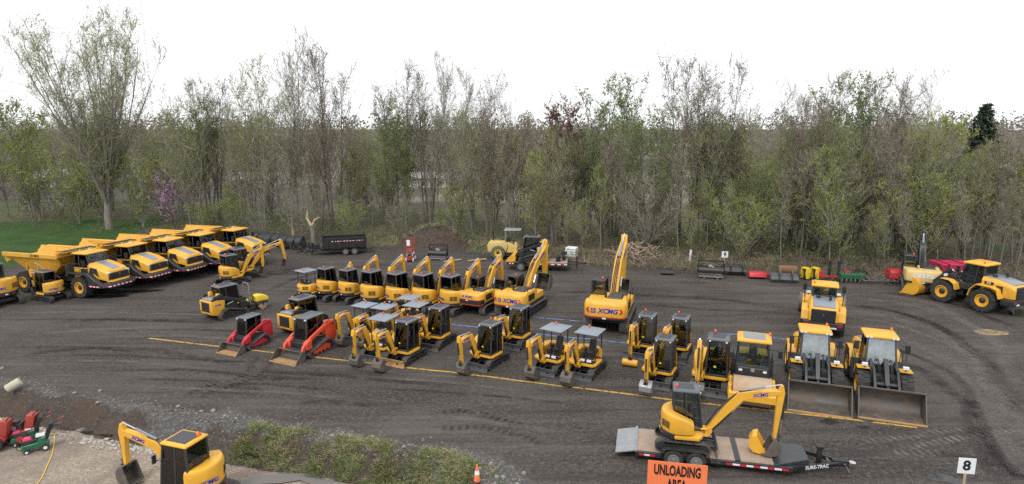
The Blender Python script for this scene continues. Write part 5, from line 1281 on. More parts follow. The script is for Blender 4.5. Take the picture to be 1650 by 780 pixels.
def trencher():
    """red walk-behind trencher with a tall control tower"""
    root = empty('walk_behind_trencher', 'trencher')
    for x in (-.45, .42):
        for sy in (-1, 1):
            m = MB(); m.lathe([(.16, -.09), (.27, -.09), (.30, -.06), (.30, .06), (.27, .09), (.16, .09)], (x, sy*.40, .30), n=20); t = m.build('wheel', 'rubber', root); m = MB(); m.lathe([(.17, sy*.05), (.17, sy*.095), (.06, sy*.1)], (x, sy*.40, .30), n=14); m.build('rim', 'steel' if x < 0 else 'toro_red', t)
    m = MB(); m.prism([(-.75, .28), (.70, .28), (.78, .50), (.55, .62), (-.7, .58)], -.28, .28); m.build('chassis', 'toro_red', root, bevel=.03)
    m = MB(); m.prism([(.42, .55), (.80, .55), (.95, 1.25), (.62, 1.30), (.55, 1.0)], -.26, .26); m.build('control_tower', 'toro_red', root, bevel=.05, seg=2)
    m = MB(); m.path([(.85, -.2, 1.25), (.95, -.2, 1.38), (.95, .2, 1.38), (.85, .2, 1.25)], .025, 6); m.build('handle', 'black', root)
    m = MB(); m.frustum((-.25, .40, -.24, .24), (-.15, .34, -.20, .20), .58, .92); m.lathe([(.17, 0), (.17, .10)], (.08, 0, .90), 'z', 14); e = m.build('engine', 'black', root, bevel=.03)
    m = MB(); m.lathe([(.10, -.27), (.10, -.25)], (.10, 0, .76), n=12); m.build('air_filter', 'steel', e)
    m = MB(); m.prism([(-.80, .45), (-.30, .45), (-.32, .85), (-.66, .88)], -.20, .20); m.build('boom_cover', 'toro_red', root, bevel=.05, seg=2)
    m = MB(); m.box(-1.6, -.7, -.06, .06, .30, .52); m.build('digging_boom', 'dark', root); m = MB()
    for k in range(9): m.box(-1.6+.1*k, -1.55+.1*k, -.09, .09, .26, .56)
    m.build('digging_chain', 'worn_steel', root)
    return root
def sod_cutter():
    """green walk-behind sod cutter with a red and black engine"""
    root = empty('sod_cutter', 'sod cutter')
    m = MB(); m.prism([(-.50, .16), (.45, .16), (.52, .30), (.30, .42), (-.45, .38)], -.20, .20); m.prism([(.10, .38), (.40, .38), (.45, .62), (.15, .58)], -.19, .19); m.build('body', 'green_paint', root, bevel=.03)
    for x, r in ((.35, .15), (-.30, .11)):
        for sy in (-1, 1): t = MB().lathe([(r*.6, -.05), (r, -.05), (r, .05), (r*.6, .05)], (x, sy*.25, r), n=16).build('wheel', 'rubber', root); MB().lathe([(r*.5, sy*.03), (r*.5, sy*.058)], (x, sy*.25, r), n=10).build('rim', 'white', t)
    m = MB(); m.box(-.46, .02, -.16, .16, .38, .56); m.lathe([(.07, 0), (.07, .12)], (-.38, .1, .5), 'z', 10); m.build('engine', 'black', root, bevel=.03)
    m = MB(); m.frustum((-.42, -.06, -.15, .15), (-.34, -.12, -.11, .11), .565, .68); m.build('engine_cover', 'pink_red', root, bevel=.04, seg=2)
    m = MB(); m.box(.06, .40, -.17, .17, .625, .70); m.build('top_plate', 'building_white', root, bevel=.02)
    m = MB(); m.prism([(.30, .45), (.46, .45), (.76, 1.12), (.58, 1.18)], -.17, .17); p = m.build('control_panel', 'black', root, bevel=.02)
    m = MB(); T = Matrix.Translation((.47, 0, .80)) @ Matrix.Rotation(R(-62), 4, 'Y'); m.lathe([(.12, 0), (.12, .012)], (0, 0, .015), 'z', 16, T); m.build('dial', 'white', p); m = MB(); m.lathe([(.045, 0), (.045, .008)], (0, 0, .028), 'z', 12, T); m.build('dial_mark', 'text_red', p)
    m = MB()
    for sy in (-1, 1): m.path([(.35, sy*.16, .45), (.68, sy*.22, .98), (.92, sy*.24, 1.10)], .026, 6)
    m.build('handlebar', 'black', root)
    for sy in (-1, 1): MB().tube((.90, sy*.24, 1.09), (1.04, sy*.245, 1.16), .026).build('grip', 'toro_red', root)
    m = MB(); m.path([(-.50, -.18, .2), (-.62, -.18, .3), (-.62, -.18, .46), (-.62, .18, .46), (-.62, .18, .3), (-.5, .18, .2)], .018, 6); m.build('front_guard', 'black', root)
    return root
def traffic_cone():
    root = empty('traffic_cone', 'cone'); MB().box(-.18, .18, -.18, .18, 0, .03).build('base', 'black', root)
    c = MB().lathe([(.13, .03), (.025, .7)], (0, 0, 0), 'z', 16).build('cone_body', 'sign_orange', root); MB().lathe([(.098, .30), (.075, .44)], (0, 0, 0), 'z', 16).build('white_band', 'white', c); return root
def blob(mb, c, r, seed, squash=.7, n=7):
    rnd = random.Random(seed); rings = []
    for j in range(1, 5):
        t = math.pi*j/5; rings.append([(c[0]+r*(.75+.5*rnd.random())*math.sin(t)*math.cos(2*math.pi*i/n), c[1]+r*(.75+.5*rnd.random())*math.sin(t)*math.sin(2*math.pi*i/n), c[2]+r*squash*math.cos(t)) for i in range(n)])
    mb.loft(rings[::-1])
def simple_building(name, w_, d, h, roof_h, roofmat, wallmat, wins=4):
    root = empty(name, 'building'); MB().box(-w_/2, w_/2, -d/2, d/2, 0, h).build('wall', wallmat, root)
    MB().prismx([(-d/2-.4, h-.05), (d/2+.4, h-.05), (d/2+.4, h+.1), (0, h+roof_h), (-d/2-.4, h+.1)], -w_/2-.4, w_/2+.4).build('roof', roofmat, root, smooth=0)
    for k in range(wins):
        x = -w_/2+w_*(k+.5)/wins; f = MB().box(x-.6, x+.6, -d/2-.05, -d/2+.02, h*.35, h*.75).build('window', 'dark', root)
    MB().box(-.5+w_*.1, .5+w_*.1, -d/2-.06, -d/2+.02, 0, 2.1).build('door', 'building_tan', root)
    return root
# ------------------------------------------------------------------ trees
def bark(name, a, b_):
    m = bpy.data.materials.new(name); ns, ls, b = nodes_of(m); tc = ns.new('ShaderNodeTexCoord')
    mp = ns.new('ShaderNodeMapping'); mp.inputs['Scale'].default_value = (6, 6, 1.2); ls.new(tc.outputs['Object'], mp.inputs['Vector'])
    n = noise(ns, ls, mp.outputs[0], 1.5, 5, .7); r = ramp(ns, [(.3, a), (.7, b_)]); ls.new(n.outputs['Fac'], r.inputs[0]); ls.new(r.outputs[0], b.inputs['Base Color'])
    b.inputs['Roughness'].default_value = .95; b.inputs['Specular IOR Level'].default_value = .1; MATS[name] = m
def leafmat(name, cols, rough=.7, trans=.0):
    m = bpy.data.materials.new(name); ns, ls, b = nodes_of(m); oi = ns.new('ShaderNodeObjectInfo'); g = ns.new('ShaderNodeNewGeometry')
    n = noise(ns, ls, g.outputs['Position'], .55, 3, .6); f = mathn(ns, ls, 'ADD', n.outputs['Fac'], mathn(ns, ls, 'MULTIPLY', mathn(ns, ls, 'SUBTRACT', g.outputs['Random Per Island'], .5), .55))
    r = ramp(ns, [(.25, cols[0]), (.5, cols[1]), (.75, cols[2])]); ls.new(f, r.inputs[0]); ls.new(r.outputs[0], b.inputs['Base Color'])
    b.inputs['Roughness'].default_value = rough; b.inputs['Specular IOR Level'].default_value = .2; MATS[name] = m
    if trans:
        t = ns.new('ShaderNodeBsdfTranslucent'); ls.new(r.outputs[0], t.inputs[0]); mx = ns.new('ShaderNodeMixShader'); mx.inputs[0].default_value = trans
        ls.new(b.outputs[0], mx.inputs[1]); ls.new(t.outputs[0], mx.inputs[2]); ls.new(mx.outputs[0], ns['Material Output'].inputs[0])
bark('bark_grey', (.13, .112, .095), (.30, .27, .235)); bark('bark_dark', (.075, .064, .054), (.18, .155, .13))
leafmat('twig_grey', [(.185, .176, .132), (.265, .250, .195), (.345, .325, .26)]); leafmat('twig_brown', [(.14, .122, .090), (.205, .180, .135), (.275, .245, .19)])
leafmat('leaf_yellowgreen', [(.21, .255, .045), (.32, .37, .075), (.42, .46, .13)], trans=.5); leafmat('leaf_lime', [(.22, .27, .045), (.34, .39, .075), (.44, .47, .14)], trans=.5)
leafmat('leaf_green', [(.10, .18, .04), (.17, .27, .065), (.24, .33, .10)], trans=.5)
leafmat('leaf_olive', [(.15, .155, .06), (.22, .215, .09), (.29, .27, .13)], trans=.5); leafmat('leaf_red', [(.13, .040, .035), (.20, .065, .055), (.25, .11, .085)], trans=.35)
leafmat('leaf_brown', [(.12, .085, .045), (.18, .125, .07), (.235, .17, .10)], trans=.35); leafmat('leaf_purple', [(.42, .24, .38), (.55, .36, .51), (.66, .50, .62)], trans=.4)
leafmat('leaf_white', [(.42, .40, .36), (.55, .53, .50), (.68, .66, .62)]); leafmat('needle', [(.018, .032, .020), (.032, .052, .032), (.055, .08, .05)])
leafmat('leaf_far', [(.17, .165, .12), (.22, .21, .16), (.27, .25, .20)], trans=.5); leafmat('brush_brown', [(.10, .078, .058), (.165, .130, .100), (.24, .20, .155)]); leafmat('dry_grass', [(.28, .23, .14), (.42, .35, .22), (.55, .48, .33)], trans=.3)
leafmat('grass_green', [(.085, .15, .03), (.15, .24, .055), (.25, .33, .12)], trans=.45)
class Twigs:
    def __init__(s): s.v = []; s.f = []
    def seg(s, p, q, w0, w1, rnd):
        d = q-p; a = d.cross(Vector((rnd.random()-.5, rnd.random()-.5, rnd.random()-.5)))
        if a.length < 1e-6: return
        a.normalize(); o = len(s.v); s.v += [(p-a*w0)[:], (p+a*w0)[:], (q+a*w1)[:], (q-a*w1)[:]]; s.f.append((o, o+1, o+2, o+3))
    def leaf(s, c, r, rnd):
        a = Vector((rnd.random()-.5, rnd.random()-.5, rnd.random()-.5)).normalized(); b = a.orthogonal().normalized(); n = a.cross(b)
        o = len(s.v); s.v += [(c+b*r)[:], (c+n*r*.6)[:], (c-b*r)[:], (c-n*r*.6)[:]]; s.f.append((o, o+1, o+2, o+3))
    def mesh(s, name, mat):
        me = bpy.data.meshes.new(name); me.from_pydata(s.v, [], s.f); me.materials.append(MATS[mat]); return me
def grow(seed, H, stems=1, clear=.25, spread=.45, fan=0.0, nb=26, blen=.34, sub=7, twig=7, leaves=2, lr=.05, r0=None, up=.55, leafbias=0.0, taper=.9, tw=.015):
    """returns (trunk MB, Twigs, leaves Twigs)"""
    rnd = random.Random(seed); T = MB(); W = Twigs(); F = Twigs(); r0 = r0 or H*.013
    def rv(k): return Vector((rnd.uniform(-k, k), rnd.uniform(-k, k), rnd.uniform(-k, k)))
    def line(p, d, L, n, wob, lift):
        pts = [p]; d = d.normalized()
        for i in range(n): d = (d + rv(wob) + Vector((0, 0, lift/n))).normalized(); pts.append(pts[-1] + d*(L/n))
        return pts
    def samp(pts, t):
        k = t*(len(pts)-1); i = min(int(k), len(pts)-2); f = k-i; return pts[i].lerp(pts[i+1], f), (pts[i+1]-pts[i]).normalized()
    mains = []
    if fan > 0:
        base = line(Vector((0, 0, -.3)), Vector((rnd.uniform(-.05, .05), 0, 1)), H*clear, 4, .04, 0); T.path(base, [r0*(1.25-.3*i/4) for i in range(5)], 7)
        for k in range(stems):
            a = 2*math.pi*(k+rnd.random()*.6)/stems; tilt = fan*rnd.uniform(.35, 1.1)
            pts = line(base[-1]-Vector((0, 0, rnd.random()*H*clear*.35)), Vector((math.cos(a)*tilt, math.sin(a)*tilt, 1)), H*(1-clear)*rnd.uniform(.8, 1.05), 8, .07, .25); mains.append((pts, r0*(.55 if stems < 8 else .33), .06))
    else:
        for k in range(stems):
            a = 2*math.pi*k/max(1, stems); o = Vector((math.cos(a), math.sin(a), 0))*r0*(2.0 if stems > 1 else 0)
            pts = line(o-Vector((0, 0, .4)), Vector((o.x*.12/r0*.5, o.y*.12/r0*.5, 1)) if stems > 1 else Vector((rnd.uniform(-.06, .06), rnd.uniform(-.06, .06), 1)), H*rnd.uniform(.84, 1.0) if k else H, 9, .045, .12); mains.append((pts, r0*(1 if stems == 1 else .7), clear))
    for pts, r, cl in mains:
        n = len(pts)-1; T.path(pts, [max(.012, r*(1-taper*(i/n)**.85)) for i in range(n+1)], 6)
        cnt = max(4, nb//len(mains))
        for j in range(cnt):
            t = cl + (.98-cl)*((j+rnd.random())/cnt); p, d = samp(pts, t); a = rnd.random()*2*math.pi
            out = Vector((math.cos(a), math.sin(a), 0)); L = H*blen*(1-.62*(t-cl)/(1-cl))*rnd.uniform(.55, 1.1)*(.75+.5*min(1, (t-cl)*6))
            bp = line(p, out*spread + Vector((0, 0, up)) + d*.25, L, 6, .13, .35); rb = max(.012, r*(1-taper*t)*.42)
            T.path(bp, [max(.008, rb*(1-.85*i/6)) for i in range(7)], 4)
            for m in range(sub):
                t2 = .2+.78*(m+rnd.random())/sub; q, d2 = samp(bp, t2); L2 = L*rnd.uniform(.25, .5)*(1.1-.5*t2)+.25
                sp = line(q, d2*.6 + rv(.8) + Vector((0, 0, .35)), L2, 3, .18, .2)
                for i in range(3): W.seg(sp[i], sp[i+1], tw*1.6*(1-.25*i), tw*1.6*(1-.25*(i+1)), rnd)
                lf = leaves*2 if rnd.random() < .5 else (leaves if leaves > 1 and rnd.random() < .3 else 0)
                for k in range(twig):
                    t3 = .15+.85*rnd.random(); u, d3 = samp(sp, t3); v = u + (d3*.7 + rv(.75) + Vector((0, 0, .25)))*rnd.uniform(.25, .75)*(H/18)
                    W.seg(u, v, tw*.8, tw*.35, rnd)
                    for l in range(lf):
                        if rnd.random() < 1-leafbias*(t): F.leaf(u.lerp(v, rnd.uniform(.3, 1.05)) + rv(.06), lr*rnd.uniform(.6, 1.3), rnd)
    return T, W, F
TREE_PROTO = {}
def tree_proto(key, twigm, leafm, barkm='bark_grey', **k):
    T, W, F = grow(**k)
    root = bpy.data.objects.new('deciduous_tree', None); root.empty_display_size = .5; COL.objects.link(root); root['category'] = 'tree'
    T.build('trunk', barkm, root, norm=False, smooth=60)
    c = bpy.data.objects.new('crown', W.mesh('crown', twigm)); COL.objects.link(c); c.parent = root
    if F.v: l = bpy.data.objects.new('foliage', F.mesh('foliage', leafm)); COL.objects.link(l); l.parent = c
    TREE_PROTO[key] = [root, False, k['H']]
def plant(key, px, py, top, label, group=None, rot=None, name=None, P=None):
    """stand a copy of a tree kind on the ground point under photo pixel (px, py); top = pixel row of its tip"""
    p = P or at(px, py); rec = TREE_PROTO[key]
    o = copy_tree(rec[0]) if rec[1] else rec[0]; rec[1] = True
    gz = height(p.x, p.y) if abs(p.x) < 200 else 0
    # height that reaches the photo row
    D = p.y; dep = math.atan2(top-CY, F_PX) + PITCH; h = CAM_H - D*math.tan(dep) - gz
    s = h/rec[2]*.95; o.location = (p.x, p.y, gz); o.scale = (s*(.9 if s > 1.15 else 1), s*(.9 if s > 1.15 else 1), s); o.rotation_euler = (0, 0, rot if rot is not None else hsh(p.x, p.y)*6.28)
    tag(o, label, 'tree', group)
    if name: o.name = name
    if group is None and 'group' in o: del o['group']
    return o
tree_proto('vase', 'twig_grey', 'leaf_yellowgreen', seed=3, H=26, stems=17, fan=.50, clear=.14, nb=280, blen=.25, sub=9, twig=7, leaves=1, lr=.085, r0=.42, up=.8, spread=.6, tw=.015)
tree_proto('tall_bare', 'twig_grey', 'leaf_olive', seed=11, H=21, stems=2, nb=64, blen=.36, sub=8, twig=6, leaves=1, lr=.045, clear=.24, up=.85, spread=.55, r0=.20)
tree_proto('tall_red', 'twig_grey', 'leaf_red', seed=12, H=20, stems=2, nb=60, blen=.36, sub=8, twig=6, leaves=1, lr=.065, clear=.26, up=.85, spread=.5, r0=.20)
tree_proto('tall_brown', 'twig_brown', 'leaf_brown', seed=13, H=21, stems=3, nb=78, blen=.35, sub=8, twig=6, leaves=1, lr=.075, clear=.22, up=.9, spread=.5, barkm='bark_dark', r0=.20)
tree_proto('tall_olive', 'twig_grey', 'leaf_yellowgreen', seed=14, H=20, stems=2, nb=62, blen=.38, sub=8, twig=6, leaves=2, lr=.065, clear=.18, up=.8, spread=.55, r0=.20)
tree_proto('tall_green', 'twig_brown', 'leaf_green', seed=15, H=18, stems=4, nb=64, blen=.36, sub=8, twig=8, leaves=2, lr=.09, clear=.3, up=.8, spread=.55, barkm='bark_dark', r0=.20)
tree_proto('red_maple', 'twig_brown', 'leaf_red', seed=16, H=14, nb=52, blen=.42, sub=8, twig=7, leaves=3, lr=.075, clear=.2, up=.55, spread=.65, barkm='bark_dark')
tree_proto('low_green', 'twig_grey', 'leaf_lime', seed=17, H=9, stems=5, fan=.6, clear=.1, nb=60, blen=.42, sub=8, twig=6, leaves=2, lr=.075, up=.45, spread=.6)
tree_proto('low_bare', 'twig_grey', 'leaf_olive', seed=18, H=9, stems=6, fan=.65, clear=.08, nb=70, blen=.42, sub=8, twig=7, leaves=1, lr=.045, up=.4, spread=.7)
tree_proto('broad_green', 'twig_grey', 'leaf_lime', seed=19, H=14, stems=3, nb=84, blen=.42, sub=8, twig=6, leaves=3, lr=.085, clear=.08, up=.45, spread=.65)
tree_proto('broad_bare', 'twig_grey', 'leaf_brown', seed=24, H=15, stems=3, nb=84, blen=.42, sub=8, twig=7, leaves=1, lr=.055, clear=.08, up=.5, spread=.65)
tree_proto('pole', 'twig_grey', 'leaf_olive', seed=20, H=15, nb=30, blen=.24, sub=7, twig=6, leaves=1, lr=.06, clear=.35, up=.7, r0=.11)
tree_proto('pole_green', 'twig_grey', 'leaf_yellowgreen', seed=27, H=13, nb=34, blen=.30, sub=7, twig=7, leaves=2, lr=.075, clear=.2, up=.55, r0=.10, spread=.6)
tree_proto('pole_brown', 'twig_brown', 'leaf_brown', seed=21, H=13, nb=34, blen=.28, sub=7, twig=7, leaves=1, lr=.07, clear=.25, up=.6, r0=.10, barkm='bark_dark')
tree_proto('redbud', 'twig_brown', 'leaf_purple', seed=22, H=8, stems=4, fan=.7, clear=.1, nb=36, blen=.42, sub=7, twig=6, leaves=2, lr=.085, up=.4, spread=.7, barkm='bark_dark')
tree_proto('blossom', 'twig_brown', 'leaf_white', seed=23, H=7, stems=4, fan=.6, clear=.1, nb=32, blen=.40, sub=7, twig=6, leaves=1, lr=.06, up=.4, spread=.6, barkm='bark_dark')
def spruce():
    rnd = random.Random(5); T = MB(); T.path([(0, 0, -.4), (0, 0, 8), (0, 0, 16)], [.28, .15, .02], 7); F = Twigs()
    for k in range(34):
        z = 1.5+14.2*k/34; L = 5.0*(1-z/16.3)+.35
        for j in range(11):
            a = rnd.random()*6.28; d = Vector((math.cos(a), math.sin(a), -.25)); l = L*rnd.uniform(.7, 1.1)
            for q in range(int(24*l)+10):
                t = rnd.random()**.7; p = Vector((0, 0, z)) + d*l*t + Vector((0, 0, .35*t*t*l)); F.leaf(p + Vector((rnd.uniform(-.2, .2), rnd.uniform(-.2, .2), rnd.uniform(-.25, .05))), rnd.uniform(.10, .22), rnd)
    root = bpy.data.objects.new('spruce_tree', None); COL.objects.link(root); root['category'] = 'tree'
    T.build('trunk', 'bark_dark', root, norm=False); c = bpy.data.objects.new('crown', F.mesh('crown', 'needle')); COL.objects.link(c); c.parent = root; TREE_PROTO['spruce'] = [root, False, 16]
spruce()
# ------------------------------------------------------------------ machines on the yard
def on_roof(o, px, py, zroof, heading, local, label, group=None, z=0.0, pitch=0, roll=0):
    p = at(px, py, z+zroof); return put(o, p, heading, local, label, group, z, pitch, roll)
TR_G = 'articulated dump trucks parked side by side'
for px, py, lab in ((144.6, 403.6, 'yellow articulated dump truck nearest the camera, its whole side and three wheels showing'),
                    (211, 392, 'yellow articulated dump truck second from the front of the row of trucks'),
                    (270.7, 383.5, 'middle yellow articulated dump truck, third in the row of five'),
                    (323.6, 375, 'yellow articulated dump truck fourth in the row, behind the two small excavators'),
                    (378, 367.7, 'farthest yellow articulated dump truck, beside the black loader buckets')):
    on_roof(cached('truck', dump_truck), px, py, 3.50, -17.5, (-.22, 0), lab, TR_G)

FP = [(1.02, .90), (1.45, 2.05), (2.45, 1.95), (2.25, .69)]
JR = random.Random(21)
def mini(px, py, heading, label, group, cab=True, s=1.0, z=0.0, **k):
    if k.get('pose') is FP: k['pose'] = [FP[0]] + [(a+JR.uniform(-.09, .09), b+JR.uniform(-.10, .08)) for a, b in FP[1:3]] + [(FP[3][0]+JR.uniform(-.1, .12), FP[3][1])]; k['curl'] = JR.uniform(-10, 14)
    heading += JR.uniform(-2.2, 2.2)
    key = ('mini', cab, s, tuple(sorted((a, str(b)) for a, b in k.items())))
    o = cached(key, lambda: excavator(cab=cab, s=s, **k))
    return on_roof(o, px, py, (2.44 if cab else 2.425)*s, heading, ((.10 if cab else .04)*s, (.25 if cab else .20)*s), label, group, z)
RG = 'excavators in the long rear row seen from behind'
FG = 'mini excavators facing the yellow line'
RP = [(1.02, .90), (1.55, 2.3), (2.75, 2.78), (3.0, 1.4)]
mini(492.9, 433.9, 57, 'small open canopy excavator at the left end of the rear row', RG, cab=False, s=.95, pose=[(1.02, .9), (1.5, 1.4), (2.3, 1.9), (2.5, .7)])
mini(525.3, 430.5, 57, 'first cabbed excavator of the rear row, beside the open canopy one', RG, pose=[(1.02, .9), (1.5, 1.6), (2.3, 2.2), (2.6, .8)])
mini(560.4, 433, 57, 'second cabbed excavator of the rear row, boom rising behind its cab', RG, pose=RP)
mini(598, 435, 57, 'third cabbed excavator of the rear row, with a wide tail', RG, s=1.10, pose=RP)
mini(638.9, 438.3, 57, 'fourth cabbed excavator of the rear row, below the red scissor lift', RG, s=1.10, pose=RP)
mini(681.6, 439.9, 57, 'fifth cabbed excavator of the rear row, in front of the dirt mound', RG, s=1.10, pose=RP)
mini(725.9, 442.5, 57, 'sixth cabbed excavator of the rear row, just left of the black and red tailed one', RG, s=1.10, pose=RP)
def big(px, py, heading, label, s, key, group=None, **k):
    o = cached(('big', key), lambda: big_excavator(s=s, **k)); return on_roof(o, px, py, 2.98*s, heading, (.67*s, .89*s), label, group)
big(769.7, 444.8, 62, 'mid size excavator with black and red band across its yellow tail', .76, 'a', RG, dark_tail=True, pose=[(.6, 1.75), (1.9, 3.6), (3.3, 4.1), (3.6, 2.0)])
big(831, 441.7, 64, 'large excavator with blue maker letters at the right end of the rear row', .86, 'b', RG, pose=[(.45, 1.75), (2.4, 3.6), (4.6, 4.75), (4.6, 2.2)])
big(967, 446.5, 72, 'biggest excavator, standing alone in the middle of the yard', 1.0, 'c', None, pose=[(.35, 1.75), (2.4, 3.7), (4.9, 4.65), (4.6, 1.9)])
# left side
mini(71.6, 436, 158, 'dark cabbed mini excavator in front of the first dump truck wheels', 'excavators at the left edge', s=.96, pose=[(1.02, .9), (1.5, 1.9), (2.45, 1.95), (2.2, .8)])
mini(-18, 424, 150, 'excavator cut off by the left picture edge, only its tail and track showing', 'excavators at the left edge', s=1.3)
mini(383, 399.5, 48, 'rear one of two excavators by the dump trucks, arm reaching right', 'pair of excavators by the trucks', s=1.08, pose=[(1.02, .9), (2.0, 2.1), (3.6, 2.45), (3.9, .95)])
mini(367.7, 409.7, 56, 'front one of two excavators by the dump trucks, cab over a wide yellow tail', 'pair of excavators by the trucks', s=1.02, pose=[(1.02, .9), (1.75, 2.1), (2.9, 2.55), (2.9, .9)])
# front row and the cluster left of it
CG = 'mini excavators in the left cluster'
mini(587.3, 489, 246, 'canopy mini excavator at the back left of the cluster', CG, cab=False, s=.92, pose=FP)
mini(618.2, 492, 246, 'canopy mini excavator second from left at the back of the cluster', CG, cab=False, s=.92, pose=FP)
mini(660, 477, 246, 'canopy mini excavator farthest back in the cluster, under the rear row tracks', CG, cab=False, s=.92, pose=FP)
mini(670, 488, 246, 'canopy mini excavator with beacon just left of the cabbed one at the cluster right', CG, cab=False, s=.95, pose=FP)
mini(707.3, 492.7, 246, 'cabbed mini excavator at the right end of the cluster', CG, s=1.0, pose=FP, bladecol='worn_steel')
mini(616.4, 509, 245, 'canopy mini excavator at the front left of the cluster, by the yellow line', CG, cab=False, s=.98, pose=FP)
mini(655.5, 513.6, 245, 'cabbed mini excavator at the front of the cluster, its blade pale and worn', CG, s=1.0, pose=FP, bladecol='rust_tan')
mini(837.9, 492.5, 243, 'cabbed mini excavator behind and right of the lone front one', FG, pose=FP)
mini(790, 519, 240, 'cabbed mini excavator standing alone at the yellow line, mid yard', FG, pose=FP)
mini(895.9, 525.2, 240, 'left one of two open canopy excavators at the yellow line', FG, cab=False, pose=FP)
mini(950.8, 530.6, 240, 'right one of two open canopy excavators at the yellow line', FG, cab=False, pose=FP)
mini(1043.9, 504.9, 246, 'cabbed mini excavator with a yellow drum tool on its arm', FG, pose=[(1.02, .9), (1.4, 2.05), (2.5, 2.1), (2.5, .52)], tool='drum')
mini(1098, 508.8, 246, 'cabbed mini excavator right of the one with the yellow drum tool', FG, pose=FP)
mini(1072.9, 541.9, 242, 'cabbed mini excavator in front of the drum tool one, grey bucket at the line', FG, pose=FP, bucketmat='steel')
mini(1159.2, 541, 250, 'wide dark cabbed excavator beside the road roller, tall yellow boom', FG, s=1.12, yb=-.42, pose=[(1.02, .9), (1.35, 2.15), (2.1, 2.5), (2.3, .9)])
on_roof(drum_roller(), 1215.7, 541, 2.92, 250, (-.12, 0), 'single drum road roller with yellow cab roof and rusty drum')
# wheel loaders
LG = 'wheel loaders with dark buckets'
on_roof(cached('loader', lambda: wheel_loader(s=1.08, ty=.84, bucket_w=2.66)), 1313.4, 527, 2.70*1.08, 250, (-.28*1.08, 0), 'front wheel loader on the left, worn dark bucket down beside the roller', LG)
on_roof(cached('loader', lambda: None), 1418, 534.6, 2.70*1.08, 250, (-.28*1.08, 0), 'front wheel loader on the right, worn dark bucket at the end of the yellow line', LG)
on_roof(wheel_loader(s=1.14, ty=.86, bucket_w=2.9), 1330, 455, 2.70*1.14, 64, (-.28*1.14, 0), 'wheel loader seen from behind, dark grille between yellow fenders')
p = at(1549, 494)
put(wheel_loader(s=1.25, wb=1.12, bucketmat='yellow', rust=False, bucket_w=2.9, badge='975'), p, 114, (0, 1.2), 'wheel loader with yellow bucket seen from the side at the right edge')
# track loaders, small roller
SG = 'compact track loaders'
on_roof(cached('ctl_y', lambda: track_loader('yellow', 1.08, bucket=False, arm='black')), 361, 458, 2.08*1.08, 56, (-.08, 0), 'yellow compact track loader from behind, beside the small roller', SG)
on_roof(cached('ctl_y', lambda: None), 486.6, 477.7, 2.08*1.08, 58, (-.08, 0), 'yellow compact track loader from behind, next to the orange red loader', SG)
on_roof(track_loader('pink_red' if False else 'red', .90), 401.4, 507.3, 2.08*.90, 246, (-.08, 0), 'crimson compact track loader, the smaller one, bucket on the yellow line', SG)
on_roof(track_loader('orange_red', 1.08), 497.4, 506.4, 2.08*1.08, 245, (-.08, 0), 'orange red compact track loader with a dusty wide bucket', SG)
on_roof(tandem_roller(), 395.3, 455.5, 2.08, 50, (-.22, 0), 'small yellow tandem roller with hoop roll bar')
# ------------------------------------------------------------------ trailer with excavator (foreground)
def rot(hd, x, y): a = R(hd); return Vector((x*math.cos(a)-y*math.sin(a), x*math.sin(a)+y*math.cos(a), 0))
TH = -12.4
pt = at(1023.8, 727.4, DZ-.02); TO = pt - rot(TH, T_L0, -1.03)
put(tilt_trailer(), TO, TH, (0, 0), 'black tilt deck trailer with wood floor carrying an excavator')
o = excavator(s=.98, pose=[(1.02, .90), (2.15, 2.42), (3.62, 2.66), (3.50, .70)], yb=-.12, seat_on=True)
on_roof(o, 1106, 622, 2.44*.98, TH, (.1, .25), 'yellow cabbed excavator loaded on the tilt deck trailer', None, DZ+.004)
root = empty('digging_bucket', 'bucket', 'loose yellow digging bucket standing on the trailer deck')
bucket_part(root, Matrix.Translation((.1, 0, .62)) @ Matrix.Rotation(R(8), 4, 'Y'), BKT, .62, .035, 'yellow', 'bucket_shell', 4)
bp_ = at(1219, 725, DZ+.05); put(root, bp_, 170+TH, (0, 0), None, None, DZ+.07)
# ------------------------------------------------------------------ lower pad in the left foreground
o = excavator(s=1.12, cabroof='yellow', pose=[(1.02, .90), (1.70, 1.72), (3.2, 1.98), (3.2, .70)], warm=True)
on_roof(o, 298, 704, 2.44*1.12, 162, (.1, .25), 'yellow excavator with orange beacon on the lower pad in the foreground', None, PAD_Z)
TG = 'walk behind trenchers'
for px, py, hd, lab in ((27, 712, 12, 'red walk behind trencher with tall control tower, next to the sod cutters'), (-16, 722, 12, 'red walk behind trencher cut off by the left picture edge')):
    p = at(px, py, PAD_Z); put(cached('trencher', trencher), p, hd, (0, 0), lab, TG, height(p.x, p.y))
for px, py, hd, lab in ((58, 726, 35, 'front green sod cutter with pink engine cover, by the yellow hose'), (41, 714, 33, 'rear green sod cutter, squeezed between the trencher and the other one')):
    p = at(px, py, PAD_Z); put(cached('sod', sod_cutter), p, hd, (0, 0), lab, 'green sod cutters', height(p.x, p.y))
def ground_path(name, pts, r, mat, z0=0.0, lift=.0):
    P = [at(*q, z0) for q in pts]; Q = []
    for i in range(len(P)-1):
        for k in range(6):
            t = k/6; a = P[max(i-1, 0)]; b, c = P[i], P[i+1]; d = P[min(i+2, len(P)-1)]
            v = .5*((2*b)+(c-a)*t+(2*a-5*b+4*c-d)*t*t+(3*b-a-3*c+d)*t*t*t); Q.append((v.x, v.y, height(v.x, v.y)+r+lift))
    return MB().path(Q, r, 6).build(name, mat, norm=False)
tag(ground_path('hose', [(87, 697), (88, 706), (84, 731), (76, 752), (68, 768), (56, 788), (40, 820)], .022, 'hose_yellow', PAD_Z), 'yellow hose lying across the tan gravel pad', 'hose', 'yellow hoses')
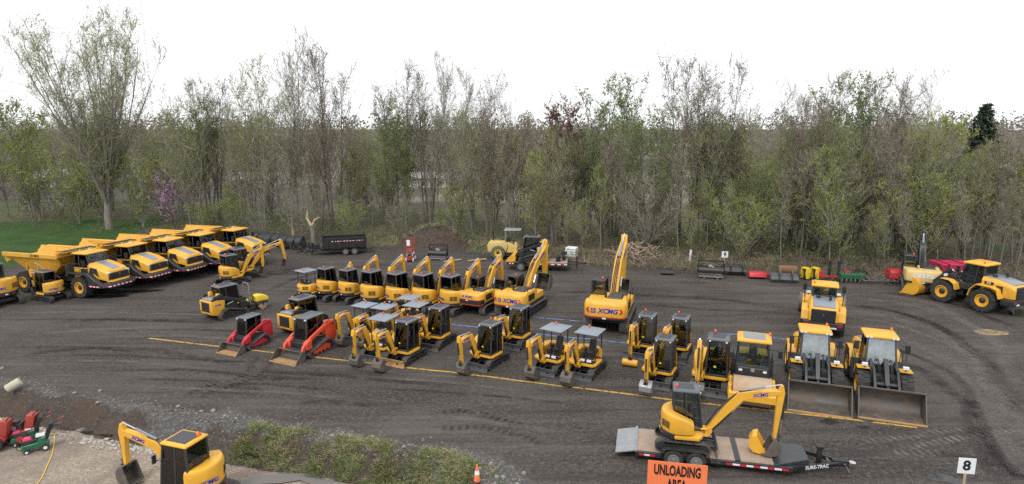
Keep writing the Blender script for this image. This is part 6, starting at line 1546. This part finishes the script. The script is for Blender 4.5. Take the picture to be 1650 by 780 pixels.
tag(ground_path('hose', [(-40, 640), (-12, 655), (0, 666), (9, 680), (14, 692)], .022, 'hose_yellow', -.4, .1), 'yellow hose coming in at the left edge behind the red trencher', 'hose', 'yellow hoses')
root = empty('concrete_post', 'concrete block', 'pale broken concrete cylinder lying on the bank edge')
MB().lathe([(.20, -.33), (.23, -.30), (.22, .30), (.19, .33)], (0, 0, 0), 'x', 12).build('concrete_core', 'concrete', root, bevel=.02); put(root, at(23, 628, 0), 35, (0, 0), None, None, .24, -28)
p = at(769, 786, -.4); put(traffic_cone(), p, 0, (0, 0), 'orange traffic cone at the bottom picture edge by the weeds', None, height(p.x, p.y))
p = at(1557, 750, 1.12); put(number_sign('8'), p, -8, (0, 0), 'white sign with black number 8 on a stake, near right corner')
p = at(1166.5, 432); put(number_sign('9'), p, -6, (0, 0), 'white sign with black number 9 by the wood edge', None, height(p.x, p.y))
p = at(1092, 746, 2.42); put(banner_sign(), p, -11, (0, 0), 'orange unloading area sign on two posts, bottom edge')
# ------------------------------------------------------------------ far side of the yard
BG = 'black loader buckets by the last truck'
for px, py, hd, lab in ((466, 402, 74, 'rightmost black loader bucket, next to the fork frame'), (441, 399, 72, 'middle black loader bucket behind the two excavators'), (420, 396, 72, 'leftmost black loader bucket against the last dump truck hood')):
    p = at(px, py); put(cached('lbucket', lambda: loader_bucket(2.7, 'dark', 1.35)), p, hd, (0, 0), lab, BG)
p = at(495, 405.5); put(fork_frame(), p, 250, (0, 0), 'black pallet fork frame standing beside the loader buckets')
p = at(556, 408); put(dump_trailer(), p, 196, (0, 0), 'black dump trailer at the wood edge')
p = at(662, 420); put(scissor_lift(), p, 88, (0, 0), 'red scissor lift with white control box in front of the dirt mound')
p = at(707, 416.5); put(brush_frame(1.9), p, 260, (0, 0), 'black roller attachment with cage frame in front of the dirt mound')
p = at(802.8, 418); put(old_roller(), p, -6, (-1.3, -.72), 'faded yellow padfoot roller with grey canopy behind the flatbed trailer', None, height(p.x, p.y))
p = at(838.7, 437); FT = p - rot(-7, -1.65, -1.1); put(far_trailer(), FT, -7, (0, 0), 'flatbed trailer with red and white side strip, carrying a track loader')
q = FT + rot(-7, -.75, .05); put(track_loader('yellow', 1.12, bucket=True, arm='black', bucketmat='yellow'), q, 172, (0, 0), 'yellow and black track loader on the flatbed trailer', None, .805)
root = empty('plate_compactor', 'compactor', 'black plate compactor standing on the flatbed trailer'); MB().box(-.3, .3, -.22, .22, 0, .10).build('plate', 'black', root, bevel=.02)
MB().box(-.2, .15, -.16, .16, .12, .5).build('engine', 'black', root, bevel=.04); MB().path([(.1, -.18, .3), (.45, -.18, .95), (.45, .18, .95), (.1, .18, .3)], .025, 6).build('handle', 'black', root)
put(root, FT + rot(-7, 1.75, -.1), 60, (0, 0), None, None, .80)
root = empty('auger', 'auger', 'black upright auger drive lying on the flatbed trailer end'); MB().lathe([(.12, 0), (.16, .1), (.16, .5), (.1, .6)], (0, 0, 0), 'z', 12).build('motor', 'black', root); MB().box(-.3, .3, -.05, .05, .55, .85).build('mount', 'black', root, bevel=.02)
put(root, FT + rot(-7, 2.25, .3), 10, (0, 0), None, None, .80)
root = empty('bag_pallet', 'bag pallet', 'stack of white bags wrapped on a pallet at the wood edge')
for k in range(4):
    m = MB(); m.box(-.56+.02*(k % 2), .55, -.48, .5-.02*(k % 2), .16+.235*k, .385+.235*k); m.build('bag_layer', 'plastic_white', root, bevel=.07, seg=2)
m = MB()
for y in (-.45, 0, .4): m.box(-.58, .58, y, y+.09, 0, .10)
for x in (-.55, -.2, .15, .48): m.box(x, x+.1, -.5, .5, .10, .14)
m.build('pallet', 'old_wood', root); p = at(921, 417); put(root, p, -25, (0, 0), None, None, height(p.x, p.y)-.03)
rnd = random.Random(9); m = MB(); c0 = at(1026, 424)
for i in range(170):
    a = rnd.random()*6.28; r = rnd.random()**.6*2.3; c = Vector((c0.x+r*math.cos(a)*1.15, c0.y+1.2+r*math.sin(a), 0)); z = .2+(1.75-.55*r)*rnd.random(); d = Vector((rnd.uniform(-1, 1), rnd.uniform(-1, 1), rnd.uniform(-.5, .5))).normalized()*rnd.uniform(.35, .95)
    c.z = max(z, .15); m.tube(c-d, c+d, rnd.uniform(.03, .08), n=5)
tag(m.build('wood_pile', 'log_bark', norm=False), kind='stuff')
root = empty('wooden_pallet', 'pallet', 'pale wooden pallet leaning on the wood pile'); m = MB()
for k in range(6): m.box(-.6, .6, -.5+.18*k, -.39+.18*k, 0, .03)
for x in (-.55, 0, .5): m.box(x, x+.08, -.5, .52, -.09, 0)
m.build('pallet_boards', 'old_wood', root); p = at(1020, 420); put(root, p, -20, (0, 0), None, None, 1.25, 0, 52)
for px, py, hd, ln, lab in ((729, 421, 30, 1.9, 'pale plank on the ground left of the concrete scrap'), (769, 420, 28, 2.0, 'pale plank on the ground beside the faded yellow roller')):
    p = at(px, py); root = empty('plank', 'plank', lab, 'planks on the ground'); MB().box(-ln/2, ln/2, -.12, .12, .03, .12).build('board', 'old_wood', root, bevel=.01); put(root, p, hd, (0, 0))
root = empty('marker_post', 'post', 'short white marker post in the grass left of sign nine'); MB().box(-.1, .1, -.06, .06, 0, 1.25).build('post_shaft', 'white', root, bevel=.02); p = at(1110.5, 426); put(root, p, 20, (0, 0), None, None, height(p.x, p.y)-.05, 6)
# attachments along the right hand wood edge
root = empty('small_bucket', 'bucket', 'small black bucket with a hoop handle, farthest left of the attachments'); m = MB(); m.shell([(.5, .5), (.1, .45), (0, .2), (.12, .02), (.6, .02)], -.04, -.55, .55)
for s_ in (-1, 1): m.prism([(.5, .5), (.1, .45), (0, .2), (.12, .02), (.6, .02)], s_*.55-.02, s_*.55+.02)
m.build('bucket_shell', 'black', root); MB().path([(.1, -.3, .45), (.0, -.28, .8), (0, -.05, .8), (.1, -.03, .45)], .03, 6).build('hoop', 'black', root); put(root, at(1075.5, 444), 80, (0, 0))
put(brush_frame(2.1), at(1144.5, 445), 255, (0, 0), 'black trencher attachment with tangled frame left of sign nine').name = 'trencher_attachment'
put(loader_bucket(1.75, 'cab_grey', .85), at(1185, 444.5), 78, (0, 0), 'grey black bucket lying face away just right of sign nine')
def red_tiller():
    root = empty('tiller_attachment', 'tiller'); MB().prism([(-.4, .2), (.4, .2), (.3, .55), (-.1, .65), (-.4, .45)], -.9, .5).build('hood', 'red', root, bevel=.02)
    m = MB()
    for k in range(8): m.lathe([(.24, -.02), (.24, .02)], (.1, -.8+.17*k, .25), n=10)
    m.build('tine_rotor', 'dark', root); MB().box(-.1, .1, .45, 1.0, .2, .5).build('gearbox', 'red', root, bevel=.03); return root
put(red_tiller(), at(1223, 449), 262, (0, 0), 'red tiller attachment between the grey black bucket and the rusty roll')
put(loader_bucket(2.15, 'blade_grey', .62), at(1264.5, 456), 80, (0, 0), 'blue grey low bucket in front of the rusty roll')
root = empty('rusty_roll', 'steel pipe', 'rusty steel roll lying behind the blue grey bucket'); MB().lathe([(.36, -.75), (.38, -.74), (.38, .74), (.36, .75)], (0, 0, .75), n=22).build('shell', 'rust', root); MB().box(-.3, .3, -.6, .6, .02, .38).build('cradle', 'dark', root); put(root, at(1267, 448), 262, (0, 0))
def yellow_tool():
    root = empty('breaker_attachment', 'breaker'); m = MB()
    for y in (-.30, .26): m.prism([(-.2, .15), (.2, .15), (.28, .7), (.2, 1.1), (-.2, 1.1), (-.28, .7)], y, y+.05)
    m.build('side_plate', 'bright_yellow', root, bevel=.02); MB().box(-.22, .22, -.25, .26, 1.0, 1.1).build('top_plate', 'bright_yellow', root); MB().lathe([(.11, 0), (.14, .2), (.14, .95)], (0, 0, .02), 'z', 12).build('hammer_body', 'dark', root); return root
for px, lab in ((1297, 'left one of two yellow breaker attachments behind the rear loader'), (1312.5, 'right one of two yellow breaker attachments behind the rear loader')): put(cached('breaker', yellow_tool), at(px, 451), 200, (0, 0), lab, 'yellow breaker attachments')
root = empty('snow_fork', 'attachment', 'red attachment with two tall black uprights'); m = MB(); [MB().box(-.25, .25, a, a+.35, .3, .85).build('red_box', 'red', root, bevel=.03) for a in (-1.25, .9)]; MB().box(-.12, .12, -.9, .9, .3, .45).build('cross_bar', 'red', root)
for y in (-.45, .3): MB().box(-.10, .10, y, y+.2, .2, 1.75).build('upright', 'black', root, bevel=.02)
put(root, at(1342, 452), 262, (0, 0))
root = empty('seeder', 'seeder', 'green seeder implement by the wood edge'); MB().prism([(-.3, .35), (.3, .35), (.35, .75), (-.35, .75)], -1.1, .9).build('hopper', 'green_paint', root, bevel=.03); m = MB()
for k in range(6): m.lathe([(.2, -.015), (.2, .015)], (.25, -1+.35*k, .2), n=12)
m.build('disc', 'steel', root); put(root, at(1374, 455), 262, (0, 0))
root = empty('culvert_half', 'pipe', 'black half pipe arch behind the green seeder'); m = MB(); n = 12
m.loft([[(x, .75*math.cos(math.pi*i/n)*k, .05+.75*math.sin(math.pi*i/n)*k) for i in range(n+1) for k in (1,)] + [(x, .69*math.cos(math.pi*i/n), .05+.69*math.sin(math.pi*i/n)) for i in range(n, -1, -1)] for x in (-.6, .6)]); m.build('pipe_wall', 'black', root); put(root, at(1386, 449), 75, (0, 0))
root = empty('harrow', 'harrow', 'grey harrow frame lying left of the red hopper'); m = MB()
for k in range(7): m.box(-.7, .7, -1.5+.5*k, -1.44+.5*k, .35, .42)
for x in (-.6, 0, .6): m.box(x-.03, x+.03, -1.5, 1.55, .30, .36)
m.build('frame', 'steel', root); m = MB()
for k in range(13):
    for x in (-.6, 0, .6): m.box(x-.02, x+.02, -1.5+.25*k, -1.46+.25*k, 0, .32)
m.build('tine', 'worn_steel', root); put(root, at(1415, 456), 262, (0, 0))
# red hopper, second maker's excavator behind the side-on loader
root = empty('red_hopper', 'hopper', 'long red hopper with dark ribs behind the side-on wheel loader'); m = MB(); m.prismx([(-1.0, 1.3), (1.0, 1.3), (.75, .5), (-.75, .5)], -1.7, 2.0); h = m.build('hopper_body', 'pink_red', root, bevel=.04); m = MB()
for k in range(3): m.prismx([(-1.03, 1.33), (-.76, .48), (.76, .48), (1.03, 1.33)], -1.2+1.25*k, -1.1+1.25*k)
m.build('rib', 'dark', h); MB().box(-1.8, 2.1, -.6, .6, .3, .5).build('chassis', 'dark', root)
for x in (.8, 1.8):
    for y in (-.75, .75): MB().lathe([(.3, -.13), (.42, -.14), (.42, .14), (.3, .13)], (x, y, .42), n=18).build('wheel', 'rubber', root)
root['label'] = 'red hopper with dark ribs behind the cab of the side-on wheel loader'
p = at(1538, 453); put(root, p, -6, (0, 0), None, None, height(p.x, p.y))
o = big_excavator(s=.92, pose=[(.6, 1.75), (1.5, 3.5), (2.1, 4.1), (3.0, 2.0)])
rt = empty('red_tank', 'tank', 'small red tank left of the pale yellow excavator with black boom'); MB().prismx([(-.6, .4), (.6, .4), (.6, 1.0), (.4, 1.15), (-.4, 1.15), (-.6, 1.0)], -.7, .7).build('tank_body', 'red', rt, bevel=.05); MB().box(-.6, .6, -.5, .5, .05, .42).build('stand', 'dark', rt); put(rt, at(1443, 455), -10)
for ch in list(o.children_recursive):
    st = ch.name.split('.')[0]
    if ch.type == 'MESH' and ch.parent and ch.parent.name.startswith('counterweight') and st in ('lettering', 'emblem', 'red_flash', 'red_stripe'): bpy.data.objects.remove(ch); continue
    if ch.type == 'MESH' and ch.data.materials and ch.data.materials[0].name == 'yellow': ch.data.materials[0] = MATS['dark' if st in ('boom', 'stick') else 'pale_yellow']
for ch in list(o.children_recursive):
    if ch.name.split('.')[0] == 'counterweight': letters(ch, 'DEERE', 'text_white', (-2.715*.92, 0, 1.72*.92), (-1, 0, 0), .42, 1.2, .03)
    if ch.name.split('.')[0] == 'lettering' and ch.parent.name.startswith('boom'): bpy.data.objects.remove(ch)
on_roof(o, 1466, 409, 2.98*.92, 62, (.67*.92, .89*.92), 'pale yellow excavator with black boom behind the side-on wheel loader')
# ------------------------------------------------------------------ things beyond the wood
for px, py, w_, d, h, rh, rm, wm, hd, nm, lab in (
    (668, 303, 15, 8, 2.4, 1.0, 'building_roof', 'building_white', 4, 'shed', 'long white shed seen through the trunks behind the mound'),
    (100, 306, 9, 7, 2.8, 1.5, 'building_white', 'building_white', 12, 'shed', 'white roofed shed through the trees behind the lawn'),
    (1130, 302, 14, 9, 2.6, 1.1, 'building_roof', 'building_white', -6, 'warehouse', 'long low warehouse behind the bare trees right of centre'),
    (1560, 304, 14, 11, 3.2, 2.4, 'building_roof', 'building_white', -14, 'house', 'white house with brown gable roof behind the right hand trees'),
    (890, 300, 8, 7, 2.4, 1.3, 'building_tan', 'building_white', 3, 'shed', 'small pale shed behind the red maple'),
    (1075, 256, 26, 16, 5.0, 1.2, 'building_roof', 'building_white', -4, 'warehouse', 'tall pale warehouse far behind the dark trees'),
    (420, 305, 8, 7, 2.4, 1.2, 'building_roof', 'building_white', 6, 'shed', 'low pale shed through the trunks left of the tall green tree')):
    p = at(px, py); put(simple_building(nm, w_, d, h, rh, rm, wm), p, hd, (0, 0), lab)
root = empty('utility_pole', 'utility pole', 'grey utility pole in the gap between the trees'); MB().tube((0, 0, -.5), (0, 0, 15.5), .16, .11, 8).build('pole_shaft', 'log_bark', root); MB().box(-1.2, 1.2, -.06, .06, 14.2, 14.4).build('cross_arm', 'log_bark', root); p = at(846, 272); put(root, p, 10, (0, 0), None, None, -.5)
root = empty('radio_mast', 'radio mast', 'thin lattice radio mast rising above the big left tree'); m = MB(); zz = 110
for k in range(3):
    a = k*2.094; m.tube((.45*math.cos(a), .45*math.sin(a), 0), (.45*math.cos(a), .45*math.sin(a), zz), .05, n=5)
m.build('mast_leg', 'cable_grey', root); m = MB()
for i in range(55):
    for k in range(3):
        a, b = k*2.094, (k+1)*2.094; m.tube((.45*math.cos(a), .45*math.sin(a), i*2), (.45*math.cos(b), .45*math.sin(b), i*2+2), .03, n=4)
m.build('lattice', 'cable_grey', root, norm=False); D = 330; p = Vector(((252-825)*D*1.0/1000*.99, D, 0)); put(root, p, 0)
# ------------------------------------------------------------------ the wood
def edge_y(x):
    P = ((-400, 366), (0, 368), (180, 372), (330, 384), (430, 394), (500, 396), (610, 390), (700, 388), (780, 400), (880, 416), (960, 420), (1060, 426), (1180, 430), (1300, 438), (1420, 444), (1560, 454), (1650, 466), (2000, 500))
    for a, b in zip(P, P[1:]):
        if a[0] <= x <= b[0]: return a[1]+(b[1]-a[1])*(x-a[0])/(b[0]-a[0])
    return 400
def skyline(x):
    P = ((-300, 120), (0, 95), (40, 150), (260, 150), (300, 140), (400, 140), (420, 95), (560, 100), (575, 190), (608, 190), (625, 120), (830, 130), (850, 205), (875, 205), (885, 185), (940, 185), (955, 130), (1040, 135), (1055, 105), (1185, 110), (1200, 205), (1232, 205), (1250, 140), (1390, 130), (1500, 140), (1515, 195), (1570, 195), (1650, 170), (2000, 150))
    for a, b in zip(P, P[1:]):
        if a[0] <= x <= b[0]: return a[1]+(b[1]-a[1])*(x-a[0])/(b[0]-a[0])
    return 150
for k, px, py, top, lab in (
    ('vase', 178, 376, 4, 'largest tree, vase shaped with fresh yellow green leaves, behind the dump trucks'),
    ('tall_bare', -8, 372, 62, 'bare grey tree cut by the left picture edge'),
    ('tall_olive', 315, 378, 132, 'slim yellow green tree between the big vase shaped tree and the tall pair'),
    ('tall_brown', 352, 372, 128, 'dark budding tree left of the tall yellow green one'),
    ('tall_olive', 425, 378, 96, 'tall yellow green tree over the black loader buckets'),
    ('tall_bare', 487, 376, 62, 'tallest bare tree left of the gap, behind the fork frame'),
    ('tall_brown', 540, 378, 82, 'brown budding tree at the left side of the sky gap above the dump trailer'),
    ('tall_olive', 590, 372, 205, 'short yellow green tree standing low in the first sky gap'),
    ('tall_red', 648, 372, 108, 'rusty budded tree directly behind the red scissor lift'),
    ('tall_brown', 690, 372, 118, 'brown budded double trunk tree behind the dirt mound'),
    ('tall_bare', 737, 380, 96, 'bare white grey tree behind the dirt mound right side'),
    ('tall_red', 788, 384, 122, 'red budded tall tree behind the faded roller'),
    ('tall_red', 826, 388, 172, 'shorter red budded tree at the left side of the middle sky gap'),
    ('red_maple', 905, 392, 170, 'dark red maple in bud right of the middle sky gap'),
    ('low_green', 868, 398, 300, 'bright yellow green bush tree below the red maple'),
    ('tall_green', 988, 388, 122, 'fresh green leafed tall tree right of the red maple'),
    ('tall_green', 945, 396, 215, 'smaller green leafed tree between the maple and the tall green tree'),
    ('tall_brown', 1098, 396, 93, 'tallest dark tree right of centre, behind the white marker post'),
    ('tall_brown', 1148, 398, 98, 'dark budding tree beside the tallest dark one, above sign nine'),
    ('pole_brown', 1184, 400, 205, 'small rusty leafed tree beside the dark pair'),
    ('tall_bare', 1262, 396, 140, 'pale bare tree right of the third sky gap'),
    ('tall_red', 1300, 402, 128, 'thin russet budded tree left of the green tipped one'),
    ('tall_green', 1352, 398, 118, 'green tipped tree behind the rear wheel loader'),
    ('tall_brown', 1412, 404, 128, 'dark budding tree left of the wide yellow green tree'),
    ('tall_bare', 1448, 408, 126, 'bare crooked tree above the yellow green one'),
    ('broad_green', 1488, 420, 190, 'wide drooping yellow green tree above the excavator with black boom'),
    ('spruce', 1566, 352, 150, 'dark spruce standing above the right hand trees'),
    ('tall_bare', 1660, 430, 118, 'bare tree leaning in at the right picture edge'),
    ('broad_green', 1590, 410, 270, 'low olive yellow tree in front of the spruce'),
    ('redbud', 282, 376, 266, 'purple flowering redbud beside the big vase shaped tree'),
    ('blossom', 98, 366, 262, 'white blossoming tree left of the big vase shaped tree'),
    ('blossom', 55, 364, 285, 'low white blossoming tree near the left edge over the lawn'),
    ('low_green', 130, 370, 245, 'yellow green bushy tree left of the big trunk over the lawn'),
    ('low_green', 232, 374, 230, 'yellow green bushy tree right of the big trunk over the trucks'),
    ('low_green', 1330, 420, 300, 'yellow green bushy tree behind the breaker attachments'),
    ('broad_green', 60, 366, 165, 'broad yellow green tree at the left over the lawn')):
    plant(k, px, py, top, lab)
rnd = random.Random(77)
FILL = {'tall_bare': 'pale bare tall tree within the wood', 'tall_olive': 'thin yellow green tall tree within the wood', 'tall_brown': 'brown budding tall tree within the wood', 'tall_red': 'russet budding tall tree within the wood', 'pole': 'slender grey pole tree at the wood front', 'pole_brown': 'slender brown leafed pole tree at the wood front', 'low_green': 'low yellow green bush tree at the wood front', 'low_bare': 'low bare grey bush tree at the wood front', 'tall_green': 'green leafed tree within the wood', 'broad_green': 'broad yellow green tree deep in the wood', 'pole_green': 'slender pole tree with fresh lime leaves at the wood front', 'broad_bare': 'broad bare brown tree deep in the wood'}
def fill(kinds, x0, x1, step, dy0, dy1, t0, t1):
    x = x0
    while x < x1:
        px = x + rnd.uniform(-.45, .45)*step; k = rnd.choice(kinds); py = edge_y(px) - rnd.uniform(dy0, dy1)
        sk = skyline(px); top = max(sk + 12, rnd.uniform(t0, t1)); top = max(top, sk+rnd.uniform(5, 60)) if t0 < 200 else top
        plant(k, px, py, top, FILL[k], FILL[k].replace(' tree', ' trees', 1)); x += step
fill(['pole', 'pole_green', 'pole_brown', 'low_bare', 'low_green', 'pole', 'pole_green'], 10, 1660, 25, 2, 18, 235, 335)
fill(['tall_bare', 'tall_olive', 'tall_olive', 'tall_brown', 'tall_bare', 'tall_red', 'tall_green'], -30, 1690, 42, 12, 34, 130, 215)
fill(['pole', 'low_bare', 'pole_brown', 'tall_olive', 'low_green'], -20, 1680, 38, 20, 45, 215, 290)
fill(['broad_bare', 'tall_olive', 'tall_brown', 'broad_green', 'broad_bare'], -60, 1720, 42, 46, 70, 190, 225)
fill(['broad_bare', 'broad_green', 'broad_green'], -60, 1720, 120, 30, 46, 215, 260)
# far woodland that reads as one mass
F = Twigs(); rnd = random.Random(4)
for i in range(900):
    D = rnd.uniform(215, 480); x = rnd.uniform(-.95, .95)*D; h = rnd.uniform(8, 15.5)*(1 if D < 330 else 1.15)*(.85+.75*vnoise(x*.022, D*.01, 81)); r = rnd.uniform(3, 5.5)
    for k in range(95):
        a = rnd.random()*6.28; u = rnd.random()**.5; z = h*(.12+.88*rnd.random()); rr = r*u*math.sin(math.pi*min(1, max(.08, 1-((z/h)-.45)**2*2.6)) / 2)
        F.leaf(Vector((x+rr*math.cos(a), D+rr*math.sin(a), z)), rnd.uniform(.35, .8), rnd)
o = bpy.data.objects.new('far_woodland', F.mesh('far_woodland', 'leaf_far')); COL.objects.link(o); tag(o, kind='stuff')
# undergrowth, cane brush, dry grass
def scatter_band(n, x0, x1, d0, d1, dens=None):
    for i in range(n):
        px = rnd.uniform(x0, x1); p = at(px, edge_y(px) - rnd.uniform(d0, d1)); yield px, Vector((p.x, p.y, height(p.x, p.y)))
W = Twigs(); L = Twigs()
for px, p in scatter_band(8200, -60, 1720, -14, 34):
    if px < 860 and rnd.random() < .45: continue
    if px < 330 and rnd.random() < .5: continue
    d = Vector((rnd.uniform(-.8, .8), rnd.uniform(-.8, .8), 1)).normalized(); l = rnd.uniform(.5, 1.9)*(1.15 if px > 860 else .9); q = p
    if px > 860: l *= .8
    for k in range(4):
        d2 = (d + Vector((rnd.uniform(-.35, .35), rnd.uniform(-.35, .35), -.32*k))).normalized(); e = q + d2*l/3; W.seg(q, e, .016*(1-.18*k), .016*(1-.18*(k+1)), rnd)
        if k: W.seg(e, e + Vector((rnd.uniform(-.5, .5), rnd.uniform(-.5, .5), rnd.uniform(-.1, .5)))*.9, .009, .004, rnd); W.seg(e, e + Vector((rnd.uniform(-.5, .5), rnd.uniform(-.5, .5), rnd.uniform(-.1, .5)))*.9, .009, .004, rnd)
        q = e; d = d2
o = bpy.data.objects.new('brush', W.mesh('brush', 'brush_brown')); COL.objects.link(o); tag(o, kind='stuff')
for px, p in scatter_band(24000, -60, 1720, 0, 40):
    if vnoise(p.x*.13, p.y*.13, 41) < .40: continue
    L.leaf(p + Vector((rnd.uniform(-.3, .3), rnd.uniform(-.3, .3), rnd.uniform(.05, 2.2)*rnd.random()**.5)), rnd.uniform(.05, .12), rnd)
o = bpy.data.objects.new('undergrowth', L.mesh('undergrowth', 'leaf_green')); COL.objects.link(o); tag(o, kind='stuff')
def blades(name, mat, pts, h0, h1, w_, lean=.45):
    G = Twigs()
    for p in pts:
        for k in range(7):
            q = p + Vector((rnd.uniform(-.14, .14), rnd.uniform(-.14, .14), 0)); d = Vector((rnd.uniform(-lean, lean), rnd.uniform(-lean, lean), 1)); h = rnd.uniform(h0, h1)
            m = q + d*h*.55; t = m + Vector((d.x*1.8, d.y*1.8, .5))*h*.45; G.seg(q, m, w_, w_*.8, rnd); G.seg(m, t, w_*.8, w_*.15, rnd)
    o = bpy.data.objects.new(name, G.mesh(name, mat)); COL.objects.link(o); tag(o, kind='stuff')
pts = []
for px, p in scatter_band(3600, 560, 1500, -9, 10):
    if vnoise(p.x*.35, p.y*.35, 51) > (.42 if px > 860 else .56): pts.append(p)
blades('dry_grass', 'dry_grass', pts[::2], .25, .75, .014); blades('edge_grass', 'grass_green', pts[1::3], .2, .5, .016)
# weeds in the ditch of the foreground
pg, pd = [], []
for i in range(8500):
    t = rnd.random()**1.05; seg = CREST[7:13]; u = t*(len(seg)-1.001); k = int(u); a, b = seg[k], seg[k+1]; dd = (b-a).normalized(); c = a+(b-a)*(u-k)
    off = rnd.uniform(-.15, 1.5); p = c + Vector((dd.y, -dd.x))*off; v = vnoise(p.x*.9, p.y*.9, 61)
    dens = .33 if t < .40 else .47
    if rnd.random() > min(1, max(.05, (v-dens+.12)*3.2)) or vnoise(p.x*2.4, p.y*2.4, 63) < .22+.2*rnd.random(): continue
    q = Vector((p.x, p.y, height(p.x, p.y)-.02)); (pg if rnd.random() < .55 else pd).append(q)
blades('ditch_grass', 'grass_green', pg, .06, .27, .008, .9); blades('dry_weeds', 'dry_grass', pd, .06, .30, .007, 1.0)
# rubble on the bank
m = MB(); 
for i in range(1300):
    u = rnd.random()*11.99; k = int(u); a, b = CREST[k], CREST[k+1]; dd = (b-a).normalized(); p = a+(b-a)*(u-k) + Vector((dd.y, -dd.x))*(rnd.gauss(-.1, .45) if rnd.random() < .7 else rnd.gauss(1.8, .3)); r = rnd.uniform(.015, .05)*(1+1.5*(rnd.random() > .96)); blob(m, (p.x, p.y, height(p.x, p.y)+r*.2), r, i, .6, 5)
tag(m.build('rubble', 'stone', norm=False, smooth=0), kind='stuff')
m = MB()
for i in range(750):
    px = rnd.uniform(-50, 1700); py = rnd.uniform(450, 780) if rnd.random() < .4 else rnd.uniform(560, 760)
    p = at(px, py)
    if seg_dist(Vector((p.x, p.y)), CREST) > -.3 and p.x < 1: continue
    r = rnd.uniform(.008, .022); blob(m, (p.x, p.y, height(p.x, p.y)+r*.3), r, i, .6, 5)
tag(m.build('loose_stones', 'stone', norm=False, smooth=0), kind='stuff')
m = MB()
for i in range(420):      # pale stones along the pad edge below the bank
    u = 3.0+rnd.random()*3.2; k = int(u); a, b = CREST[k], CREST[k+1]; dd = (b-a).normalized(); p = a+(b-a)*(u-k) + Vector((dd.y, -dd.x))*rnd.gauss(2.05, .22); r = rnd.uniform(.03, .09); blob(m, (p.x, p.y, height(p.x, p.y)+r*.2), r, i, .6, 6)
tag(m.build('pale_stones', paint('pale_stone', (.42, .38, .33), .9, dirt=.5, scale=1.5), norm=False, smooth=0), kind='stuff')
# mound clods
m = MB()
for i in range(420):
    a = rnd.random()*6.28; r = 4.0*rnd.random()**.5; x = MOUND.x+1.25*r*math.cos(a); y = MOUND.y+2.2+r*math.sin(a); q = rnd.uniform(.04, .13); blob(m, (x, y, height(x, y)+q*.1), q, i, .7, 5)
tag(m.build('mound_clods', paint('soil', (.085, .062, .050), .95, dirt=.4), norm=False, smooth=0), kind='stuff')
# broken pale tree stump and snapped trunk by the fork frame
root = bpy.data.objects.new('broken_tree', None); COL.objects.link(root); tag(root, 'broken tree with pale splintered trunk above the fork frame', 'tree')
m = MB(); m.path([(0, 0, -.3), (.1, 0, 1.2), (-.05, 0, 2.2)], [.28, .24, .2], 7); m.build('trunk', 'bark_grey', root, norm=False)
m = MB(); m.path([(-.05, 0, 2.1), (-.5, .1, 3.0), (-.35, 0, 3.9)], [.18, .13, .03], 6); m.path([(.05, 0, 2.15), (.4, 0, 2.8), (1.0, 0, 3.1)], [.14, .1, .03], 6); m.build('splinter', paint('fresh_wood', (.50, .37, .24), .8, dirt=.3), root, norm=False)
p = at(504, 397); put(root, p, 0, (0, 0), None, None, height(p.x, p.y))
root = bpy.data.objects.new('snag', None); COL.objects.link(root); tag(root, 'thin pale snapped trunk left of the broken tree', 'tree'); MB().path([(0, 0, -.3), (.03, 0, 1.2), (-.05, 0, 2.6)], [.16, .13, .03], 6).build('trunk', 'fresh_wood', root, norm=False); p = at(473, 392); put(root, p, 0, (0, 0), None, None, height(p.x, p.y))
